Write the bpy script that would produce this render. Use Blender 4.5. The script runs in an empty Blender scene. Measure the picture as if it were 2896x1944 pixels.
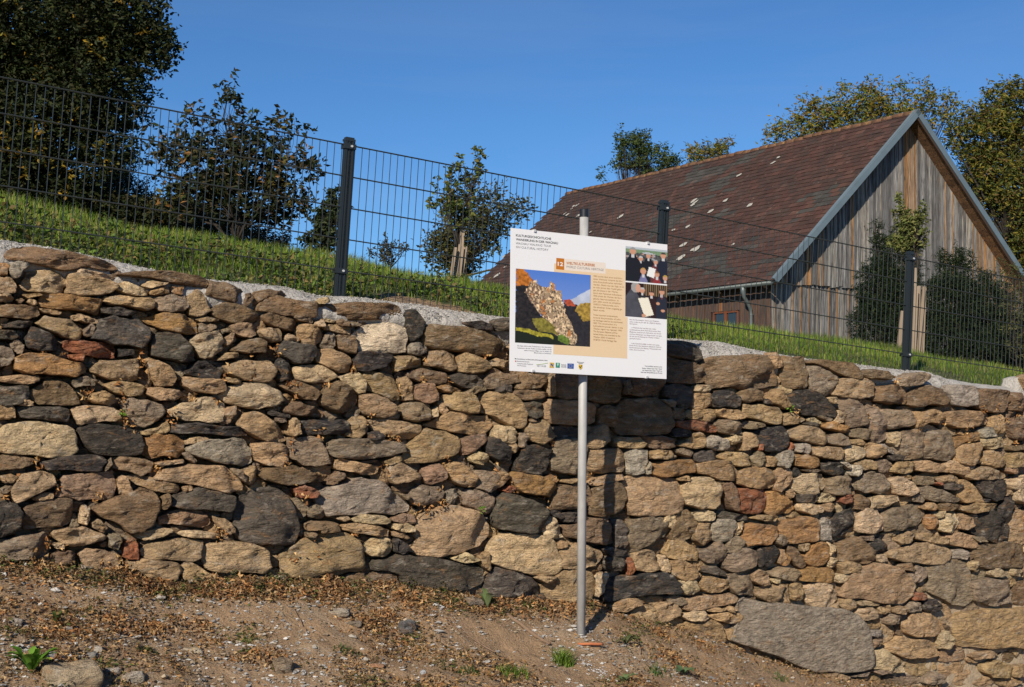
import bpy, math, random
import numpy as np
from mathutils import Vector, noise
R = math.radians
random.seed(7); rng = np.random.default_rng(7)
scene = bpy.context.scene
EYE = 1.6                                   # eye height over the world origin
# ------------------------------------------------------------------ camera
F_PX, PITCH, ROLL = 3742.5, 0.0492, 0.0112
SW, SH = 2896.0, 1944.0
_fw = np.array([0, math.cos(PITCH), math.sin(PITCH)])
_up = np.array([0, -math.sin(PITCH), math.cos(PITCH)])
_rt = np.array([1.0, 0, 0])
RT = math.cos(ROLL)*_rt + math.sin(ROLL)*_up
UP = -math.sin(ROLL)*_rt + math.cos(ROLL)*_up
cam = bpy.data.cameras.new('camera'); cam_o = bpy.data.objects.new('camera', cam)
scene.collection.objects.link(cam_o); scene.camera = cam_o
from mathutils import Matrix
M = Matrix.Identity(4)
for i in range(3):
    M[i][0] = RT[i]; M[i][1] = UP[i]; M[i][2] = -_fw[i]
M[2][3] = EYE
cam_o.matrix_world = M
cam.sensor_fit = 'HORIZONTAL'; cam.sensor_width = 36.0; cam.lens = 36.0*F_PX/SW
cam.clip_start = 0.05; cam.clip_end = 3000
# ------------------------------------------------------------------ light
SUN_AZ, SUN_EL = R(21), R(30)               # direction the light travels, measured from the view axis
world = bpy.data.worlds.new('World'); scene.world = world; world.use_nodes = True
wn = world.node_tree; bg = wn.nodes['Background']; bg.inputs[1].default_value = 0.060
sky = wn.nodes.new('ShaderNodeTexSky'); sky.sky_type = 'NISHITA'; sky.sun_disc = False
sky.sun_elevation = SUN_EL; sky.sun_rotation = math.pi + SUN_AZ
sky.altitude = 300; sky.air_density = 0.9; sky.dust_density = 0.0; sky.ozone_density = 2.0
hs = wn.nodes.new('ShaderNodeMix'); hs.data_type = 'RGBA'; hs.blend_type = 'MULTIPLY'; hs.inputs['Factor'].default_value = 1.0
hs.inputs['B'].default_value = (0.55, 0.98, 1.42, 1)
tc = wn.nodes.new('ShaderNodeTexCoord'); wm = wn.nodes.new('ShaderNodeMapping'); wm.inputs['Scale'].default_value = (1.0, 2.2, 5.0); wm.inputs['Rotation'].default_value = (.2, .35, .5)
cn = wn.nodes.new('ShaderNodeTexNoise'); cn.inputs['Scale'].default_value = 2.2; cn.inputs['Detail'].default_value = 7; cn.inputs['Roughness'].default_value = .6; cn.inputs['Distortion'].default_value = .8
cr = wn.nodes.new('ShaderNodeMapRange'); cr.inputs['From Min'].default_value = .45; cr.inputs['From Max'].default_value = .80; cr.inputs['To Min'].default_value = 1.0; cr.inputs['To Max'].default_value = .94
hv = wn.nodes.new('ShaderNodeHueSaturation')                  # faint dry wisps: a touch less saturated
wn.links.new(tc.outputs['Generated'], wm.inputs['Vector']); wn.links.new(wm.outputs[0], cn.inputs['Vector']); wn.links.new(cn.outputs['Fac'], cr.inputs['Value']); wn.links.new(cr.outputs[0], hv.inputs['Saturation'])
wn.links.new(sky.outputs[0], hs.inputs['A']); wn.links.new(hs.outputs['Result'], hv.inputs['Color']); wn.links.new(hv.outputs[0], bg.inputs[0])
sun = bpy.data.lights.new('sun', 'SUN'); sun.energy = 5.0; sun.angle = R(0.53); sun.color = (1.0, 0.905, 0.76)
sun_o = bpy.data.objects.new('sun', sun); scene.collection.objects.link(sun_o)
SD = Vector((math.sin(SUN_AZ)*math.cos(SUN_EL), math.cos(SUN_AZ)*math.cos(SUN_EL), -math.sin(SUN_EL)))
sun_o.rotation_euler = SD.to_track_quat('-Z', 'Y').to_euler(); sun_o.location = (-6, -8, 9)
vs = scene.view_settings; vs.view_transform = 'Standard'; vs.look = 'None'; vs.gamma = 1.0
vs.exposure = 0.30; vs.use_curve_mapping = False
# ------------------------------------------------------------------ helpers
OFF = np.array([0, 0, EYE])
def ray(x, y): return _fw + RT*(x-SW/2)/F_PX - UP*(y-SH/2)/F_PX
B0 = np.array([-1.0507, 8.3353, 1.66]); TH = R(30.5)
U = np.array([math.cos(TH), math.sin(TH), 0]); Nn = np.array([math.sin(TH), -math.cos(TH), 0])
def at_Y(x, y, Y): d = ray(x, y); return d*(Y/d[1]) + OFF
def at_v(x, y, v):                                  # meet the upright plane v metres in front of the fence
    d = ray(x, y); return d*((B0@Nn + v)/(d@Nn)) + OFF
def uv_of(p): q = np.asarray(p) - OFF - B0; return q@U, q@Nn
def P_uvz(u, v, z):                                 # z is world height
    return np.array([B0[0]+U[0]*u+Nn[0]*v, B0[1]+U[1]*u+Nn[1]*v, z])
BAT = 0.05
WALLN = Nn + np.array([0, 0, BAT])
def on_wall(x, y, off=0.25):
    d = ray(x, y); c = B0@WALLN - BAT*B0[2] + off + BAT*0.7
    return d*(c/(d@WALLN)) + OFF
def face_v(z, off=0.25): return off + BAT*(0.7-(z-EYE))

def coll_link(o): scene.collection.objects.link(o)
def tag(o, label=None, cat=None, group=None, kind=None):
    if label: o['label'] = label
    if cat: o['category'] = cat
    if group: o['group'] = group
    if kind: o['kind'] = kind
    return o
def thing(name, loc, label, cat, group=None):
    o = bpy.data.objects.new(name, None); coll_link(o); o.location = loc; o.empty_display_size = 0.1
    return tag(o, label, cat, group)
def np_mesh(name, V, F, mat=None, smooth=False, tint=None, fsizes=None):
    """V (n,3); F (m,k) array or flat loops + fsizes"""
    me = bpy.data.meshes.new(name); V = np.asarray(V, np.float32); me.vertices.add(len(V))
    me.vertices.foreach_set('co', V.ravel())
    if fsizes is None:
        F = np.asarray(F, np.int32); k = F.shape[1]; n = len(F); sizes = np.full(n, k, np.int32); loops = F.ravel()
    else:
        sizes = np.asarray(fsizes, np.int32); loops = np.asarray(F, np.int32); n = len(sizes)
    me.loops.add(len(loops)); me.loops.foreach_set('vertex_index', loops)
    me.polygons.add(n); st = np.concatenate([[0], np.cumsum(sizes)[:-1]]).astype(np.int32)
    me.polygons.foreach_set('loop_start', st); me.polygons.foreach_set('loop_total', sizes)
    me.polygons.foreach_set('use_smooth', np.full(n, smooth))
    me.update(calc_edges=True)
    if tint is not None:
        a = me.color_attributes.new('tint', 'FLOAT_COLOR', 'POINT')
        t = np.asarray(tint, np.float32)
        if t.ndim == 1: t = np.tile(t, (len(V), 1))
        if t.shape[1] == 3: t = np.concatenate([t, np.ones((len(t), 1), np.float32)], 1)
        a.data.foreach_set('color', t.ravel())
    if mat:
        for m in (mat if isinstance(mat, (list, tuple)) else [mat]): me.materials.append(m)
    return me
class MB:                                            # collects loose geometry
    def __init__(s): s.v = []; s.f = []; s.n = 0; s.t = []
    def add(s, V, F, tint=None):
        V = np.asarray(V, float)
        s.v.append(V)
        for f in F: s.f.append([i+s.n for i in f])
        if tint is not None: s.t.append(np.tile(np.asarray(tint, float), (len(V), 1)) if np.ndim(tint) == 1 else np.asarray(tint))
        s.n += len(V)
    def box(s, c, half, ax=None, tint=None):
        ax = np.eye(3) if ax is None else np.asarray(ax)
        V = [np.asarray(c) + ax[0]*half[0]*a + ax[1]*half[1]*b + ax[2]*half[2]*d for a in (-1, 1) for b in (-1, 1) for d in (-1, 1)]
        s.add(V, [(0,1,3,2),(4,6,7,5),(0,4,5,1),(2,3,7,6),(0,2,6,4),(1,5,7,3)], tint)
    def tube(s, pts, rad, n=8, cap=True, tint=None):
        pts = [np.asarray(p, float) for p in pts]; rad = [rad]*len(pts) if np.isscalar(rad) else rad
        V = []
        t = pts[1]-pts[0]; t /= np.linalg.norm(t)
        a = np.cross(t, [0, 0, 1]) if abs(t[2]) < .9 else np.cross(t, [1, 0, 0]); a /= np.linalg.norm(a)
        for i, p in enumerate(pts):
            t = pts[min(i+1, len(pts)-1)]-pts[max(i-1, 0)]; t /= np.linalg.norm(t)
            a = a - t*(a@t); a /= np.linalg.norm(a); b = np.cross(t, a)
            for k in range(n):
                w = 2*math.pi*k/n; V.append(p + rad[i]*(a*math.cos(w)+b*math.sin(w)))
        F = []
        for i in range(len(pts)-1):
            for k in range(n):
                F.append((i*n+k, i*n+(k+1) % n, (i+1)*n+(k+1) % n, (i+1)*n+k))
        if cap: F.append(tuple(reversed(range(n)))); F.append(tuple((len(pts)-1)*n+k for k in range(n)))
        s.add(V, F, tint)
    def poly(s, P, depth):                           # extrude polygon P by vector depth
        n = len(P); P = np.asarray(P, float); V = np.concatenate([P, P+np.asarray(depth)])
        F = [tuple(range(n)), tuple(reversed(range(n, 2*n)))] + [(i, n+i, n+(i+1) % n, (i+1) % n) for i in range(n)]
        s.add(V, F)
    def mesh(s, name, mat, smooth=False, origin=(0, 0, 0)):
        V = np.concatenate(s.v) - np.asarray(origin)
        return np_mesh(name, V, [i for f in s.f for i in f], mat, smooth, np.concatenate(s.t) if s.t else None, [len(f) for f in s.f])
def put(name, me, parent=None, loc=(0, 0, 0), **kw):
    o = bpy.data.objects.new(name, me); coll_link(o)
    if parent is not None:
        o.parent = parent
        base = Vector((0, 0, 0)); p = parent
        while p is not None: base += Vector(p.location); p = p.parent
        o.location = Vector(loc) - base
    else: o.location = loc
    return tag(o, **kw)
def nz(x, y, z=0.0): return noise.noise(Vector((x, y, z)))
def vnoise(x, y, s=0):                               # vectorised value noise
    x = np.asarray(x, float); y = np.asarray(y, float)
    xi = np.floor(x).astype(np.int64); yi = np.floor(y).astype(np.int64); fx = x-xi; fy = y-yi
    fx = fx*fx*(3-2*fx); fy = fy*fy*(3-2*fy)
    def h(a, b):
        n = (a*374761393 + b*668265263 + s*974634777) & 0xffffffff
        n = ((n ^ (n >> 13))*1274126177) & 0xffffffff
        return ((n ^ (n >> 16)) & 0xffff)/65535.0
    return (h(xi, yi)*(1-fx)+h(xi+1, yi)*fx)*(1-fy) + (h(xi, yi+1)*(1-fx)+h(xi+1, yi+1)*fx)*fy
def fbm(x, y, s=0, o=4):
    r = 0; a = .5
    for k in range(o): r = r + a*vnoise(x*2**k, y*2**k, s+k*17); a *= .5
    return r
# ------------------------------------------------------------------ materials
def mat(name, base=(.5, .5, .5), rough=.85, metal=0, attr=False, objcol=False, nscale=0, namt=.3, nstretch=(1, 1, 1), bump=0, bscale=40, spec=.3,
        spots=None, transl=0, coords='geo', bumpd=.02, grain=0):
    m = bpy.data.materials.new(name); m.use_nodes = True; nt = m.node_tree; N = nt.nodes; L = nt.links
    b = N['Principled BSDF']; b.inputs['Roughness'].default_value = rough; b.inputs['Metallic'].default_value = metal
    b.inputs['Specular IOR Level'].default_value = spec
    col = None
    if attr: a = N.new('ShaderNodeAttribute'); a.attribute_name = 'tint'; col = a.outputs['Color']
    elif objcol: a = N.new('ShaderNodeObjectInfo'); col = a.outputs['Color']
    else:
        a = N.new('ShaderNodeRGB'); a.outputs[0].default_value = (*base, 1); col = a.outputs[0]
    if coords == 'geo': g = N.new('ShaderNodeNewGeometry').outputs['Position']
    else: g = N.new('ShaderNodeTexCoord').outputs['Object']
    mp = N.new('ShaderNodeMapping'); mp.inputs['Scale'].default_value = nstretch; L.new(g, mp.inputs['Vector'])
    def mixmul(c, fac, amt):
        r = N.new('ShaderNodeMapRange'); r.inputs['From Min'].default_value = .25; r.inputs['From Max'].default_value = .75
        r.inputs['To Min'].default_value = 1-amt; r.inputs['To Max'].default_value = 1+amt*.8; L.new(fac, r.inputs['Value'])
        mx = N.new('ShaderNodeVectorMath'); mx.operation = 'SCALE'; L.new(c, mx.inputs[0]); L.new(r.outputs[0], mx.inputs['Scale']); return mx.outputs[0]
    if nscale:
        n = N.new('ShaderNodeTexNoise'); n.inputs['Scale'].default_value = nscale; n.inputs['Detail'].default_value = 6; n.inputs['Roughness'].default_value = .65
        L.new(mp.outputs[0], n.inputs['Vector']); col = mixmul(col, n.outputs['Fac'], namt)
    if grain:
        n2 = N.new('ShaderNodeTexNoise'); n2.inputs['Scale'].default_value = 190; n2.inputs['Detail'].default_value = 2
        L.new(mp.outputs[0], n2.inputs['Vector']); col = mixmul(col, n2.outputs['Fac'], grain)
    for sc, lo, hi, cc, amt in (spots or []):
        n = N.new('ShaderNodeTexNoise'); n.inputs['Scale'].default_value = sc; n.inputs['Detail'].default_value = 5; n.inputs['Roughness'].default_value = .6
        n.inputs['Distortion'].default_value = .6
        L.new(mp.outputs[0], n.inputs['Vector'])
        r = N.new('ShaderNodeMapRange'); r.inputs['From Min'].default_value = lo; r.inputs['From Max'].default_value = hi; r.inputs['To Max'].default_value = amt
        L.new(n.outputs['Fac'], r.inputs['Value'])
        mx = N.new('ShaderNodeMix'); mx.data_type = 'RGBA'; L.new(r.outputs[0], mx.inputs['Factor']); L.new(col, mx.inputs['A']); mx.inputs['B'].default_value = (*cc, 1); col = mx.outputs['Result']
    L.new(col, b.inputs['Base Color'])
    if bump:
        n = N.new('ShaderNodeTexNoise'); n.inputs['Scale'].default_value = bscale; n.inputs['Detail'].default_value = 8; n.inputs['Roughness'].default_value = .62
        L.new(mp.outputs[0], n.inputs['Vector'])
        bp = N.new('ShaderNodeBump'); bp.inputs['Strength'].default_value = bump; bp.inputs['Distance'].default_value = bumpd
        L.new(n.outputs['Fac'], bp.inputs['Height']); L.new(bp.outputs[0], b.inputs['Normal'])
    if transl:
        t = N.new('ShaderNodeBsdfTranslucent'); L.new(col, t.inputs['Color']); mx = N.new('ShaderNodeMixShader'); mx.inputs[0].default_value = transl
        L.new(b.outputs[0], mx.inputs[1]); L.new(t.outputs[0], mx.inputs[2]); L.new(mx.outputs[0], N['Material Output'].inputs['Surface'])
    return m
STRETCH = (1.0, 1.0, 2.6)
M_stone = mat('stone', attr=True, rough=.9, nscale=12, namt=.55, nstretch=STRETCH, bump=1.0, bscale=17, bumpd=.06, spec=.2, grain=.45,
              spots=[(8, .56, .70, (.32, .165, .065), .5), (4.5, .52, .66, (.16, .12, .085), .48), (7, .60, .69, (.065, .053, .045), .6), (24, .57, .65, (.15, .10, .065), .5), (11, .56, .72, (.46, .40, .32), .55), (30, .61, .70, (.11, .08, .05), .4)])
M_mortar = mat('mortar', (.34, .265, .18), rough=.95, nscale=14, namt=.3, bump=.8, bscale=45, bumpd=.02, grain=.2)
M_conc = mat('concrete', (.41, .385, .35), rough=.93, nscale=9, namt=.18, bump=.9, bscale=60, bumpd=.02, grain=.35)
M_soil = mat('soil', (.285, .185, .105), rough=.97, nscale=5, namt=.25, bump=.9, bscale=55, bumpd=.02, grain=.3,
             spots=[(3.2, .5, .68, (.29, .225, .155), .6), (9, .55, .7, (.12, .08, .045), .6)])
M_turf = mat('turf', (.07, .075, .025), rough=.95, nscale=6, namt=.35, bump=.6, bscale=30)
M_peb = mat('pebble', attr=True, rough=.85, nscale=60, namt=.15, bump=.4, bscale=120)
M_leaf = mat('leaf', attr=True, rough=.6, spec=.18, transl=.28)
M_grass = mat('grass_blade', attr=True, rough=.6, spec=.25, transl=.35)
M_litter = mat('litter', attr=True, rough=.85, spec=.1, transl=.15)
M_bark = mat('bark', (.035, .028, .022), rough=.95, nscale=20, namt=.4, nstretch=(1, 1, .3), bump=.7, bscale=30)
M_fence = mat('coated_steel', (.028, .034, .035), rough=.4, spec=.5)
M_post = mat('coated_post', (.016, .021, .024), rough=.4, spec=.5)
M_galv = mat('galvanised', (.36, .355, .345), rough=.6, metal=.1, nscale=22, namt=.22, bump=.05, bscale=80, nstretch=(1, 1, .3))
M_capb = mat('black_plastic', (.012, .012, .013), rough=.35, spec=.5)
M_alu = mat('aluminium', (.50, .50, .50), rough=.35, metal=.15)
M_zinc = mat('zinc_sheet', (.16, .21, .235), rough=.45, metal=.3, nscale=3, namt=.15)
M_gut = mat('gutter_metal', (.12, .14, .14), rough=.45, metal=.4, nscale=5, namt=.2)
M_tile = mat('roof_tile', attr=True, rough=.9, nscale=2.2, namt=.28, bump=.3, bscale=30, grain=.2, spots=[(1.1, .56, .68, (.115, .058, .042), .6), (9, .62, .70, (.22, .15, .115), .45), (2.5, .58, .72, (.03, .028, .028), .6)])
M_board = mat('weathered_board', attr=True, rough=.85, nscale=6, namt=.75, nstretch=(5, 5, .40), bump=.4, bscale=25,
              spots=[(4, .52, .64, (.045, .038, .034), .8), (7, .60, .68, (.27, .14, .055), .35)])
M_dark = mat('dark_inside', (.01, .01, .01), rough=.9)
M_glass = mat('window_glass', (.02, .025, .03), rough=.08, spec=.8)
M_wind = mat('window_wood', (.14, .045, .018), rough=.6)
M_stake = mat('stake_wood', (.27, .205, .145), rough=.85, nscale=8, namt=.2, nstretch=(1, 1, .15), bump=.3, bscale=40, spots=[(9, .66, .74, (.16, .08, .03), .7)])
M_white = mat('panel_white', (.70, .70, .71), rough=.35, spec=.4)
M_print = mat('print', attr=True, rough=.5, spec=.3)
M_strap = mat('yellow_strap', (.65, .38, .03), rough=.6)
M_clay = mat('clay_shard', (.38, .13, .055), rough=.85, nscale=20, namt=.15)
# ================================================================== TERRAIN
def tab_v(pix, v, dz=0):
    P = [at_v(x, y, v) for x, y in pix]
    a = sorted([(uv_of(p)[0], p[2]+dz) for p in P]); return np.array([q[0] for q in a]), np.array([q[1] for q in a])
BAND = [(-700, 520), (-90, 666), (0, 680), (150, 703), (300, 735), (420, 762), (560, 790), (700, 803), (812, 814), (893, 837), (1021, 843), (1133, 859), (1181, 862), (1262, 878),
        (1342, 888), (1438, 901), (1600, 922), (1760, 942), (1890, 959), (1984, 966), (2029, 968), (2101, 984), (2181, 1001), (2289, 1017), (2432, 1033), (2522, 1046), (2611, 1051),
        (2660, 1068), (2746, 1084), (2835, 1093), (2896, 1098), (3000, 1106), (3700, 1165)]
CREST = [(-650, 440), (-60, 548), (0, 566), (100, 585), (200, 608), (300, 632), (434, 654), (612, 680), (746, 706), (970, 738), (1100, 767), (1199, 784), (1298, 801), (1441, 831), (1600, 856),
         (1750, 880), (1890, 908), (2029, 924), (2163, 940), (2298, 958), (2432, 980), (2566, 1010), (2700, 1030), (2790, 1056), (2850, 1083), (2960, 1100), (3700, 1150)]
TOPU, TOPZ = tab_v(BAND, 0.02); CRU, CRZ = tab_v(CREST, -2.2, -.03)
TOPZ = TOPZ.copy()
def topz(u): return np.interp(u, TOPU, TOPZ)
def crestz(u): return np.interp(u, CRU, CRZ)
BASEPX = [(-80, 1585), (0, 1590), (300, 1612), (450, 1650), (700, 1640), (1000, 1655), (1150, 1655), (1400, 1695), (1700, 1718), (1850, 1762), (2000, 1792), (2100, 1845), (2300, 1903), (2500, 1935), (2700, 1950), (2896, 1962)]
_b = sorted([(uv_of(on_wall(x, y))[0], on_wall(x, y)[2]) for x, y in BASEPX])
BU = np.array([-40, -9, -4.5] + [q[0] for q in _b] + [9, 20]); BZ = np.array([_b[0][1]+1.6, _b[0][1]+.7, _b[0][1]+.3] + [q[1] for q in _b] + [_b[-1][1]-.4, _b[-1][1]-1.2])
def basez(u): return np.interp(u, BU, BZ)
def front_z(u, v):
    u = np.asarray(u, float); v = np.asarray(v, float)
    z0 = basez(u); d = np.maximum(v - (.25+BAT*(.7-(z0-EYE))), 0)
    drop = .50*np.minimum(d, .5) + .26*np.clip(d-.5, 0, 1.2) + (1-np.exp(-np.maximum(d-1.7, 0)*.26/.35))*.35
    near = np.clip(1-(d-4)/6, 0, 1)
    z = z0 - drop
    # the mound heaped round the foot of the sign post
    z = z + .02*np.exp(-(((u-1.36)/.22)**2+((v-.76)/.2)**2))
    lump = (fbm(u*2.2+30, v*2.2+9, 3)-.47)*.10 + (fbm(u*9+3, v*9+7, 5)-.47)*.045 + (fbm(u*32, v*32, 8, 3)-.44)*.024
    return z + lump*np.clip(.25+d*2, 0, 1)
def back_z(u, v):
    u = np.asarray(u, float); w = np.maximum(-np.asarray(v, float), 0)
    a = topz(u)-.04; c = crestz(u)
    s = np.clip(w/2.2, 0, 1); z = a + (c-a)*(1.25*s - .25*s*s*s)
    far = np.maximum(w-2.2, 0)
    z = z - .45*(1-np.exp(-far/3.0)) - np.minimum(far*.02, .9)
    lim = np.clip((far-15)/60, 0, 1)
    z = z*(1-lim) + 1.2*lim
    return z + (fbm(u*2.5, w*2.5, 11)-.47)*.07*np.clip(w*2, 0, 1)
def grid_axis(segs):
    a = [segs[0][0]]
    for x0, x1, st in segs:
        n = max(1, int(round((x1-x0)/st)))
        a += list(np.linspace(x0, x1, n+1)[1:])
    return np.array(a)
ua = grid_axis([(-1500, -100, 350), (-100, -8, 6), (-8, -4.4, .3), (-4.4, -3.2, .08), (-3.2, 7.2, .022), (7.2, 9.6, .08), (9.6, 14, .3), (14, 100, 8), (100, 1500, 350)])
va = grid_axis([(-1500, -100, 350), (-100, -6, 6), (-6, -2.6, .3), (-2.6, -.1, .08), (-.1, .12, .11), (.12, .2, .08), (.2, 2.3, .022), (2.3, 6, .25), (6, 12, 1), (12, 100, 8), (100, 1500, 350)])
UU, VV = np.meshgrid(ua, va, indexing='ij')
ZZ = np.where(VV > .15, front_z(UU, VV), np.where(VV > -.05, topz(UU)-.12, back_z(UU, VV)))
Pg = np.stack([B0[0]+U[0]*UU+Nn[0]*VV, B0[1]+U[1]*UU+Nn[1]*VV, ZZ], -1).reshape(-1, 3)
nu, nv = len(ua), len(va)
I, J = np.meshgrid(np.arange(nu-1), np.arange(nv-1), indexing='ij'); a = (I*nv+J).ravel()
F = np.stack([a, a+1, a+nv+1, a+nv], 1)[:, ::-1]
me = np_mesh('ground', Pg, F, [M_soil, M_turf], smooth=True)
_mu, _mv = (ua[:-1]+ua[1:])[I.ravel()]/2, (va[:-1]+va[1:])[J.ravel()]/2
def bare(u, w): return np.exp(-(((u-.72)/.42)**2+((w-.22)/.30)**2)) + .6*np.exp(-(((u-2.35)/.25)**2+((w-.2)/.2)**2))
mi = ((_mv < .12) & (bare(_mu, -_mv) < .42)).astype(np.int32); me.polygons.foreach_set('material_index', mi)
put('ground', me, kind='structure', label='dry stony soil bank sloping below the wall with grassy slope behind it')

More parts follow.
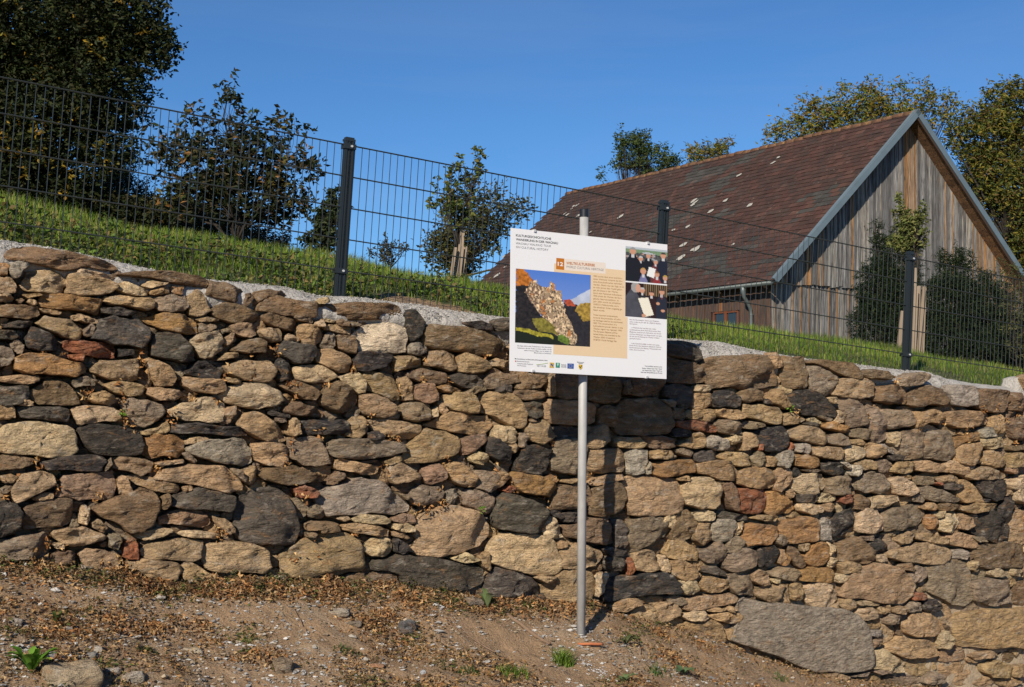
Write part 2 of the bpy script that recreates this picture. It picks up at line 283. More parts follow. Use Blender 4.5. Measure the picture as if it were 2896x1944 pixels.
# ================================================================== STONE WALL
# each row: colour kind of stone, with the sign board's shade put into some, then x, y, x, y ... of its outline in photograph pixels; the first N_TRACED are the larger stones
KINDS = 'tlLgdkrobpwW'
OUTLINES = [
[8,16,724,39,701,96,698,193,711,305,740,334,759,289,762,241,753,199,766,144,756,80,740,32,733],[7,0,746,22,743,26,756,22,778,-10,778],
[10,29,746,55,740,83,746,77,756,61,766,55,782,39,788,29,772],[0,-16,785,32,785,45,804,45,827,19,833,-16,823],
[1,80,769,128,762,186,769,193,782,189,804,177,830,128,827,71,820,64,804],[0,193,778,241,772,305,791,334,811,308,830,257,836,225,836,186,830,193,804],
[1,212,766,238,762,321,778,334,788,305,788,257,778,212,772],[1,331,804,360,794,385,807,424,823,417,836,379,836,334,820],[1,401,807,427,794,472,801,465,807,424,817],
[0,427,823,472,807,482,830,449,836,427,833],[7,482,811,520,811,517,833,488,830],[8,331,778,379,769,482,766,571,782,591,798,584,811,514,804,449,791,385,782],
[0,533,836,562,817,578,830,587,859,600,881,571,894,539,891,533,868],[8,597,794,642,798,690,820,687,843,668,859,610,843,581,833,594,817],
[8,697,833,713,827,716,843,703,868,693,865],[0,64,833,116,830,119,836,77,843],[8,45,849,61,843,71,849,58,859],[0,-13,833,26,830,39,849,26,855,-13,852],
[0,83,843,100,846,109,862,96,865,77,855],[7,119,830,193,833,257,843,292,846,283,872,276,891,225,878,161,875,112,865],
[0,299,839,337,836,401,843,430,846,437,868,417,878,369,868,321,862,295,852],[3,443,843,482,833,523,836,533,862,523,878,482,884,449,878,440,859],
[4,289,872,337,868,382,881,372,894,321,891,289,884],[8,-19,865,64,862,106,868,112,888,80,904,32,897,-19,897],[0,109,872,144,875,177,884,161,891,122,884],
[0,103,913,128,894,193,904,218,923,234,945,218,965,177,952,135,933],[0,202,894,225,888,276,907,276,916,241,913,209,907],
[4,283,904,321,894,392,904,421,929,421,965,392,984,321,974,257,958,270,933],[7,401,900,465,884,530,897,555,916,559,942,530,945,465,933,424,916],
[4,6,920,48,907,93,910,96,920,64,929,16,926],[3,234,939,257,916,266,929,257,952,244,955,231,945],[5,74,958,90,926,112,929,144,945,161,965,161,990,112,993,83,984],
[4,-19,936,39,936,55,952,39,961,-19,958],[3,29,974,51,961,71,977,64,1003,48,1000],[3,-19,977,32,987,42,1010,26,1032,-19,1045],
[6,183,965,218,958,257,968,321,974,327,990,321,1013,273,1010,225,1000,183,987],[6,196,1003,238,1003,234,1022,202,1016],
[7,45,1010,80,1000,128,1000,193,1022,238,1029,238,1051,209,1067,144,1061,80,1058,45,1042],[5,334,987,379,987,379,1003,340,1010],
[4,430,965,449,942,488,939,514,955,539,977,552,1019,514,1026,465,1013,430,1003],[1,536,965,578,942,616,933,632,961,632,987,597,1013,568,1010,549,984],
[1,620,936,652,926,658,939,629,945],[0,636,955,661,939,674,961,652,977,639,974],[9,655,920,690,913,726,920,722,949,706,955,681,949,661,939],
[3,562,916,587,910,613,923,597,936,568,942],[8,604,875,642,855,690,865,732,881,742,900,713,916,658,913,616,900,604,888],[0,555,904,587,897,620,904,610,910,565,910],
[8,658,987,690,965,732,955,754,965,754,997,706,1000,661,993],[0,257,1045,289,1019,353,1019,388,1013,392,1042,388,1074,360,1080,289,1064,263,1054],
[0,411,1013,449,1022,482,1038,498,1067,488,1090,449,1093,430,1067],[5,523,1054,562,1022,584,1022,626,1051,620,1071,571,1071,539,1061],
[0,616,1019,642,997,674,997,674,1010,636,1019],[0,639,1035,681,1019,754,1022,780,1042,764,1080,690,1074,648,1054],
[0,-16,1067,48,1061,103,1064,109,1077,80,1087,26,1083,-16,1077],[3,202,1077,241,1064,276,1077,266,1090,212,1096],
[0,295,1087,321,1080,385,1083,414,1096,401,1119,369,1122,321,1109],[8,83,1106,128,1080,177,1080,202,1099,225,1125,225,1144,177,1148,112,1144,87,1125],
[0,520,1067,562,1071,626,1074,639,1103,610,1115,546,1106,523,1090],[0,421,1099,449,1096,507,1103,530,1119,498,1132,449,1132,424,1119],
[0,639,1067,681,1074,681,1087,642,1080],[1,626,1125,636,1099,674,1087,748,1083,796,1109,806,1132,780,1151,732,1157,700,1154,642,1138],
[4,-16,1090,39,1093,77,1093,80,1125,58,1144,16,1148,-16,1144],[0,32,1139,64,1129,90,1135,96,1148,58,1148],[0,-16,1139,32,1142,42,1158,42,1183,16,1187,-16,1183],
[4,48,1155,71,1148,144,1151,196,1158,199,1177,193,1193,144,1190,64,1183,48,1171],[1,202,1155,241,1148,315,1151,340,1164,340,1187,321,1193,273,1196,231,1203,212,1180],
[0,257,1116,295,1106,321,1119,331,1135,311,1148,273,1142,257,1129],[3,347,1139,372,1126,417,1132,459,1145,472,1164,459,1183,411,1209,385,1206,360,1177],
[1,478,1164,507,1145,555,1139,568,1126,604,1126,636,1142,639,1161,626,1193,594,1196,530,1190,488,1177],[0,642,1155,668,1148,668,1171,652,1196,629,1203,620,1193],
[1,0,1228,16,1206,80,1193,161,1203,209,1212,218,1244,222,1273,202,1289,144,1296,64,1286,16,1283,3,1257],
[5,225,1219,244,1206,289,1200,337,1206,401,1232,408,1261,395,1286,321,1289,270,1283,247,1261],[0,401,1222,449,1209,472,1193,482,1209,478,1222,443,1228,408,1232],
[7,411,1238,449,1228,498,1232,520,1248,520,1277,501,1296,465,1289,427,1299,408,1286,417,1261],
[5,482,1222,498,1200,562,1196,626,1206,690,1209,700,1232,658,1235,594,1228,514,1228],[0,674,1203,690,1174,722,1164,748,1174,796,1216,812,1241,796,1254,745,1244,700,1222],
[10,526,1267,552,1257,594,1244,658,1238,693,1244,716,1277,716,1309,690,1318,642,1312,594,1299,562,1293,533,1277],
[0,523,1248,552,1235,594,1238,591,1248,546,1257,526,1257],[3,514,1283,530,1277,559,1302,552,1312,530,1299],[8,-19,1296,39,1286,90,1296,112,1305,80,1318,32,1328,-19,1331],
[5,112,1312,161,1296,225,1289,283,1289,299,1302,289,1331,257,1334,193,1328,135,1328],[3,295,1334,305,1309,315,1293,315,1315,302,1331],
[9,318,1296,369,1293,417,1299,437,1312,427,1338,398,1347,353,1331,321,1325],[0,437,1312,465,1305,520,1299,520,1309,449,1318],[0,0,1347,32,1341,48,1350,39,1363,10,1366],
[0,39,1415,32,1389,48,1357,64,1341,112,1334,148,1344,157,1357,151,1373,112,1392,71,1415,45,1421],[3,3,1383,32,1370,39,1383,19,1395,6,1395],
[9,161,1395,177,1347,225,1341,321,1334,327,1357,321,1405,289,1415,225,1415,193,1405,154,1408],[0,334,1357,347,1347,360,1350,376,1389,363,1402,340,1399,334,1376],
[0,366,1350,385,1344,449,1357,504,1373,510,1386,498,1395,433,1389,379,1366],
[0,440,1357,465,1325,546,1315,626,1318,658,1338,687,1373,684,1386,642,1395,594,1383,514,1366,449,1357],[0,514,1376,539,1373,546,1383,523,1392],
[3,655,1325,681,1331,700,1357,690,1363,661,1341],[0,684,1331,722,1318,726,1357,706,1373,687,1357],[0,96,1408,122,1395,151,1395,151,1411,112,1418,100,1418],
[4,488,1402,530,1392,562,1379,610,1389,665,1405,665,1431,648,1447,578,1440,514,1440,488,1431],[5,-19,1424,26,1418,48,1427,64,1453,61,1485,39,1508,-19,1524],
[8,71,1434,112,1421,151,1415,202,1411,209,1437,205,1479,177,1492,112,1492,71,1498,71,1460],[1,231,1437,244,1431,257,1437,257,1469,250,1485,228,1482],
[8,263,1440,305,1418,353,1402,385,1389,401,1383,433,1395,446,1421,446,1443,430,1485,401,1504,369,1508,347,1488,321,1472,295,1466],
[8,449,1437,459,1405,478,1395,478,1427,465,1443],[9,449,1466,482,1450,546,1440,571,1447,597,1476,597,1485,562,1492,514,1485,456,1485],
[0,604,1460,642,1469,668,1498,668,1508,648,1514,623,1492],
[4,671,1437,681,1415,713,1392,748,1383,790,1386,822,1411,844,1460,854,1504,841,1537,796,1543,732,1540,687,1527,668,1501],[0,263,1479,283,1469,305,1492,295,1508,263,1492],
[0,154,1504,186,1495,241,1492,299,1514,295,1527,257,1537,209,1546,161,1527],[3,308,1514,337,1511,347,1530,331,1556,311,1549],
[1,388,1517,417,1501,482,1495,488,1504,465,1517,411,1530],[1,510,1508,530,1501,578,1504,629,1514,623,1527,562,1524,520,1517],
[6,353,1533,385,1527,392,1540,392,1582,360,1582,350,1572],[0,404,1556,433,1537,507,1524,552,1530,575,1530,571,1575,552,1588,498,1585,449,1585,411,1578],
[3,-19,1530,64,1517,135,1508,144,1527,138,1575,64,1582,-19,1588],[1,151,1540,180,1537,183,1553,161,1553],[9,283,1540,305,1533,305,1549,289,1549],
[0,228,1569,244,1553,289,1556,334,1569,340,1585,327,1607,289,1623,250,1614,234,1591],[8,154,1565,193,1559,212,1562,212,1598,161,1598],
[10,227,1598,270,1603,257,1620,231,1620],[0,351,1590,407,1581,505,1594,514,1616,492,1650,428,1637,385,1611,355,1603],
[0,509,1620,522,1594,548,1594,569,1607,608,1628,616,1646,557,1650,522,1641],[0,582,1551,604,1539,642,1534,736,1547,758,1560,766,1603,749,1624,664,1620,591,1611,578,1581],
[0,806,1569,861,1531,909,1511,973,1508,1015,1531,1024,1553,1034,1569,1037,1601,1021,1621,941,1630,877,1640,828,1633,806,1611],
[0,719,1255,758,1251,796,1255,816,1267,816,1303,796,1322,758,1316,729,1303],[3,819,1239,861,1239,909,1239,925,1271,938,1309,893,1319,861,1316,828,1296,819,1264],
[3,934,1264,944,1245,1021,1242,1101,1248,1143,1261,1143,1277,1101,1290,1021,1300,957,1293,934,1280],
[0,1143,1296,1149,1271,1175,1245,1207,1213,1262,1222,1297,1239,1300,1264,1294,1283,1246,1300,1182,1309,1143,1306],
[9,1300,1245,1342,1232,1377,1229,1381,1239,1358,1264,1329,1283,1310,1287,1304,1264],[1,1336,1287,1348,1277,1374,1283,1381,1300,1368,1316,1342,1309,1332,1296],
[5,1374,1264,1387,1235,1413,1239,1448,1264,1448,1303,1422,1309,1384,1287],[8,1024,1306,1060,1300,1076,1303,1069,1309,1031,1312],
[0,950,1322,963,1296,989,1303,1015,1309,1053,1316,1076,1319,1066,1338,1034,1344,1005,1335,957,1328],[0,1085,1306,1117,1290,1133,1287,1137,1303,1101,1316],
[0,1104,1316,1133,1309,1156,1322,1191,1344,1188,1357,1149,1364,1117,1370,1101,1354],[9,1198,1328,1214,1316,1246,1312,1262,1344,1262,1354,1230,1367,1214,1373,1198,1354],
[0,1265,1316,1294,1309,1326,1322,1342,1344,1342,1377,1316,1377,1278,1357,1265,1338],[3,1345,1335,1374,1332,1406,1338,1413,1361,1406,1386,1381,1393,1345,1380],
[8,735,1338,764,1325,828,1316,867,1332,905,1344,899,1361,844,1370,796,1370,748,1357],[8,931,1361,957,1335,976,1338,976,1351,944,1373,931,1370],
[6,832,1383,861,1373,893,1386,902,1399,883,1409,848,1409],
[10,905,1393,941,1380,989,1367,1021,1351,1079,1361,1101,1380,1124,1399,1149,1415,1165,1434,1156,1447,1117,1457,1053,1450,989,1457,931,1463,918,1441,905,1418],
[3,877,1441,899,1425,918,1441,925,1457,909,1470,883,1463],[3,1172,1383,1198,1373,1246,1377,1262,1393,1252,1412,1214,1428,1182,1431,1165,1412],
[10,1268,1393,1291,1383,1297,1399,1291,1425,1271,1428],[3,1313,1425,1323,1386,1358,1386,1390,1399,1406,1409,1400,1444,1381,1457,1342,1438],
[0,1165,1547,1188,1531,1182,1495,1198,1466,1223,1447,1278,1434,1326,1441,1368,1457,1384,1489,1384,1518,1358,1543,1310,1563,1262,1572,1207,1569,1165,1556],
[1,995,1470,1021,1454,1085,1460,1108,1470,1098,1483,1053,1483,1005,1476],[1,950,1466,983,1460,992,1470,973,1476],
[9,1111,1470,1156,1454,1188,1470,1182,1483,1143,1479,1117,1476],[1,1111,1483,1149,1479,1172,1492,1169,1505,1143,1505,1111,1495],
[0,970,1489,1005,1479,1069,1489,1101,1499,1101,1518,1069,1518,1005,1508,973,1499],[8,870,1483,893,1476,950,1479,966,1495,960,1505,909,1511,905,1499,873,1502],
[0,1111,1505,1143,1505,1162,1518,1156,1527,1117,1518],[3,870,1508,896,1508,896,1521,873,1521],
[1,1037,1540,1053,1524,1101,1524,1111,1540,1111,1563,1085,1576,1053,1572,1034,1560],[5,1114,1531,1127,1524,1153,1540,1156,1556,1133,1569,1121,1560],
[3,1127,1393,1156,1399,1162,1409,1149,1415],
[4,1063,1592,1101,1585,1127,1572,1182,1579,1262,1585,1358,1604,1371,1621,1368,1653,1326,1669,1230,1662,1149,1659,1133,1627,1101,1617,1066,1614],
[8,1034,1640,1060,1624,1101,1617,1124,1627,1127,1662,1104,1665,1047,1656],[1,1281,1582,1320,1563,1358,1585,1342,1592,1310,1592],
[0,1361,1576,1381,1563,1390,1601,1384,1617,1365,1601],[8,729,872,739,856,780,833,822,846,899,853,896,888,886,898,828,894,764,882,732,878],
[8,710,837,726,824,764,817,803,821,822,840,780,837,739,853,719,869],[8,902,866,925,859,1021,853,1101,856,1133,862,1146,891,1146,904,1101,907,1037,904,957,898,905,888],
[1,899,853,925,840,934,846,931,856,902,859],[8,748,891,764,885,812,898,844,907,844,936,812,933,758,914,748,904],[3,828,894,861,894,886,901,886,914,844,907],
[0,732,936,758,927,790,930,800,943,796,965,771,968,742,952],[1,809,955,822,943,851,959,844,968,812,965],
[0,844,927,861,917,893,920,915,943,912,962,893,978,861,975,848,952],[1,893,911,912,904,912,923,899,927],[1,909,904,925,901,947,907,947,914,912,911],
[8,950,907,966,904,986,911,983,923,957,920],[0,915,917,957,917,995,930,995,946,963,943,918,930],[3,986,911,1011,911,1018,923,989,923],
[3,909,978,925,946,938,936,950,949,950,975,941,991,925,988],[8,957,946,1005,949,1011,975,1005,1000,983,997,960,984],
[2,1002,943,1037,923,1069,917,1117,914,1153,930,1153,959,1149,994,1101,997,1021,997,1018,968],[5,1153,888,1169,875,1182,878,1201,914,1194,936,1182,955,1165,965,1156,936],
[10,1159,978,1182,968,1207,981,1210,994,1182,1007,1159,997],[8,1201,949,1204,927,1230,917,1310,923,1390,936,1432,968,1426,991,1400,1007,1342,1004,1262,991,1204,975],
[5,1316,911,1358,907,1397,923,1393,936,1342,930],[4,1397,911,1422,901,1442,904,1451,933,1406,936],[4,783,981,803,965,844,972,893,981,896,1000,877,1026,835,1026,796,1007],
[5,783,1036,796,1013,822,1013,828,1045,819,1074,796,1081,783,1071],[0,899,1020,905,988,941,988,973,1000,995,1026,992,1049,963,1052,925,1036],
[5,1002,1026,1015,997,1069,997,1108,1004,1104,1026,1079,1042,1037,1052,1008,1042],[0,1114,1010,1165,1007,1191,1016,1194,1033,1165,1042,1124,1052,1117,1033],
[0,1201,1033,1223,994,1262,994,1287,1004,1291,1045,1271,1049,1230,1036],[0,1297,1013,1316,997,1342,1007,1381,1033,1387,1042,1358,1055,1316,1055,1294,1049],
[0,1381,1033,1406,1013,1442,1020,1442,1045,1413,1039],[1,835,1039,861,1033,909,1033,941,1049,954,1065,931,1081,886,1084,844,1074],
[8,790,1087,828,1077,877,1090,899,1103,905,1113,893,1132,861,1129,812,1103],
[8,909,1122,925,1093,957,1077,989,1090,1015,1116,1015,1138,989,1164,957,1167,918,1148,909,1135],
[1,963,1071,995,1055,1021,1055,1037,1081,1034,1110,1015,1113,989,1093,970,1081],[0,1034,1055,1069,1055,1117,1061,1127,1093,1137,1129,1117,1135,1069,1110,1037,1103],
[0,1133,1071,1156,1065,1169,1087,1169,1129,1149,1135,1137,1110],[9,1172,1097,1198,1084,1223,1087,1236,1110,1236,1132,1207,1142,1175,1129],
[8,1156,1055,1198,1042,1246,1052,1265,1058,1265,1081,1230,1090,1182,1077,1159,1068],[4,1271,1065,1294,1055,1342,1061,1368,1077,1371,1093,1342,1100,1300,1090,1278,1074],
[7,1233,1097,1262,1087,1297,1100,1297,1110,1262,1110],[0,1021,1119,1053,1116,1092,1129,1117,1151,1117,1167,1085,1183,1043,1174,1027,1151],
[0,1259,1119,1294,1110,1342,1119,1355,1142,1355,1167,1326,1171,1278,1158,1255,1142],[0,1239,1129,1255,1142,1265,1161,1259,1174,1239,1167],
[3,1140,1148,1165,1138,1214,1145,1223,1171,1214,1187,1182,1193,1149,1187,1137,1167],[1,1223,1158,1236,1151,1239,1177,1223,1183],
[3,1368,1090,1384,1055,1397,1042,1422,1055,1458,1061,1470,1081,1422,1093,1381,1100],[4,1397,1093,1422,1084,1448,1090,1448,1110,1406,1110],
[3,1316,1116,1342,1093,1374,1093,1377,1103,1342,1116],[8,806,1158,844,1135,893,1151,918,1167,918,1180,886,1180,844,1177,812,1167],
[5,758,1167,771,1161,822,1174,816,1183,771,1177],[3,777,1183,806,1183,809,1193,790,1196],[0,816,1193,835,1180,848,1193,848,1228,835,1235,819,1228,816,1209],
[5,848,1193,877,1187,941,1193,973,1187,989,1199,989,1222,957,1228,893,1228,854,1232],[0,983,1232,989,1193,1005,1180,1031,1177,1047,1199,1037,1225,1021,1238,995,1235],
[5,1043,1225,1069,1219,1088,1235,1079,1248,1043,1244],[0,1047,1193,1085,1183,1149,1193,1198,1203,1198,1222,1165,1241,1117,1241,1069,1222],
[3,1092,1180,1117,1167,1137,1171,1130,1187,1101,1187],[0,1204,1203,1246,1183,1271,1164,1326,1174,1384,1177,1397,1203,1384,1222,1342,1232,1294,1225,1252,1212,1207,1206],
[0,1355,1135,1381,1113,1422,1110,1454,1113,1474,1138,1490,1171,1487,1206,1470,1212,1432,1196,1400,1177,1374,1167],
[9,1461,1098,1477,1072,1496,1056,1551,1063,1551,1079,1528,1098,1496,1101],[8,1448,1111,1471,1101,1512,1105,1551,1111,1551,1121,1522,1130,1480,1133],
[1,1551,1072,1564,1066,1564,1121,1554,1121],[4,1474,1140,1503,1137,1532,1143,1538,1162,1535,1178,1512,1185,1490,1172],
[0,1535,1150,1554,1130,1634,1133,1683,1150,1692,1166,1686,1194,1657,1204,1609,1201,1561,1198,1538,1178],[8,1496,1185,1516,1185,1516,1194,1500,1194],
[0,1487,1211,1503,1198,1538,1188,1554,1201,1564,1233,1561,1243,1535,1259,1512,1249,1493,1243],[3,1471,1236,1480,1223,1490,1236,1487,1265,1471,1268],
[1,1400,1217,1416,1204,1448,1207,1464,1227,1464,1246,1448,1255,1416,1249,1400,1236],[3,1567,1069,1593,1050,1634,1053,1660,1063,1657,1121,1599,1130,1567,1114],  # from here a few stones take darker kinds, painting in the board's shadow
[8,1663,1063,1705,1044,1747,1063,1763,1105,1753,1137,1705,1140,1666,1130],[8,1785,1050,1833,1040,1878,1053,1878,1098,1859,1117,1817,1121,1785,1114],
[3,1763,1082,1779,1076,1782,1114,1769,1117],[8,1695,1156,1715,1146,1740,1156,1743,1204,1715,1211,1699,1198],
[8,1740,1162,1769,1133,1817,1127,1875,1133,1898,1166,1901,1204,1882,1227,1817,1233,1760,1230,1743,1204],
[4,1882,1092,1914,1082,1946,1092,1962,1108,1959,1130,1952,1156,1930,1153,1898,1127,1882,1121],[3,1875,1130,1898,1130,1914,1140,1910,1153,1891,1150],
[8,1901,1169,1907,1153,1930,1156,1939,1178,1930,1191,1904,1185],[0,1663,1243,1683,1211,1711,1201,1731,1217,1734,1243,1715,1252,1689,1268,1666,1265],
[0,1740,1252,1753,1236,1808,1236,1827,1255,1817,1268,1769,1268,1747,1262],[8,1817,1236,1865,1233,1907,1243,1917,1262,1898,1268,1843,1268,1824,1255],
[5,1898,1217,1914,1211,1952,1214,1952,1236,1907,1236],[0,1920,1259,1946,1243,1955,1227,1978,1223,1994,1236,1994,1262,1978,1268,1939,1265],
[6,1907,1191,1930,1191,1952,1188,1994,1194,2029,1207,2032,1220,2010,1223,1962,1217,1914,1207],[1,1962,1105,1978,1089,2007,1089,2007,1108,1981,1111],
[0,1959,1156,1962,1114,1987,1108,2010,1114,2023,1133,2016,1146,1997,1156,1978,1159],[0,1936,1172,1952,1159,1994,1159,2023,1159,2026,1185,2020,1194,1984,1191,1946,1185],
[5,2010,1121,2026,1108,2068,1108,2087,1124,2087,1146,2068,1153,2026,1153],[8,2090,1114,2122,1098,2154,1108,2154,1133,2113,1140,2090,1130],
[0,2023,1166,2036,1156,2081,1159,2103,1172,2103,1182,2074,1188,2036,1178],[3,2026,1198,2042,1188,2081,1188,2103,1211,2103,1227,2074,1230,2036,1220],
[10,1997,1243,2026,1233,2058,1243,2065,1262,2058,1275,2026,1275,2000,1265],[1,2061,1243,2081,1230,2103,1236,2100,1249,2074,1259],
[4,1968,1288,1984,1275,2036,1278,2036,1297,2010,1304,1971,1307],[0,2036,1291,2058,1278,2106,1281,2132,1304,2126,1316,2090,1320,2052,1304],
[0,1840,1281,1856,1272,1898,1275,1901,1291,1882,1300,1843,1297],[3,1917,1272,1939,1265,1968,1278,1955,1294,1920,1281],
[5,1461,1316,1487,1262,1512,1259,1554,1275,1561,1294,1544,1326,1522,1342,1464,1333],[0,1439,1255,1458,1252,1471,1268,1458,1284,1439,1272],
[3,1557,1313,1570,1249,1599,1243,1650,1249,1660,1275,1663,1326,1638,1342,1593,1339,1561,1329],
[0,1666,1278,1705,1272,1753,1268,1769,1281,1772,1323,1760,1336,1705,1339,1676,1333],[10,1776,1281,1801,1268,1833,1275,1833,1294,1824,1339,1801,1345,1779,1339],
[7,1846,1326,1865,1307,1898,1304,1952,1300,1965,1313,1965,1336,1914,1345,1865,1349,1849,1339],
[0,1971,1313,2010,1304,2058,1304,2087,1329,2087,1352,2068,1361,2010,1349,1975,1339],[10,1827,1323,1840,1304,1843,1339,1830,1342],
[0,1602,1358,1650,1352,1650,1365,1605,1368],[0,1673,1371,1683,1355,1737,1342,1763,1342,1763,1355,1721,1368,1683,1374],
[7,1448,1349,1464,1336,1512,1345,1551,1355,1577,1377,1577,1397,1554,1406,1512,1400,1471,1390,1455,1371],[6,1426,1387,1448,1374,1464,1384,1448,1397,1432,1393],
[7,1535,1352,1561,1342,1580,1358,1570,1365],[0,1390,1336,1432,1336,1442,1352,1432,1365,1406,1384,1390,1384],
[0,1766,1371,1779,1349,1833,1349,1907,1355,1923,1371,1933,1410,1933,1442,1914,1451,1865,1458,1792,1458,1779,1419],
[1,1930,1377,1962,1352,1994,1349,2023,1368,2036,1393,2029,1426,2010,1438,1978,1438,1939,1426,1930,1403],[0,1910,1355,1939,1345,1952,1349,1946,1361,1920,1361],
[8,2026,1365,2042,1355,2055,1361,2048,1374,2032,1371],[8,2042,1371,2068,1365,2084,1381,2093,1410,2090,1448,2074,1442,2052,1410],
[8,1676,1422,1689,1381,1721,1368,1753,1365,1769,1384,1766,1429,1747,1451,1705,1461,1676,1454],
[8,1570,1403,1586,1377,1631,1368,1670,1374,1683,1403,1676,1429,1650,1438,1599,1442,1567,1442],[5,1554,1448,1577,1445,1599,1461,1586,1471,1561,1458],
[5,1589,1474,1599,1451,1641,1451,1666,1467,1638,1480,1596,1477],[1,1535,1499,1544,1467,1561,1461,1586,1493,1599,1522,1577,1525,1544,1519],
[8,1599,1487,1641,1480,1673,1467,1705,1471,1731,1490,1740,1515,1737,1538,1705,1541,1657,1532,1609,1519],
[4,1737,1474,1756,1471,1776,1493,1779,1532,1766,1567,1747,1564,1740,1525],[3,1776,1548,1785,1474,1824,1464,1882,1467,1901,1499,1875,1525,1833,1544,1785,1564],
[1,1875,1474,1888,1458,1907,1454,1914,1474,1907,1499,1888,1490],[8,1907,1458,1939,1445,1965,1448,1975,1483,1968,1515,1946,1528,1907,1525,1904,1493],
[1,1962,1454,1994,1442,2016,1448,2026,1461,2010,1474,1971,1474],[4,2026,1451,2042,1445,2090,1454,2122,1461,2122,1471,2090,1474,2042,1467],
[10,2016,1483,2036,1471,2081,1474,2087,1490,2074,1509,2068,1528,2042,1535,2013,1522],[0,1971,1499,1978,1480,2004,1480,2013,1490,2010,1532,1994,1544,1965,1525],
[4,1400,1451,1416,1410,1432,1397,1464,1403,1496,1413,1548,1435,1548,1461,1535,1493,1522,1506,1464,1503,1416,1496,1400,1477],
[1,1387,1571,1394,1545,1413,1519,1448,1510,1512,1513,1561,1526,1573,1542,1577,1561,1586,1580,1586,1606,1573,1625,1544,1628,1496,1622,1458,1612,1416,1600,1390,1587],
[0,1577,1539,1593,1529,1609,1535,1602,1548,1580,1555],[0,1583,1564,1609,1545,1631,1535,1670,1545,1705,1561,1708,1577,1689,1600,1650,1609,1599,1609,1586,1596],
[5,1708,1555,1731,1548,1772,1558,1763,1574,1734,1577],[4,1715,1580,1731,1574,1763,1577,1772,1600,1763,1616,1727,1616],[6,1776,1587,1788,1577,1792,1628,1779,1628],
[0,1795,1571,1817,1558,1849,1561,1869,1593,1865,1612,1833,1619,1798,1612],[1,1869,1580,1882,1571,1898,1587,1898,1619,1882,1622,1869,1609],
[0,1888,1564,1907,1532,1939,1529,1971,1551,1981,1567,1978,1587,1930,1587,1898,1577],[0,1901,1590,1930,1583,1968,1603,1978,1628,1965,1641,1930,1641,1907,1628],
[3,1981,1558,2010,1551,2036,1532,2052,1548,2055,1577,2036,1596,2004,1593,1984,1577],[3,2052,1561,2058,1548,2068,1526,2090,1516,2103,1529,2103,1545,2090,1561,2068,1564],
[5,1731,1638,1769,1628,1833,1622,1882,1619,1907,1641,1933,1661,1936,1677,1914,1683,1833,1683,1769,1696,1721,1705,1715,1686],
[4,1374,1686,1384,1661,1394,1616,1410,1606,1464,1616,1512,1635,1538,1661,1535,1689,1516,1699,1432,1693],[0,1516,1635,1535,1628,1570,1632,1561,1648,1544,1651],
[0,1541,1661,1570,1638,1593,1616,1638,1609,1676,1622,1689,1654,1689,1680,1670,1699,1625,1705,1577,1699,1551,1686],[1,1692,1644,1702,1622,1721,1622,1705,1677,1692,1686],
[1,1917,1648,1939,1641,1971,1644,1981,1670,1962,1683,1936,1680],[0,1987,1648,2016,1632,2058,1641,2068,1661,2042,1677,2010,1677,1991,1667],
[4,1994,1606,2026,1600,2052,1616,2058,1632,2026,1628,1997,1619],[3,2055,1593,2065,1567,2106,1548,2142,1561,2142,1590,2122,1609,2081,1619,2058,1609],
[3,2061,1635,2090,1622,2122,1622,2138,1677,2138,1686,2090,1683,2068,1661],[3,1891,1696,1914,1683,1939,1693,1946,1705,1930,1715,1901,1705],
[0,1936,1715,1952,1693,2026,1683,2074,1680,2097,1693,2087,1705,2042,1715,1994,1725,1946,1728],[0,1727,1715,1760,1696,1801,1693,1808,1709,1769,1731,1737,1728],
[0,1785,1731,1817,1712,1849,1715,1865,1738,1869,1757,1843,1766,1801,1763,1779,1747],[0,1862,1725,1882,1709,1907,1705,1926,1722,1930,1734,1898,1757,1872,1763],
[1,1936,1744,1962,1728,1994,1728,2010,1747,1987,1760,1952,1757],[0,2013,1744,2042,1731,2090,1734,2106,1744,2103,1763,2074,1766,2036,1757],
[0,1949,1766,1978,1757,2016,1754,2048,1770,2061,1795,2058,1818,2026,1818,1978,1795,1952,1783],[0,2000,1728,2032,1718,2052,1725,2042,1731,2010,1731],
[0,2052,1725,2068,1715,2084,1725,2074,1734],[0,2065,1789,2081,1779,2087,1795,2077,1815,2065,1808],
[11,2100,1711,2115,1695,2146,1703,2173,1711,2288,1719,2384,1726,2414,1738,2445,1768,2453,1814,2464,1864,2460,1887,2430,1895,2364,1899,2307,1899,2249,1876,2173,1845,2084,1814,2077,1803,2100,1765],
[1,2077,1511,2096,1481,2111,1477,2111,1496,2092,1515],[7,2104,1542,2107,1508,2123,1485,2161,1485,2199,1492,2199,1519,2176,1542,2123,1546,2107,1546],
[7,2207,1504,2230,1473,2288,1462,2315,1469,2318,1496,2315,1527,2288,1534,2238,1538,2219,1523],[10,2322,1488,2338,1465,2357,1477,2361,1504,2357,1527,2326,1531,2318,1511],
[5,2357,1488,2376,1458,2414,1438,2422,1462,2414,1492,2384,1515,2361,1519],[1,2426,1488,2433,1462,2453,1438,2483,1442,2502,1465,2502,1500,2479,1511,2430,1504],
[3,2502,1462,2529,1438,2575,1431,2621,1431,2625,1462,2606,1488,2556,1500,2518,1504,2499,1496],[7,2625,1465,2644,1454,2656,1469,2660,1492,2644,1500,2629,1492],
[1,2660,1473,2683,1454,2710,1454,2713,1488,2698,1508,2667,1504],[0,2713,1465,2729,1454,2759,1469,2759,1488,2736,1500,2717,1496],
[5,2759,1488,2779,1462,2813,1442,2844,1462,2867,1488,2867,1519,2836,1538,2786,1523,2763,1508],[3,2196,1527,2211,1511,2230,1531,2211,1546,2199,1538],
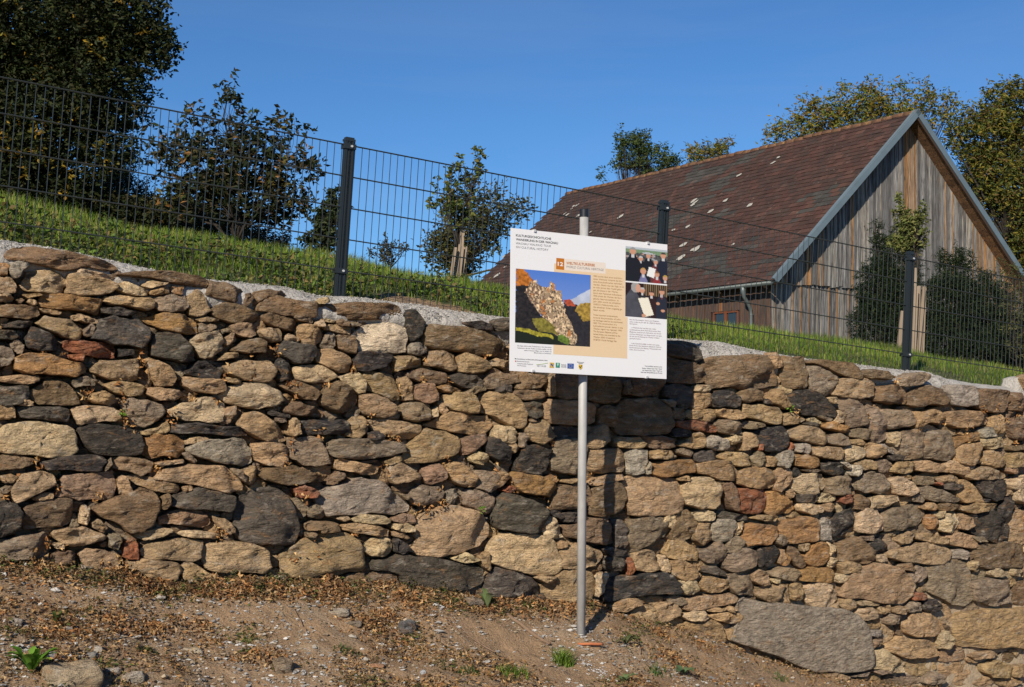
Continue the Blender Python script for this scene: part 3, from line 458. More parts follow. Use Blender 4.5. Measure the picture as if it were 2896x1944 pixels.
[5,2142,1573,2153,1554,2192,1542,2207,1557,2203,1588,2173,1603,2146,1603],[0,2207,1592,2211,1557,2222,1554,2226,1573,2219,1596],
[8,2230,1546,2253,1550,2276,1577,2288,1596,2280,1611,2261,1603,2238,1577],[7,2219,1600,2230,1569,2238,1580,2230,1600],
[7,2284,1569,2307,1542,2330,1534,2345,1546,2345,1584,2330,1600,2299,1600,2284,1588],[1,2261,1542,2295,1538,2292,1557,2272,1561],
[8,2364,1546,2403,1531,2430,1519,2460,1542,2479,1565,2479,1584,2453,1596,2403,1588,2372,1584,2364,1565],[3,2445,1519,2476,1515,2476,1531,2453,1531],
[5,2453,1546,2479,1527,2506,1523,2518,1550,2514,1565,2483,1569,2460,1561],[0,2541,1527,2575,1504,2595,1511,2583,1531,2556,1542],
[0,2598,1515,2633,1508,2690,1523,2690,1538,2644,1538,2602,1527],[0,2690,1519,2729,1508,2767,1519,2771,1546,2756,1554,2694,1542],
[0,2575,1546,2633,1534,2671,1538,2694,1557,2694,1577,2671,1596,2595,1592,2522,1577,2522,1565,2545,1557],[10,2694,1561,2729,1554,2744,1565,2736,1584,2698,1580],
[3,2752,1519,2779,1519,2794,1534,2767,1534],[8,2763,1554,2779,1538,2836,1538,2905,1542,2905,1607,2825,1611,2779,1603],
[1,2744,1592,2767,1588,2779,1607,2771,1619,2748,1611],[1,2345,1534,2368,1546,2368,1577,2349,1573],[1,2345,1577,2364,1580,2364,1603,2349,1607],
[0,2368,1596,2403,1588,2433,1596,2430,1619,2384,1623],[1,2487,1573,2510,1569,2514,1588,2491,1592],
[3,2180,1619,2211,1607,2253,1611,2265,1634,2261,1646,2222,1642,2184,1630],[7,2265,1642,2269,1615,2307,1603,2353,1607,2364,1623,2357,1646,2307,1646],
[1,2364,1634,2391,1623,2410,1626,2395,1646,2372,1649],[0,2130,1626,2146,1611,2173,1626,2184,1649,2161,1657,2134,1646],[1,2184,1638,2215,1638,2211,1653,2188,1649],
[0,2138,1672,2173,1657,2219,1653,2211,1699,2192,1711,2153,1692],[0,2219,1653,2238,1653,2242,1707,2215,1711,2207,1699],
[0,2242,1653,2276,1653,2276,1680,2269,1699,2245,1695],[1,2280,1661,2307,1649,2353,1653,2376,1680,2376,1699,2353,1715,2299,1715,2276,1688],
[0,2384,1688,2395,1642,2422,1611,2479,1596,2529,1603,2568,1626,2587,1653,2579,1684,2556,1707,2499,1707,2441,1692],[8,2552,1603,2575,1592,2591,1611,2583,1619,2556,1611],
[3,2575,1623,2598,1600,2625,1607,2621,1634,2606,1649,2583,1653],
[3,2625,1611,2660,1596,2710,1584,2748,1596,2756,1642,2759,1699,2736,1715,2702,1711,2660,1688,2633,1669,2641,1642],[6,2583,1688,2595,1676,2625,1680,2625,1695,2587,1699],
[5,2621,1703,2644,1695,2664,1715,2660,1730,2633,1734,2621,1719],[3,2572,1719,2583,1703,2614,1707,2610,1730,2575,1734],[0,2491,1719,2518,1711,2526,1734,2495,1738],
[0,2526,1722,2556,1715,2568,1726,2556,1738,2529,1734],[1,2430,1703,2460,1699,2495,1707,2487,1715,2437,1715],[0,2376,1711,2403,1688,2430,1703,2426,1722,2403,1730],
[0,2345,1722,2372,1707,2376,1722,2361,1730],[1,2433,1726,2468,1719,2491,1734,2487,1753,2453,1757,2430,1742],[3,2510,1757,2526,1738,2556,1742,2556,1765,2518,1768],
[10,2453,1795,2460,1784,2499,1784,2502,1791,2479,1803],[9,2464,1814,2491,1807,2491,1822,2468,1834],
[0,2560,1765,2595,1738,2633,1738,2664,1753,2683,1788,2652,1799,2595,1803,2568,1788],[3,2756,1649,2806,1638,2852,1642,2867,1680,2863,1703,2813,1715,2767,1703,2759,1680],
[1,2806,1619,2825,1607,2848,1623,2836,1634,2817,1634],[0,2702,1765,2729,1738,2806,1726,2913,1719,2913,1837,2806,1837,2729,1830,2713,1795],
[1,2867,1611,2905,1615,2905,1634,2871,1630],[1,2464,1845,2506,1837,2529,1857,2556,1880,2564,1903,2529,1903,2468,1891],
[0,2506,1834,2556,1803,2614,1811,2660,1826,2664,1853,2633,1864,2575,1864,2537,1849],[3,2403,1914,2453,1903,2464,1899,2453,1914,2414,1914],
[3,2468,1899,2506,1895,2522,1903,2491,1910],[0,2752,1857,2806,1841,2832,1853,2806,1864,2767,1868],[0,2786,1883,2825,1868,2863,1883,2867,1918,2813,1918,2790,1903],
[0,2867,1883,2905,1880,2905,1918,2871,1918],[3,2625,1922,2644,1903,2671,1910,2671,1933,2644,1937,2621,1933],[0,2326,1910,2364,1903,2403,1914,2384,1926,2345,1922],
[1,2660,1795,2683,1784,2702,1814,2683,1837,2664,1834],[8,1993,1035,2011,1013,2074,1008,2172,1008,2195,1053,2208,1089,2163,1098,2074,1093,2020,1098,2007,1075],
[4,1886,963,1957,968,1989,986,1993,1017,1975,1022,1886,1004],[8,1877,1017,1962,1026,1984,1035,1998,1080,1962,1084,1877,1075],  # darker kinds again, the board's shade put into the colour of both stones
[0,2177,1008,2204,995,2217,1017,2217,1035,2195,1044],[8,2217,1053,2226,1008,2280,1008,2289,1053,2284,1098,2231,1098],
[3,2289,1044,2320,1035,2365,1058,2378,1080,2369,1107,2343,1120,2298,1102],[8,2298,1026,2320,1017,2410,1026,2437,1058,2432,1071,2378,1062,2334,1040],
[0,2365,1116,2378,1071,2423,1066,2468,1084,2472,1120,2432,1129],[8,2441,1053,2468,1044,2504,1049,2526,1066,2513,1075,2455,1071],
[3,2544,1089,2558,1066,2611,1053,2629,1066,2602,1089,2567,1093],[8,2472,1093,2522,1089,2558,1089,2571,1120,2567,1143,2522,1143,2477,1134],
[8,2571,1120,2593,1098,2629,1089,2665,1102,2687,1134,2678,1147,2634,1143,2602,1152,2571,1143],[10,2679,1092,2713,1089,2758,1092,2761,1147,2730,1150,2696,1143],
[8,2761,1095,2816,1102,2860,1106,2850,1150,2843,1164,2798,1164,2764,1150],[8,2860,1109,2904,1112,2904,1164,2853,1160],[5,2155,1129,2175,1129,2178,1143,2158,1143],
[0,2175,1126,2195,1102,2212,1102,2229,1129,2240,1150,2223,1157,2195,1143,2175,1136],
[5,2233,1123,2253,1106,2287,1102,2321,1116,2349,1143,2366,1170,2359,1181,2321,1177,2270,1174,2243,1160],[1,2342,1126,2356,1123,2359,1140,2352,1143],
[3,2359,1136,2373,1126,2417,1129,2441,1150,2454,1198,2434,1204,2400,1208,2390,1170,2366,1147],[1,2359,1194,2369,1160,2390,1167,2393,1191,2373,1198],
[3,2451,1164,2461,1147,2475,1153,2502,1177,2512,1204,2519,1239,2495,1252,2475,1249,2468,1225,2454,1204],
[3,2492,1170,2509,1157,2577,1160,2591,1170,2591,1198,2560,1208,2516,1215,2499,1187],[0,2591,1164,2628,1164,2645,1157,2662,1164,2679,1187,2662,1201,2628,1194,2594,1211],
[0,2679,1164,2730,1160,2798,1164,2805,1170,2805,1201,2764,1208,2713,1211,2686,1198],[0,2809,1181,2826,1170,2839,1174,2846,1204,2839,1225,2822,1228,2809,1211],
[8,2853,1204,2870,1184,2904,1187,2904,1245,2870,1239],[0,2100,1143,2151,1143,2202,1153,2212,1164,2209,1198,2175,1198,2134,1184,2100,1177],
[0,2212,1184,2236,1167,2270,1177,2287,1187,2264,1198,2219,1204],[1,2287,1184,2304,1181,2325,1194,2321,1201,2291,1194],[3,2308,1177,2332,1177,2356,1184,2349,1194],
[7,2325,1198,2356,1191,2400,1204,2403,1225,2379,1225,2332,1211],[4,2281,1198,2304,1194,2321,1204,2311,1211,2287,1204],
[3,2103,1198,2117,1191,2168,1198,2165,1208,2134,1215,2107,1211],[5,2137,1228,2161,1211,2212,1204,2229,1215,2240,1245,2229,1266,2202,1279,2161,1273,2148,1252],
[0,2107,1225,2127,1225,2144,1245,2144,1262,2117,1273,2100,1273],[0,2229,1221,2253,1211,2270,1204,2304,1208,2332,1228,2339,1252,2321,1262,2270,1249,2243,1242],
[3,2339,1232,2373,1225,2400,1239,2400,1259,2373,1262,2339,1252],[3,2403,1218,2434,1211,2468,1215,2475,1239,2451,1245,2407,1235],
[0,2403,1245,2434,1242,2451,1252,2448,1262,2407,1256],[3,2533,1273,2536,1245,2560,1221,2594,1215,2614,1225,2618,1266,2604,1293,2570,1300,2536,1293],
[3,2618,1232,2638,1221,2679,1218,2696,1225,2703,1273,2700,1296,2672,1303,2618,1296,2614,1273],[1,2519,1225,2543,1221,2557,1232,2536,1266,2522,1252],
[7,2706,1239,2747,1228,2775,1221,2775,1242,2730,1249,2706,1266],[10,2775,1218,2805,1208,2816,1235,2781,1239],
[0,2706,1273,2730,1256,2771,1252,2781,1279,2781,1307,2747,1317,2706,1307],[1,2775,1245,2809,1239,2846,1242,2850,1266,2809,1273,2781,1266],
[0,2785,1279,2809,1273,2836,1279,2850,1307,2843,1324,2816,1327,2788,1313],[8,2856,1262,2904,1259,2904,1273,2860,1276],
[0,2856,1290,2877,1279,2904,1283,2904,1313,2856,1324],[6,2148,1259,2161,1256,2161,1276,2148,1276],[6,2229,1273,2240,1252,2250,1256,2250,1266,2236,1276],
[10,2250,1259,2270,1252,2291,1259,2291,1276,2284,1286,2253,1279],[0,2294,1269,2304,1262,2373,1266,2383,1273,2379,1296,2356,1300,2304,1290],
[1,2383,1273,2407,1259,2441,1266,2451,1279,2441,1296,2413,1307,2390,1307],[0,2451,1259,2468,1252,2502,1266,2509,1279,2482,1296,2454,1293],
[10,2485,1259,2502,1256,2529,1276,2529,1286,2509,1279],[5,2509,1290,2536,1286,2557,1290,2550,1303,2516,1303],[3,2131,1293,2148,1276,2168,1286,2168,1317,2141,1320],
[0,2168,1300,2185,1290,2199,1300,2199,1320,2168,1320],[10,2202,1300,2212,1276,2236,1276,2247,1293,2243,1313,2219,1324,2202,1317],
[7,2250,1290,2277,1286,2311,1296,2311,1320,2287,1327,2253,1317],[5,2318,1313,2339,1307,2373,1307,2400,1327,2393,1337,2356,1344,2328,1334],
[2,2369,1307,2390,1307,2403,1324,2400,1330],[2,2403,1317,2430,1313,2434,1334,2424,1348,2403,1344],[0,2420,1310,2448,1300,2475,1307,2475,1327,2441,1330],
[3,2475,1313,2488,1300,2509,1300,2522,1313,2516,1337,2492,1337],[0,2522,1334,2533,1307,2577,1307,2587,1310,2587,1334,2550,1341],
[0,2587,1307,2628,1303,2672,1317,2683,1337,2645,1337,2594,1330],[0,2679,1313,2696,1303,2730,1313,2744,1337,2720,1344,2686,1337],
[10,2737,1313,2754,1310,2754,1327,2744,1327],[0,2727,1344,2754,1327,2798,1320,2850,1341,2853,1354,2798,1358,2747,1358],
[9,2853,1324,2870,1320,2880,1334,2867,1341,2853,1334],[0,2090,1341,2117,1324,2151,1320,2185,1330,2199,1354,2195,1375,2168,1382,2117,1378,2090,1368],
[0,2195,1334,2212,1324,2236,1327,2243,1351,2229,1378,2206,1392,2195,1382,2202,1358],[5,2240,1334,2253,1324,2267,1330,2267,1348,2250,1354,2240,1348],
[3,2270,1330,2304,1327,2321,1330,2304,1337],[1,2243,1361,2270,1344,2304,1337,2332,1344,2349,1365,2342,1385,2304,1399,2270,1399,2247,1382],
[3,2345,1358,2373,1344,2400,1344,2413,1375,2407,1395,2379,1402,2349,1395],[3,2430,1382,2441,1348,2468,1334,2502,1344,2516,1368,2512,1388,2492,1399,2448,1395],
[1,2512,1358,2543,1348,2577,1365,2594,1388,2570,1405,2536,1399,2526,1375],[0,2550,1348,2570,1341,2584,1354,2560,1358],
[3,2584,1351,2611,1348,2645,1351,2649,1368,2628,1375,2594,1371],[0,2645,1351,2696,1344,2717,1354,2713,1368,2662,1365],[6,2649,1365,2666,1365,2666,1375,2652,1371],
[4,2672,1371,2686,1365,2720,1371,2724,1382,2696,1388,2672,1382],[3,2594,1382,2628,1375,2662,1385,2696,1402,2720,1412,2706,1422,2645,1419,2604,1399],
[0,2720,1358,2747,1365,2764,1382,2781,1409,2781,1422,2730,1422,2713,1402],[5,2764,1368,2781,1358,2833,1358,2846,1368,2846,1395,2843,1412,2816,1419,2788,1405],
[5,2775,1412,2805,1412,2805,1422,2778,1422],[1,2856,1368,2877,1354,2904,1344,2904,1378,2867,1385],[0,2846,1392,2873,1385,2873,1402,2850,1405],
[4,2250,1402,2270,1399,2311,1399,2321,1416,2304,1426,2264,1422],[1,2321,1409,2339,1395,2373,1402,2376,1416,2349,1422,2321,1422],
[6,2379,1405,2400,1399,2413,1402,2413,1422,2390,1426,2379,1419],[0,2229,1392,2243,1385,2247,1402,2236,1412],
[6,2090,1385,2134,1382,2168,1385,2175,1402,2168,1436,2151,1453,2090,1446],[7,2175,1395,2202,1392,2243,1416,2264,1440,2243,1453,2202,1457,2182,1457,2168,1443],
[1,2264,1429,2287,1422,2332,1433,2335,1446,2304,1457,2270,1446],[0,2328,1429,2356,1422,2373,1436,2356,1450,2335,1443],
[8,2417,1409,2434,1399,2458,1412,2468,1436,2451,1446,2420,1440],[1,2468,1409,2492,1402,2543,1402,2546,1416,2509,1436,2468,1440],
[3,2580,1409,2601,1395,2628,1409,2611,1422,2584,1419],[0,2608,1433,2638,1422,2655,1433,2645,1446,2611,1440],
[8,2655,1429,2679,1422,2730,1429,2730,1443,2696,1446,2659,1443],[0,2730,1436,2764,1422,2822,1426,2816,1443,2764,1453,2734,1446],
[5,2839,1436,2850,1409,2867,1405,2877,1429,2867,1457,2850,1470,2836,1457],[1,2877,1382,2904,1388,2904,1426,2877,1416],
[0,2127,1467,2151,1457,2202,1460,2195,1474,2161,1474],[1,2645,1453,2679,1446,2679,1463,2652,1467],
[8,2957,1431,2957,1437,2954,1446,2943,1451,2927,1446,2919,1431,2926,1415,2942,1410,2954,1413,2957,1423,2957,1429],
[8,1528,1012,1519,1026,1502,1028,1484,1028,1468,1024,1459,1010,1465,994,1480,987,1495,986,1509,988,1524,996],
[3,-6,1410,-21,1432,-42,1438,-57,1429,-61,1416,-61,1411,-61,1409,-61,1400,-56,1385,-38,1378,-13,1387],
[8,2955,1689,2952,1704,2939,1715,2915,1718,2888,1710,2875,1684,2886,1657,2912,1647,2937,1648,2951,1657,2955,1673],
[3,2957,1527,2957,1531,2955,1539,2944,1546,2928,1544,2919,1530,2925,1514,2940,1507,2952,1509,2956,1519,2957,1525],
[0,-13,1228,-25,1242,-43,1243,-56,1237,-60,1227,-60,1218,-60,1210,-57,1200,-45,1193,-26,1193,-13,1206],
[3,-1,783,-20,805,-46,799,-59,779,-61,768,-61,766,-61,764,-58,753,-44,732,-19,726,0,749],
[0,2788,1920,2767,1938,2740,1943,2715,1944,2691,1937,2676,1913,2679,1885,2704,1873,2732,1871,2757,1877,2783,1894],
[8,2957,1259,2957,1264,2953,1275,2939,1284,2918,1279,2908,1259,2917,1239,2938,1231,2953,1236,2957,1249,2957,1257],
[0,1633,997,1621,1019,1597,1025,1572,1027,1549,1025,1535,1005,1535,976,1551,959,1576,960,1601,965,1624,974],
[0,2956,1931,2956,1936,2953,1941,2945,1944,2928,1943,2911,1933,2912,1916,2931,1905,2947,1906,2954,1917,2956,1926],
[0,2955,1856,2950,1869,2936,1872,2916,1870,2896,1864,2894,1850,2909,1836,2922,1826,2936,1820,2950,1823,2955,1837],
[0,2956,1176,2955,1184,2950,1192,2936,1196,2919,1193,2909,1178,2915,1162,2932,1155,2946,1155,2954,1160,2956,1169],
[3,2617,1936,2593,1944,2579,1945,2578,1945,2574,1945,2559,1940,2542,1926,2550,1914,2572,1912,2595,1914,2618,1921],
[8,1809,1026,1792,1043,1769,1046,1746,1044,1723,1037,1712,1015,1722,993,1745,985,1769,981,1793,981,1809,999],
[3,1712,1012,1695,1036,1670,1043,1639,1043,1620,1034,1627,1010,1635,987,1642,970,1661,963,1688,968,1711,984],
[3,2956,1334,2956,1344,2952,1358,2936,1370,2909,1369,2892,1349,2896,1318,2912,1294,2936,1296,2953,1312,2956,1326],
[0,2957,1610,2957,1613,2955,1622,2943,1636,2923,1638,2911,1620,2912,1594,2926,1578,2946,1583,2956,1599,2957,1608],
[4,-5,921,-18,939,-41,947,-56,938,-60,924,-60,915,-60,911,-59,898,-51,883,-35,883,-16,899],
[8,-18,1073,-25,1097,-45,1095,-58,1073,-61,1060,-61,1058,-61,1056,-58,1043,-46,1022,-28,1021,-19,1044],
[0,2951,1483,2937,1502,2915,1506,2894,1503,2875,1495,2866,1477,2874,1459,2891,1447,2908,1445,2928,1449,2947,1461],
[8,-13,835,-21,856,-42,858,-57,846,-61,835,-61,831,-61,829,-60,820,-56,806,-41,803,-22,813],
[3,-11,1292,-24,1311,-45,1311,-58,1299,-61,1290,-61,1286,-61,1285,-60,1277,-55,1264,-38,1260,-18,1270],
[8,-19,1376,-39,1381,-53,1384,-58,1386,-60,1381,-60,1375,-60,1370,-58,1361,-51,1353,-35,1353,-18,1362],
[0,-14,974,-24,992,-45,991,-58,979,-61,970,-61,966,-61,965,-60,956,-56,946,-43,946,-24,956],
[3,-24,1168,-33,1182,-49,1182,-59,1173,-61,1165,-61,1162,-61,1161,-60,1154,-55,1146,-43,1144,-28,1152],
[0,2957,1775,2957,1782,2952,1798,2936,1807,2921,1796,2916,1774,2921,1752,2936,1741,2952,1751,2957,1766,2957,1773],
[0,2500,1939,2482,1945,2475,1945,2473,1945,2467,1945,2450,1939,2440,1925,2454,1916,2474,1913,2495,1915,2510,1925],
[0,-21,1539,-28,1560,-46,1559,-58,1540,-61,1528,-61,1526,-61,1524,-59,1512,-46,1492,-28,1490,-21,1511],
[8,2957,1379,2957,1384,2953,1396,2937,1407,2916,1403,2917,1386,2936,1373,2950,1367,2955,1364,2957,1371,2957,1377],
[8,2877,1877,2860,1881,2851,1879,2849,1877,2843,1876,2835,1871,2832,1861,2840,1852,2856,1847,2876,1848,2886,1861],
[3,-23,1467,-31,1482,-47,1487,-58,1482,-61,1473,-61,1467,-61,1465,-61,1459,-58,1449,-46,1446,-30,1451],
[0,1898,1013,1882,1029,1860,1039,1836,1042,1814,1036,1804,1012,1804,985,1824,975,1850,975,1868,980,1888,994],
[0,825,1638,821,1651,804,1655,787,1657,770,1655,760,1642,765,1625,779,1617,793,1614,804,1616,816,1625],
[0,816,1552,813,1563,796,1569,780,1570,766,1565,763,1555,776,1547,784,1544,786,1543,787,1543,799,1545],
[0,1523,974,1492,988,1465,994,1446,995,1433,982,1427,961,1432,944,1448,936,1467,934,1493,936,1523,950],
[8,-17,1129,-27,1148,-47,1142,-59,1125,-61,1116,-61,1114,-61,1112,-59,1103,-53,1094,-39,1096,-24,1107],
[0,2822,1939,2802,1945,2798,1945,2797,1945,2785,1944,2770,1940,2776,1932,2790,1923,2802,1918,2825,1919,2840,1927],
[0,2723,1736,2714,1754,2701,1767,2686,1769,2671,1759,2661,1746,2659,1725,2663,1705,2681,1704,2703,1713,2720,1722],
[0,2957,1575,2957,1579,2955,1584,2951,1584,2940,1581,2926,1574,2926,1563,2941,1556,2952,1559,2956,1567,2957,1573],
[0,2890,1654,2878,1663,2864,1660,2857,1657,2856,1656,2855,1655,2855,1653,2856,1652,2860,1646,2871,1638,2886,1640],
[0,2750,1853,2742,1867,2721,1873,2695,1876,2671,1871,2672,1851,2690,1832,2705,1820,2716,1814,2726,1823,2739,1838],
[0,2887,1941,2874,1945,2870,1945,2869,1945,2855,1944,2833,1937,2835,1925,2856,1919,2873,1918,2890,1921,2898,1931],
[8,1046,1661,1036,1672,1018,1674,1000,1673,982,1667,974,1650,984,1633,1002,1628,1021,1624,1035,1626,1042,1642],
[8,2552,1942,2540,1945,2531,1945,2529,1945,2524,1945,2515,1943,2512,1932,2515,1917,2529,1909,2544,1915,2552,1930],
[8,-18,1336,-33,1350,-50,1350,-59,1342,-61,1333,-61,1330,-61,1328,-59,1321,-55,1312,-43,1312,-25,1321],
[0,2665,1894,2643,1909,2625,1916,2612,1917,2594,1911,2574,1896,2573,1878,2595,1869,2617,1868,2639,1868,2663,1876],
[0,2548,1802,2530,1818,2513,1828,2500,1829,2486,1818,2477,1808,2489,1801,2502,1787,2509,1771,2529,1769,2550,1783],
[3,1899,1551,1887,1565,1877,1572,1867,1574,1856,1569,1847,1559,1848,1548,1857,1540,1869,1532,1888,1527,1902,1534],
[8,-27,724,-45,737,-54,740,-59,732,-61,724,-61,722,-61,720,-59,712,-51,701,-30,698,-15,708],
[0,949,1338,941,1352,930,1363,917,1366,907,1357,895,1340,887,1325,901,1319,921,1317,935,1316,947,1324],
[0,2957,1214,2957,1217,2955,1223,2949,1229,2934,1230,2916,1219,2917,1205,2937,1198,2951,1200,2956,1206,2957,1212],
[1,2957,1131,2957,1139,2954,1151,2938,1157,2928,1150,2941,1136,2952,1128,2953,1127,2954,1127,2956,1128,2957,1129],
[0,2957,1891,2957,1897,2955,1905,2942,1909,2921,1907,2915,1893,2929,1880,2946,1874,2955,1873,2957,1882,2957,1889],
[0,-27,1012,-41,1023,-53,1026,-59,1018,-61,1009,-61,1006,-61,1004,-59,997,-55,991,-43,992,-28,1000],
[8,793,1016,788,1027,778,1033,766,1029,748,1021,738,1011,749,998,764,986,776,984,786,993,791,1005],
[0,2883,1252,2872,1261,2857,1264,2851,1255,2848,1248,2847,1246,2847,1245,2849,1237,2853,1227,2860,1228,2874,1240],
[3,885,1439,877,1457,866,1470,851,1465,841,1449,833,1431,833,1416,847,1411,865,1412,882,1415,891,1424],
[8,1799,1466,1789,1477,1774,1483,1763,1478,1745,1470,1736,1460,1749,1451,1764,1440,1774,1432,1782,1439,1793,1454],
[8,2957,1730,2957,1733,2955,1739,2949,1744,2937,1743,2924,1735,2927,1723,2941,1716,2952,1716,2956,1722,2957,1728],
[4,1586,1052,1575,1063,1564,1066,1554,1064,1541,1060,1526,1051,1527,1038,1543,1031,1558,1030,1573,1032,1586,1039],
[0,1508,1051,1487,1064,1477,1068,1467,1066,1450,1059,1434,1048,1440,1031,1458,1019,1474,1024,1501,1030,1521,1036],
[4,1656,1227,1645,1242,1621,1244,1603,1244,1586,1242,1571,1228,1572,1211,1591,1204,1608,1204,1621,1205,1641,1212],
[3,1727,1712,1721,1723,1705,1725,1687,1723,1671,1719,1668,1707,1680,1695,1691,1688,1703,1682,1714,1682,1721,1694],
[0,978,1655,968,1673,951,1676,933,1675,913,1674,893,1663,898,1646,919,1637,936,1635,954,1632,973,1636],
[8,1702,1347,1692,1356,1676,1363,1666,1367,1655,1362,1648,1352,1650,1341,1659,1330,1667,1323,1676,1329,1691,1339],
[0,1952,1771,1950,1784,1936,1787,1919,1784,1902,1777,1897,1764,1909,1753,1923,1746,1932,1743,1940,1749,1946,1758],
[8,100,1508,86,1514,67,1517,59,1519,49,1518,44,1512,49,1504,56,1498,62,1492,69,1490,86,1498],
[3,-32,1250,-37,1258,-51,1262,-59,1259,-61,1251,-61,1247,-61,1245,-60,1242,-58,1239,-55,1240,-45,1244],
[3,1460,1331,1455,1340,1446,1344,1436,1340,1423,1334,1410,1324,1413,1313,1431,1310,1448,1306,1460,1305,1462,1317],
[0,429,1001,423,1019,411,1031,397,1027,387,1013,381,999,380,989,391,985,404,980,417,978,428,986],
[3,275,1028,265,1037,254,1047,244,1052,235,1041,230,1027,236,1018,246,1011,255,1009,268,1012,278,1018],
[3,198,997,196,1010,181,1015,168,1012,156,1007,151,1001,158,993,164,978,170,961,180,963,189,982],
[0,401,1634,384,1643,357,1640,342,1635,326,1630,317,1620,327,1608,342,1595,351,1591,360,1602,382,1617],
[0,1426,1511,1418,1519,1408,1525,1398,1524,1391,1516,1389,1506,1391,1495,1398,1489,1407,1490,1416,1496,1425,1503],
[8,435,1082,432,1096,421,1103,408,1095,398,1085,394,1075,395,1060,402,1044,414,1043,424,1056,430,1070],
[0,697,1650,672,1659,650,1660,635,1662,622,1658,614,1642,614,1624,630,1619,648,1621,667,1623,693,1632],
[3,-30,870,-35,880,-49,884,-58,879,-61,871,-61,867,-61,865,-60,860,-58,853,-52,854,-41,860],
[3,1293,1373,1286,1383,1273,1388,1263,1386,1251,1381,1241,1374,1247,1366,1258,1352,1265,1342,1273,1350,1285,1364],
[0,1200,1459,1187,1465,1177,1464,1173,1462,1171,1460,1167,1457,1163,1451,1166,1444,1175,1439,1189,1440,1202,1447],
[8,1188,1373,1179,1385,1163,1394,1149,1395,1130,1390,1123,1380,1138,1371,1151,1367,1154,1367,1158,1366,1173,1367],
[3,533,1051,522,1068,512,1076,502,1065,495,1053,481,1039,472,1023,488,1022,509,1027,526,1029,538,1036],
[3,45,1039,45,1045,43,1055,30,1062,14,1058,14,1045,27,1033,37,1020,42,1013,45,1026,45,1037],
[3,1412,1315,1411,1328,1401,1333,1387,1333,1368,1331,1356,1325,1369,1314,1383,1304,1389,1298,1397,1299,1406,1305],
[4,-29,1577,-34,1588,-49,1589,-59,1581,-61,1574,-61,1570,-61,1569,-60,1562,-56,1554,-50,1556,-39,1565],
[0,1106,1355,1108,1373,1092,1369,1074,1359,1062,1353,1059,1344,1068,1335,1077,1326,1087,1318,1097,1322,1101,1335],
[3,90,1425,83,1434,70,1442,60,1440,53,1432,52,1426,57,1422,60,1420,62,1419,64,1419,76,1420],
[0,6,1366,6,1380,-3,1388,-14,1381,-17,1369,-18,1362,-20,1358,-21,1349,-13,1338,-3,1339,3,1351],
[0,266,1121,258,1139,244,1143,230,1135,223,1124,213,1109,209,1097,225,1096,242,1097,259,1097,271,1104],
[4,232,1208,225,1214,214,1215,206,1212,192,1209,179,1203,188,1194,202,1186,210,1184,217,1191,226,1199],
[8,259,1285,248,1288,239,1288,235,1288,228,1286,222,1282,222,1271,228,1257,239,1254,250,1265,258,1277],
[0,1891,1701,1883,1709,1874,1716,1866,1721,1852,1718,1838,1707,1839,1694,1855,1688,1868,1688,1879,1689,1890,1692],
[0,2638,1666,2636,1679,2624,1680,2608,1677,2593,1673,2593,1662,2604,1653,2614,1647,2622,1641,2633,1641,2637,1650],
[3,2563,1546,2556,1553,2543,1559,2532,1561,2523,1556,2518,1545,2514,1528,2519,1513,2533,1513,2543,1527,2553,1538],
[0,2957,1294,2957,1298,2955,1303,2951,1303,2942,1300,2934,1296,2938,1289,2947,1283,2953,1282,2956,1288,2957,1293],
[3,2809,1627,2800,1638,2789,1643,2776,1644,2764,1642,2762,1633,2771,1625,2778,1617,2783,1609,2794,1608,2806,1615],
[0,2898,1718,2890,1720,2880,1720,2875,1720,2855,1720,2836,1717,2851,1708,2870,1697,2877,1696,2883,1704,2892,1712],
[8,1388,1557,1378,1565,1367,1572,1355,1576,1343,1570,1342,1558,1354,1550,1363,1547,1373,1537,1387,1532,1393,1543],
[0,2515,1763,2506,1775,2497,1781,2486,1783,2471,1782,2460,1774,2467,1763,2481,1758,2491,1753,2504,1746,2516,1749],
[3,308,1095,294,1105,283,1107,275,1104,266,1100,260,1097,267,1092,275,1083,282,1072,298,1069,312,1080],
[0,766,1371,759,1380,742,1384,725,1389,713,1388,717,1375,725,1363,729,1355,734,1348,741,1351,754,1360],
[8,2896,1184,2878,1190,2859,1195,2851,1198,2847,1189,2844,1178,2843,1169,2849,1163,2859,1163,2871,1165,2890,1172],
[3,765,1648,762,1659,751,1663,739,1662,724,1660,706,1651,706,1637,724,1629,740,1628,751,1630,760,1636],
[0,2654,1810,2654,1819,2643,1820,2632,1815,2623,1810,2621,1804,2630,1801,2637,1799,2638,1799,2640,1800,2645,1802],
[0,843,1135,834,1142,824,1147,810,1150,800,1146,803,1133,808,1120,814,1113,823,1113,833,1118,842,1125],
[3,87,830,78,835,65,841,56,844,47,840,47,830,49,818,52,807,60,805,67,814,77,824],
[0,804,1590,801,1604,792,1613,780,1613,772,1604,769,1594,767,1584,769,1574,778,1571,791,1573,801,1579],
[8,842,1404,841,1410,835,1415,828,1414,823,1409,813,1402,805,1390,812,1379,826,1380,834,1390,839,1398],
[0,2922,1525,2920,1540,2902,1542,2883,1539,2872,1535,2869,1524,2872,1510,2878,1501,2887,1503,2898,1507,2910,1511],
[8,1568,1423,1566,1435,1559,1442,1549,1438,1540,1431,1523,1421,1511,1408,1528,1406,1548,1409,1556,1412,1564,1415],
[4,1570,956,1558,962,1543,967,1534,969,1529,960,1526,949,1525,940,1534,939,1543,940,1552,941,1565,947],
[3,890,1659,875,1669,862,1670,851,1668,835,1665,823,1654,830,1643,848,1640,859,1642,873,1642,890,1646],
[0,159,1597,157,1607,147,1609,133,1607,111,1603,99,1592,116,1583,137,1573,147,1565,154,1571,157,1585],
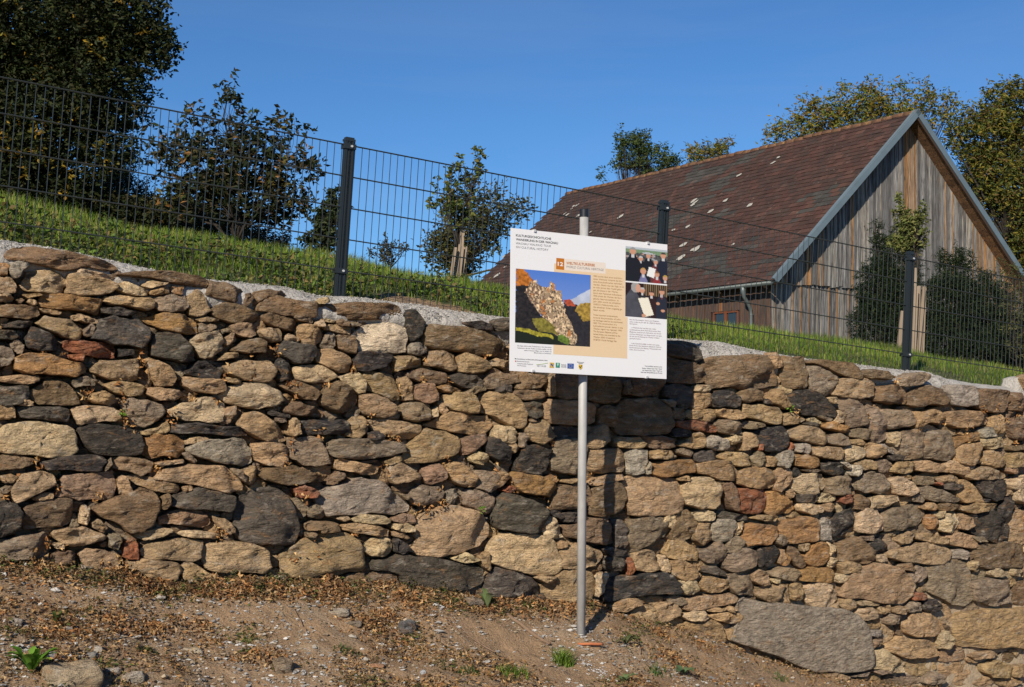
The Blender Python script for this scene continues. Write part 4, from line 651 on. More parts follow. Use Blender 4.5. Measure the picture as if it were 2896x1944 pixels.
[3,1784,1062,1780,1074,1770,1079,1760,1079,1753,1073,1738,1061,1725,1049,1741,1046,1760,1048,1771,1049,1781,1052],
[8,1066,1619,1058,1625,1048,1630,1040,1629,1033,1623,1033,1615,1036,1607,1041,1597,1053,1586,1065,1588,1068,1605],
[8,1050,1524,1046,1537,1035,1546,1024,1541,1012,1529,1008,1521,1019,1517,1028,1515,1030,1515,1033,1515,1043,1518],
[0,377,1197,384,1213,370,1216,351,1210,335,1205,326,1199,336,1188,345,1172,351,1162,358,1172,364,1184],
[8,1711,1618,1701,1631,1691,1638,1682,1631,1672,1621,1666,1615,1673,1610,1682,1607,1694,1597,1712,1588,1718,1600],
[3,1168,1250,1165,1257,1158,1266,1150,1272,1141,1265,1132,1254,1135,1247,1146,1244,1153,1244,1158,1244,1164,1246],
[8,1758,977,1745,985,1730,990,1721,993,1713,986,1702,974,1697,962,1711,959,1726,960,1736,961,1750,967],
[0,1273,1425,1274,1433,1267,1437,1254,1440,1239,1439,1235,1429,1246,1419,1256,1411,1262,1408,1268,1411,1271,1418],
[0,2065,1433,2068,1445,2056,1448,2038,1448,2028,1444,2030,1432,2035,1421,2038,1410,2045,1404,2051,1412,2057,1422],
[0,539,1655,533,1664,517,1667,504,1667,489,1665,482,1657,493,1647,504,1640,510,1636,516,1639,528,1646],
[8,933,1380,925,1387,911,1390,901,1389,891,1384,884,1377,890,1369,899,1364,906,1362,912,1365,923,1371],
[3,356,1502,360,1516,344,1515,322,1514,308,1515,301,1501,303,1485,315,1479,327,1480,335,1484,343,1489],
[0,24,729,22,742,11,743,-1,740,-8,735,-13,728,-16,717,-12,706,0,703,14,707,22,715],
[0,165,1501,162,1512,154,1524,145,1519,129,1509,119,1504,131,1498,143,1495,146,1495,148,1495,157,1497],
[0,566,1125,559,1135,550,1139,537,1140,525,1138,519,1124,521,1109,533,1104,546,1108,556,1111,565,1116],
[4,652,1037,644,1052,639,1061,630,1058,622,1047,610,1035,604,1024,619,1022,636,1023,652,1021,662,1025],
[8,1183,1533,1177,1538,1170,1545,1161,1548,1151,1541,1150,1532,1159,1527,1169,1518,1175,1508,1183,1512,1186,1524],
[3,975,1183,962,1190,943,1192,930,1191,922,1187,910,1171,901,1153,918,1153,938,1160,946,1164,962,1171],
[0,928,1090,925,1098,913,1104,904,1102,894,1097,890,1091,898,1086,904,1084,906,1083,907,1083,916,1085],
[0,2231,1481,2217,1492,2210,1496,2202,1494,2189,1490,2180,1485,2189,1478,2201,1471,2209,1464,2228,1460,2242,1466],
[4,1235,1437,1227,1447,1216,1455,1208,1456,1203,1448,1199,1440,1199,1435,1204,1432,1209,1432,1217,1430,1230,1430],
[0,2480,1144,2467,1152,2454,1156,2447,1155,2442,1149,2435,1142,2433,1135,2441,1132,2450,1131,2461,1130,2476,1134],
[8,236,1599,232,1602,227,1608,219,1614,198,1614,186,1607,203,1595,219,1579,225,1572,231,1582,236,1594],
[3,1032,1165,1028,1174,1016,1180,1000,1182,991,1175,999,1163,1008,1155,1012,1151,1017,1147,1023,1148,1029,1155],
[3,1380,1673,1375,1682,1368,1689,1360,1690,1344,1688,1331,1682,1338,1671,1352,1664,1363,1656,1375,1650,1381,1658],
[0,750,1251,738,1262,721,1271,712,1266,704,1256,699,1247,695,1236,701,1229,712,1231,721,1236,738,1242],
[0,1649,964,1642,973,1635,978,1629,978,1623,973,1606,964,1591,953,1606,947,1626,949,1638,952,1649,956],
[0,1639,1049,1626,1052,1613,1052,1608,1052,1602,1051,1590,1045,1584,1035,1594,1029,1610,1026,1620,1028,1632,1038],
[3,2792,1723,2782,1730,2765,1733,2750,1735,2738,1731,2740,1718,2751,1710,2759,1704,2764,1700,2770,1703,2783,1712],
[3,892,1505,884,1508,872,1515,864,1521,856,1517,856,1506,856,1495,859,1484,866,1482,872,1493,882,1501],
[8,950,1252,934,1263,926,1262,921,1257,919,1252,918,1250,917,1244,918,1237,925,1232,946,1232,961,1238],
[0,2957,1643,2957,1649,2955,1656,2950,1654,2935,1648,2923,1643,2937,1639,2952,1635,2955,1633,2956,1637,2957,1641],
[4,255,1431,242,1440,225,1450,216,1452,211,1439,210,1427,211,1421,216,1417,221,1417,228,1419,244,1423],
[0,2957,1815,2957,1820,2956,1825,2951,1824,2940,1819,2931,1815,2939,1810,2950,1804,2954,1802,2956,1808,2957,1813],
[3,453,940,448,948,439,956,430,959,425,951,423,938,423,929,429,923,438,924,447,928,453,933],
[0,6,1264,7,1280,-5,1281,-19,1270,-27,1262,-29,1255,-25,1249,-18,1242,-10,1237,-3,1239,1,1249],
[0,1456,1006,1456,1018,1445,1023,1432,1019,1419,1014,1414,1008,1420,1000,1428,992,1433,987,1438,991,1446,998],
[1,2897,1641,2878,1644,2857,1644,2849,1642,2843,1638,2844,1632,2848,1626,2851,1619,2857,1614,2865,1616,2883,1628],
[3,1340,1308,1342,1321,1329,1321,1315,1315,1301,1312,1286,1306,1289,1293,1303,1286,1316,1288,1326,1290,1333,1294],
[0,797,1092,799,1104,786,1102,773,1095,751,1091,735,1085,755,1078,774,1068,779,1062,784,1070,789,1079],
[0,2687,1943,2682,1945,2678,1945,2677,1945,2662,1944,2648,1942,2661,1939,2676,1933,2681,1927,2686,1931,2689,1939],
[1,2944,1553,2939,1560,2926,1566,2916,1565,2910,1557,2910,1548,2915,1544,2920,1542,2922,1542,2925,1542,2934,1546],
[0,2015,1598,2004,1609,1990,1620,1981,1619,1974,1609,1969,1600,1966,1594,1973,1591,1982,1588,1988,1587,2004,1591],
[0,821,1254,821,1257,820,1262,816,1264,811,1261,808,1257,809,1252,812,1241,815,1232,819,1241,821,1252],
[3,28,1201,17,1210,6,1219,-2,1222,-8,1215,-19,1202,-28,1191,-16,1187,0,1188,11,1189,25,1192],
[4,523,1090,522,1100,513,1103,501,1101,493,1097,493,1090,496,1082,501,1076,506,1074,512,1076,518,1081],
[0,2000,1639,1992,1651,1986,1657,1979,1653,1974,1644,1974,1639,1976,1635,1979,1631,1984,1626,1995,1625,2003,1630],
[8,1024,1351,1013,1358,999,1363,988,1367,978,1366,977,1356,980,1345,985,1338,992,1336,1002,1338,1016,1342],
[3,1675,1456,1671,1464,1662,1463,1655,1458,1641,1454,1631,1450,1641,1445,1655,1443,1661,1440,1669,1440,1674,1446],
[3,2551,1071,2549,1079,2541,1085,2530,1087,2523,1084,2524,1075,2527,1068,2530,1065,2533,1064,2538,1064,2545,1066],
[0,2509,1156,2502,1163,2496,1165,2490,1164,2484,1160,2482,1154,2484,1148,2489,1143,2495,1142,2505,1144,2512,1149],
[3,2492,1079,2494,1088,2483,1091,2473,1088,2466,1082,2463,1077,2468,1074,2472,1072,2474,1071,2475,1071,2481,1073],
[0,2204,1867,2200,1877,2183,1877,2170,1872,2158,1868,2137,1855,2130,1840,2153,1841,2173,1848,2178,1852,2190,1856],
[0,2084,1774,2079,1781,2067,1784,2060,1781,2056,1776,2043,1767,2034,1759,2049,1762,2062,1767,2064,1767,2074,1769],
[3,553,819,548,826,539,833,529,838,522,834,514,820,508,809,519,807,532,809,538,811,547,814],
[1,2670,1216,2650,1221,2629,1224,2620,1227,2611,1222,2607,1213,2614,1207,2622,1204,2627,1201,2635,1200,2656,1206],
[0,24,912,15,921,7,931,-1,931,-5,920,-8,909,-7,902,0,900,8,900,18,900,29,904],[0,94,999,87,1001,83,1001,81,1001,77,1000,72,998,72,992,76,986,82,986,90,989,95,994],
[3,1596,1350,1592,1358,1577,1354,1566,1347,1555,1343,1544,1337,1552,1332,1565,1333,1570,1335,1573,1336,1583,1339],
[3,2880,1281,2871,1288,2856,1294,2849,1292,2843,1285,2837,1279,2836,1274,2843,1272,2851,1271,2855,1269,2869,1273],
[0,1841,1700,1836,1709,1827,1712,1819,1710,1813,1706,1809,1699,1810,1694,1817,1691,1823,1689,1831,1688,1840,1691],
[3,1768,1622,1764,1629,1752,1632,1738,1637,1725,1638,1727,1627,1739,1618,1744,1616,1746,1615,1747,1615,1756,1617],
[3,627,859,620,867,607,871,598,869,593,863,590,855,590,848,595,843,602,843,609,845,619,849],
[0,182,1345,175,1356,165,1359,157,1354,151,1348,140,1340,135,1332,146,1330,158,1332,167,1332,178,1335],
[0,2124,1837,2126,1851,2105,1850,2088,1844,2080,1840,2070,1832,2066,1822,2075,1818,2088,1819,2094,1821,2106,1825],
[3,2439,1392,2439,1400,2430,1404,2420,1404,2415,1400,2413,1393,2413,1387,2415,1376,2422,1361,2431,1362,2436,1378],
[8,77,1337,63,1346,54,1349,48,1348,35,1345,22,1341,29,1334,42,1329,50,1328,63,1326,78,1327],
[8,25,1415,17,1419,12,1420,7,1420,2,1419,-2,1414,-3,1405,1,1398,10,1399,21,1402,28,1407],
[8,1529,1047,1529,1051,1527,1057,1521,1059,1515,1055,1516,1048,1519,1041,1521,1032,1526,1029,1528,1038,1529,1045],
[8,350,1151,347,1159,339,1160,330,1156,325,1152,323,1147,327,1143,332,1137,339,1126,348,1126,350,1138],
[3,30,1332,27,1337,18,1342,11,1343,6,1339,6,1333,10,1329,12,1328,14,1327,15,1327,22,1329],
[0,637,1508,644,1521,628,1517,611,1511,599,1508,589,1503,593,1492,602,1481,611,1480,617,1487,622,1495],
[3,459,1331,454,1340,446,1346,435,1350,427,1346,430,1335,436,1328,439,1320,442,1312,450,1315,459,1323],
[8,2569,1790,2571,1800,2562,1803,2553,1799,2551,1791,2551,1787,2549,1782,2548,1774,2552,1770,2559,1774,2564,1781],
[0,425,1123,425,1131,417,1133,407,1131,403,1127,406,1120,410,1116,412,1111,416,1108,420,1110,423,1115],
[8,501,1199,496,1204,495,1206,491,1210,485,1210,476,1203,468,1190,474,1180,490,1180,503,1185,507,1192],
[3,1150,1143,1145,1150,1138,1158,1129,1162,1121,1156,1119,1146,1124,1140,1130,1137,1135,1133,1142,1130,1149,1134],
[3,2584,1743,2580,1748,2573,1754,2566,1758,2561,1753,2561,1745,2563,1740,2566,1736,2570,1734,2575,1733,2582,1737],
[8,1881,1115,1881,1120,1879,1128,1869,1131,1861,1128,1865,1118,1872,1111,1876,1108,1878,1107,1880,1110,1881,1113],
[3,1335,1388,1327,1396,1315,1404,1307,1404,1300,1397,1296,1388,1296,1380,1301,1375,1308,1376,1314,1379,1327,1382],
[8,1280,1305,1273,1314,1264,1321,1256,1322,1244,1318,1234,1313,1242,1306,1254,1302,1258,1301,1265,1298,1276,1298],
[8,546,1502,530,1505,512,1511,499,1520,487,1520,485,1504,490,1491,500,1488,510,1488,517,1489,534,1494],
[0,2391,1662,2388,1670,2383,1675,2377,1675,2372,1669,2359,1661,2349,1651,2359,1647,2375,1651,2383,1653,2389,1656],
[0,426,890,417,900,402,906,391,904,383,898,373,886,366,875,378,874,393,877,398,879,413,883],
[8,2918,1434,2903,1445,2891,1448,2882,1451,2876,1450,2876,1443,2879,1436,2881,1429,2885,1424,2898,1421,2916,1423],
[0,713,1382,714,1390,705,1397,689,1403,679,1399,684,1386,690,1374,692,1368,696,1368,701,1372,706,1376],
[3,206,1082,203,1091,195,1091,188,1086,174,1083,159,1078,167,1072,183,1069,191,1069,198,1070,204,1073],
[3,2373,1466,2365,1473,2360,1476,2355,1475,2350,1471,2342,1464,2338,1455,2347,1452,2363,1447,2378,1442,2381,1453],
[0,2728,1221,2724,1230,2710,1234,2701,1232,2695,1226,2685,1218,2676,1207,2683,1200,2697,1205,2705,1212,2716,1215],
[3,469,1493,459,1497,445,1499,435,1500,429,1497,431,1489,436,1483,440,1476,445,1469,450,1472,460,1484],
[8,2712,1789,2713,1801,2707,1808,2698,1802,2692,1793,2687,1787,2685,1780,2689,1774,2697,1773,2703,1775,2708,1781],
[8,-40,1192,-46,1198,-55,1199,-60,1195,-61,1189,-61,1186,-61,1184,-60,1180,-57,1178,-53,1180,-45,1185],
[3,649,924,640,930,628,932,620,931,613,926,611,919,615,912,621,908,627,908,635,909,646,914],
[8,405,1529,385,1532,364,1531,356,1530,349,1526,349,1520,356,1516,361,1513,364,1508,371,1509,392,1517],
[8,1323,1233,1321,1238,1311,1241,1304,1241,1299,1237,1297,1233,1301,1230,1304,1228,1306,1227,1307,1227,1314,1229],
[8,2140,1282,2134,1290,2129,1294,2124,1293,2118,1288,2114,1283,2115,1278,2121,1275,2127,1273,2135,1272,2142,1275],
[3,473,1656,468,1665,454,1667,444,1667,434,1664,419,1657,415,1647,431,1643,445,1644,450,1645,462,1649],
[0,2457,1515,2437,1521,2415,1524,2405,1529,2387,1532,2378,1525,2392,1514,2404,1507,2413,1497,2424,1488,2443,1499],
[0,2549,1600,2540,1605,2530,1605,2525,1603,2519,1601,2510,1599,2510,1592,2517,1584,2525,1582,2536,1584,2546,1590],
[8,1997,1551,1991,1557,1981,1559,1976,1555,1972,1550,1965,1543,1960,1534,1967,1531,1978,1535,1983,1540,1991,1545],
[3,415,799,406,806,398,809,392,807,385,804,373,797,369,788,381,785,393,787,403,788,413,791],
[1,2098,1109,2092,1116,2086,1119,2080,1115,2068,1111,2056,1107,2064,1102,2077,1098,2083,1097,2089,1098,2096,1102],
[0,2474,1902,2475,1910,2468,1911,2461,1905,2440,1904,2422,1903,2439,1897,2458,1890,2463,1885,2467,1888,2470,1895],
[0,760,920,755,927,743,935,732,939,726,928,726,916,733,911,740,903,744,896,748,902,755,912],
[3,1123,1053,1124,1063,1113,1063,1101,1058,1089,1055,1081,1048,1089,1041,1101,1034,1108,1027,1115,1031,1119,1041],
[3,687,1529,688,1537,681,1540,671,1539,656,1537,639,1531,642,1519,660,1512,672,1513,676,1518,681,1523],
[3,635,1458,620,1468,599,1474,589,1467,580,1455,579,1448,586,1444,593,1443,594,1443,596,1444,614,1450],
[8,583,1605,576,1608,571,1609,570,1609,568,1608,566,1607,563,1602,562,1593,568,1586,578,1587,584,1596],
[0,1780,1340,1780,1347,1775,1352,1768,1350,1756,1346,1748,1343,1757,1338,1767,1334,1771,1332,1775,1330,1778,1333],
[3,1934,1292,1929,1299,1918,1303,1909,1301,1904,1295,1904,1288,1905,1280,1908,1273,1914,1272,1919,1278,1926,1285],
[0,680,1194,676,1201,670,1206,662,1208,656,1205,656,1198,660,1193,663,1189,667,1184,675,1180,681,1185],
[0,2630,1301,2618,1304,2607,1305,2606,1305,2599,1306,2591,1305,2594,1302,2602,1298,2608,1293,2613,1288,2624,1294],
[0,2586,1416,2575,1429,2565,1432,2553,1434,2546,1432,2547,1423,2548,1413,2550,1408,2556,1407,2571,1405,2587,1404],
[3,2647,1508,2631,1511,2615,1511,2608,1512,2590,1511,2579,1505,2593,1497,2609,1490,2617,1484,2626,1486,2639,1498],
[0,2545,1344,2537,1351,2522,1355,2513,1355,2504,1348,2499,1341,2508,1338,2516,1335,2520,1331,2524,1328,2534,1335],
[0,2671,1342,2665,1347,2651,1351,2643,1351,2625,1350,2613,1347,2629,1340,2644,1336,2646,1335,2647,1335,2658,1337],
[8,2769,1579,2765,1586,2756,1590,2748,1589,2743,1583,2744,1575,2747,1568,2749,1560,2756,1558,2763,1562,2768,1570],
[1,2409,1439,2400,1447,2393,1451,2386,1451,2381,1446,2374,1436,2370,1426,2378,1422,2389,1426,2401,1428,2411,1431],
[0,426,1644,420,1650,413,1655,406,1656,398,1651,397,1645,399,1636,402,1628,408,1629,417,1633,424,1638],
[4,281,1461,281,1467,273,1474,265,1477,260,1470,260,1460,260,1453,263,1447,268,1448,273,1452,277,1456],
[4,1545,1025,1543,1030,1537,1033,1530,1033,1524,1030,1524,1025,1528,1020,1532,1010,1536,1000,1539,1007,1543,1019],
[8,89,1595,79,1601,67,1601,61,1600,53,1600,43,1597,44,1591,54,1588,62,1587,68,1585,81,1587],
[3,911,1144,910,1150,903,1152,897,1151,890,1148,880,1143,876,1136,887,1134,900,1128,908,1123,910,1132],
[8,990,1058,982,1063,966,1069,959,1071,954,1064,952,1056,954,1053,959,1051,962,1051,963,1051,976,1054],
[4,1796,1575,1783,1583,1776,1588,1772,1584,1768,1578,1767,1575,1769,1572,1772,1564,1777,1557,1789,1559,1802,1566],
[8,242,1559,230,1568,224,1573,218,1571,206,1563,192,1555,199,1549,215,1547,225,1547,239,1545,250,1549],
[8,86,1192,73,1197,54,1199,45,1200,33,1198,29,1192,38,1183,45,1171,49,1163,53,1173,69,1186],
[0,2195,1106,2182,1117,2177,1123,2170,1125,2163,1121,2157,1112,2156,1103,2164,1100,2174,1100,2189,1096,2203,1096],
[0,2304,1465,2286,1467,2264,1467,2256,1467,2245,1464,2243,1457,2252,1452,2260,1448,2263,1446,2268,1447,2287,1455],
[0,2387,1536,2381,1540,2373,1543,2368,1543,2362,1540,2357,1536,2359,1531,2364,1526,2370,1523,2376,1523,2383,1529],
[4,1424,1401,1420,1409,1415,1412,1410,1410,1405,1407,1398,1403,1394,1397,1400,1393,1411,1388,1420,1384,1425,1391],
[3,352,1562,350,1572,344,1577,335,1571,323,1565,316,1561,327,1557,337,1554,341,1547,348,1545,351,1551],
[4,130,1330,119,1335,105,1335,94,1336,80,1333,76,1325,89,1319,100,1316,104,1313,109,1314,121,1320],
[8,2153,1690,2153,1694,2152,1701,2147,1702,2133,1700,2123,1696,2135,1690,2148,1687,2150,1687,2152,1687,2153,1689],
[0,1567,1264,1564,1274,1559,1279,1552,1275,1541,1269,1535,1265,1543,1260,1551,1256,1558,1249,1566,1245,1568,1253],
[0,2916,1944,2911,1945,2907,1945,2905,1945,2900,1944,2895,1942,2896,1936,2900,1926,2906,1924,2912,1932,2916,1939],
[0,1682,1219,1671,1229,1666,1233,1660,1228,1656,1222,1651,1217,1650,1211,1656,1209,1664,1207,1678,1205,1689,1208],
[0,1145,1651,1146,1659,1143,1667,1136,1667,1132,1659,1129,1652,1128,1646,1130,1638,1136,1637,1140,1642,1143,1647],
[3,2522,1446,2510,1456,2505,1459,2500,1459,2496,1456,2491,1451,2489,1445,2494,1441,2501,1440,2516,1437,2530,1436],
[0,2721,1159,2710,1163,2694,1164,2683,1164,2665,1162,2658,1155,2674,1148,2688,1141,2692,1136,2695,1140,2708,1149],
[0,701,1171,692,1177,685,1180,677,1182,670,1180,670,1173,672,1163,673,1153,681,1152,692,1156,702,1162],
[0,2934,1141,2929,1150,2923,1157,2916,1159,2910,1153,2908,1145,2908,1138,2910,1133,2916,1132,2924,1132,2932,1135],
[0,2439,1455,2433,1462,2429,1466,2425,1464,2423,1457,2423,1454,2420,1447,2418,1438,2424,1440,2433,1446,2439,1449],
[0,1479,1227,1474,1237,1471,1243,1467,1235,1464,1228,1463,1226,1461,1221,1460,1215,1465,1214,1475,1216,1481,1220],
[3,1850,1303,1851,1310,1841,1308,1834,1302,1832,1300,1831,1299,1831,1297,1832,1296,1835,1293,1839,1290,1843,1294],
[0,809,1157,809,1164,800,1166,792,1165,775,1164,763,1161,776,1155,791,1150,795,1147,799,1146,803,1150],
[3,72,789,68,797,63,803,56,806,49,801,46,794,49,789,54,786,59,781,67,775,72,779],
[8,1674,1135,1668,1141,1659,1141,1654,1139,1650,1137,1642,1134,1639,1130,1646,1127,1655,1122,1662,1119,1670,1125],
[8,503,1147,493,1154,486,1162,477,1166,470,1158,467,1146,471,1138,480,1136,488,1136,499,1136,509,1139],
[0,2576,1874,2573,1884,2564,1887,2557,1880,2552,1874,2545,1869,2542,1862,2549,1860,2558,1862,2562,1864,2570,1868],
[3,1394,1019,1390,1026,1383,1031,1377,1029,1371,1024,1362,1018,1358,1011,1367,1008,1377,1008,1383,1009,1391,1013],
[3,1429,943,1428,950,1419,952,1412,949,1405,944,1402,940,1408,937,1412,935,1414,935,1416,936,1421,938],
[3,79,947,77,961,73,973,64,969,56,956,49,945,44,936,54,932,66,932,74,934,80,939],
[3,1201,1324,1195,1334,1185,1336,1177,1332,1170,1328,1161,1322,1158,1315,1167,1312,1177,1312,1186,1312,1196,1315],
[4,1566,1699,1562,1705,1551,1707,1542,1705,1535,1702,1533,1697,1537,1691,1542,1684,1546,1681,1550,1686,1558,1693],
[0,463,1404,457,1412,452,1418,448,1413,444,1406,438,1399,435,1392,442,1392,451,1395,459,1396,466,1398],
[4,548,955,543,963,537,968,531,966,524,960,520,955,523,950,529,948,534,948,540,948,548,950],
[8,1736,1474,1734,1481,1729,1484,1722,1481,1705,1475,1692,1470,1705,1464,1722,1461,1728,1460,1734,1461,1736,1466],
[0,2031,1009,2020,1013,2007,1018,2001,1021,1997,1015,1996,1007,1997,1002,2001,997,2006,996,2014,997,2026,1002],
[3,216,901,217,918,201,912,184,902,176,899,171,890,175,883,184,880,191,880,202,880,211,883],
[0,1137,1245,1133,1250,1125,1253,1119,1252,1107,1250,1100,1246,1111,1242,1120,1240,1122,1239,1124,1240,1130,1242],
[3,670,1451,669,1462,664,1474,652,1476,639,1467,637,1456,647,1449,655,1446,661,1439,669,1433,672,1440],
[1,2339,1459,2335,1467,2329,1475,2321,1477,2312,1470,2310,1462,2317,1457,2324,1455,2326,1454,2332,1453,2338,1453],
[8,757,1327,750,1332,739,1338,731,1340,728,1332,726,1321,725,1314,731,1311,739,1312,746,1314,754,1319],
[1,2246,1110,2240,1116,2233,1120,2228,1121,2224,1117,2218,1110,2210,1099,2213,1088,2225,1090,2237,1097,2245,1103],
[0,1759,1141,1757,1145,1751,1150,1743,1153,1735,1149,1737,1141,1745,1137,1749,1135,1750,1135,1752,1136,1755,1138],
[8,1765,1234,1757,1238,1746,1246,1738,1251,1736,1242,1736,1231,1737,1223,1740,1215,1746,1215,1752,1221,1760,1228],
[3,1200,959,1201,967,1196,972,1187,973,1180,969,1181,962,1185,957,1188,955,1193,947,1199,941,1201,949],
[0,1232,1045,1215,1046,1199,1045,1197,1045,1185,1046,1173,1045,1183,1041,1195,1030,1199,1020,1205,1026,1222,1038],
[8,12,1057,5,1064,-3,1067,-10,1066,-15,1061,-16,1055,-14,1050,-9,1048,-4,1045,3,1045,12,1049],
[4,1263,1119,1257,1127,1253,1133,1246,1132,1241,1125,1240,1119,1241,1112,1244,1107,1249,1108,1257,1111,1264,1114],
[0,2241,1880,2242,1891,2226,1889,2212,1885,2206,1882,2205,1877,2206,1870,2207,1864,2211,1864,2217,1868,2226,1870],
[0,1429,1201,1421,1206,1406,1215,1397,1219,1397,1205,1396,1193,1395,1187,1400,1183,1406,1184,1411,1188,1421,1193],
[0,2142,1615,2137,1621,2132,1625,2127,1624,2119,1620,2114,1616,2120,1612,2127,1608,2133,1603,2141,1600,2145,1606],
[8,1378,1117,1366,1125,1360,1129,1354,1130,1348,1126,1345,1120,1350,1116,1356,1115,1358,1115,1369,1112,1383,1110],
[8,1549,1104,1544,1107,1539,1108,1534,1108,1523,1107,1517,1103,1527,1100,1536,1096,1542,1092,1549,1090,1552,1097],
[3,535,889,538,899,526,897,514,893,507,890,505,885,512,881,516,879,518,879,520,880,524,881],
[8,2601,1526,2601,1530,2599,1538,2590,1544,2582,1542,2585,1532,2592,1524,2595,1521,2598,1519,2600,1521,2601,1525],
[8,1680,1052,1675,1056,1666,1060,1659,1062,1651,1060,1647,1054,1651,1049,1659,1047,1662,1047,1663,1047,1672,1049],
[3,434,1540,413,1550,406,1557,399,1559,396,1551,396,1542,398,1537,403,1535,408,1533,429,1529,450,1529],
[0,2776,1878,2766,1878,2758,1877,2757,1877,2753,1876,2750,1873,2749,1867,2752,1863,2758,1864,2764,1868,2772,1873],
[3,1547,1347,1543,1349,1539,1351,1537,1351,1531,1349,1527,1347,1530,1344,1535,1340,1542,1333,1549,1330,1550,1339],
[1,2856,1228,2852,1233,2847,1238,2838,1239,2831,1236,2835,1229,2842,1224,2845,1216,2850,1208,2855,1212,2858,1222],
[4,1401,1472,1400,1485,1392,1487,1384,1478,1380,1470,1371,1461,1365,1454,1376,1455,1390,1454,1399,1452,1401,1459],
[8,1317,1421,1314,1433,1305,1433,1297,1423,1295,1416,1295,1414,1296,1412,1297,1408,1300,1402,1306,1404,1313,1411],
[3,1705,1149,1702,1157,1696,1163,1692,1158,1683,1150,1674,1144,1677,1139,1689,1139,1694,1141,1698,1142,1704,1145],
[3,-36,1491,-42,1497,-53,1503,-59,1505,-61,1497,-61,1491,-61,1489,-60,1488,-58,1487,-57,1487,-46,1488],
[0,246,927,242,932,237,935,232,936,228,932,223,926,221,920,225,915,233,916,240,917,246,921],
[0,931,899,920,904,906,907,900,908,893,906,890,902,893,896,896,887,900,881,905,887,920,894],
[4,810,1383,804,1388,800,1390,796,1388,785,1385,770,1380,774,1373,790,1372,798,1375,806,1376,813,1378],
[3,229,1480,228,1489,220,1492,209,1493,202,1491,205,1483,209,1476,211,1467,215,1455,223,1457,228,1469],
[4,168,1561,162,1565,156,1568,154,1567,150,1565,146,1563,144,1558,145,1546,150,1538,158,1546,166,1557],
[3,2585,1107,2580,1112,2576,1114,2572,1113,2570,1109,2568,1106,2567,1101,2570,1098,2575,1096,2582,1097,2587,1101],
[8,1812,979,1805,984,1800,986,1797,984,1786,981,1773,977,1778,971,1791,968,1799,968,1806,969,1813,973],
[0,563,903,562,910,556,912,550,910,545,907,541,904,542,900,545,897,549,896,554,896,559,897],
[8,2321,1908,2313,1913,2298,1913,2291,1911,2282,1908,2267,1900,2266,1892,2283,1893,2294,1897,2297,1898,2309,1902],
[0,2161,1661,2155,1665,2145,1668,2141,1668,2139,1663,2137,1659,2135,1653,2135,1649,2140,1650,2144,1654,2153,1657],
[3,166,1073,160,1078,150,1080,143,1080,132,1079,123,1073,129,1067,140,1064,146,1064,150,1065,159,1067],
[8,1980,1344,1978,1349,1970,1351,1962,1353,1953,1353,1950,1347,1956,1341,1963,1339,1967,1337,1971,1334,1977,1337],
[0,1634,1532,1627,1539,1612,1540,1605,1535,1593,1532,1585,1530,1593,1523,1600,1512,1604,1508,1608,1517,1621,1525],
[3,1614,1447,1607,1452,1594,1454,1588,1451,1577,1448,1569,1445,1579,1442,1588,1440,1590,1439,1592,1440,1602,1442],
[0,2434,1932,2420,1936,2408,1935,2402,1935,2396,1931,2395,1927,2399,1923,2404,1921,2407,1920,2415,1920,2430,1924],
[3,1556,1134,1548,1140,1543,1145,1537,1147,1519,1142,1506,1137,1523,1132,1540,1129,1543,1128,1553,1127,1562,1128],
[4,171,1367,169,1372,164,1381,151,1391,143,1389,150,1374,158,1365,160,1363,162,1361,165,1362,169,1363],
[4,134,1301,130,1307,118,1309,111,1305,102,1300,96,1296,105,1293,113,1291,114,1291,116,1292,124,1295],
[8,717,1016,704,1020,692,1019,682,1021,673,1020,674,1012,680,1004,686,1001,691,1001,699,1003,713,1008],
[0,1077,1672,1070,1676,1060,1676,1053,1676,1046,1673,1045,1667,1049,1662,1054,1660,1058,1661,1062,1662,1071,1666],
[3,1481,1398,1478,1404,1467,1404,1461,1401,1457,1398,1457,1396,1459,1393,1460,1392,1462,1390,1465,1390,1472,1392],
[4,-17,1184,-21,1188,-25,1191,-30,1191,-37,1188,-38,1183,-32,1180,-27,1179,-23,1175,-18,1174,-16,1178],
[3,959,1301,959,1309,952,1315,944,1313,940,1306,937,1299,935,1291,936,1283,943,1286,949,1292,954,1296],
[1,2275,1891,2271,1895,2266,1900,2260,1901,2252,1899,2245,1894,2246,1886,2254,1883,2260,1883,2264,1885,2270,1888],
[1,2563,1510,2553,1517,2548,1521,2543,1520,2527,1516,2514,1513,2528,1508,2543,1505,2547,1504,2556,1503,2566,1504],
[8,298,897,290,903,282,906,277,906,272,904,259,897,251,891,265,892,281,889,289,880,296,886],
[3,630,1122,628,1130,624,1133,617,1132,612,1128,608,1124,610,1120,614,1118,618,1117,623,1116,628,1117],
[0,2248,1547,2239,1553,2229,1559,2220,1558,2214,1552,2218,1545,2223,1541,2225,1539,2227,1537,2231,1537,2241,1541],
[3,1972,1304,1975,1316,1972,1323,1964,1314,1959,1305,1952,1301,1947,1296,1953,1295,1965,1290,1971,1285,1971,1293],
[3,1376,1267,1377,1275,1372,1280,1364,1280,1359,1275,1360,1269,1363,1265,1364,1264,1366,1262,1370,1259,1374,1261],
[3,1156,1057,1151,1064,1146,1067,1138,1070,1130,1070,1129,1063,1133,1056,1137,1053,1141,1052,1148,1051,1156,1051],
[0,1189,1138,1182,1140,1175,1141,1173,1141,1168,1141,1162,1140,1164,1136,1168,1124,1172,1115,1176,1125,1184,1135],
[4,1230,986,1230,991,1222,999,1214,1002,1211,993,1214,983,1218,980,1221,979,1222,979,1224,980,1226,982],
[4,1155,912,1154,920,1148,925,1139,923,1131,919,1127,914,1132,909,1139,907,1142,907,1145,907,1150,907],
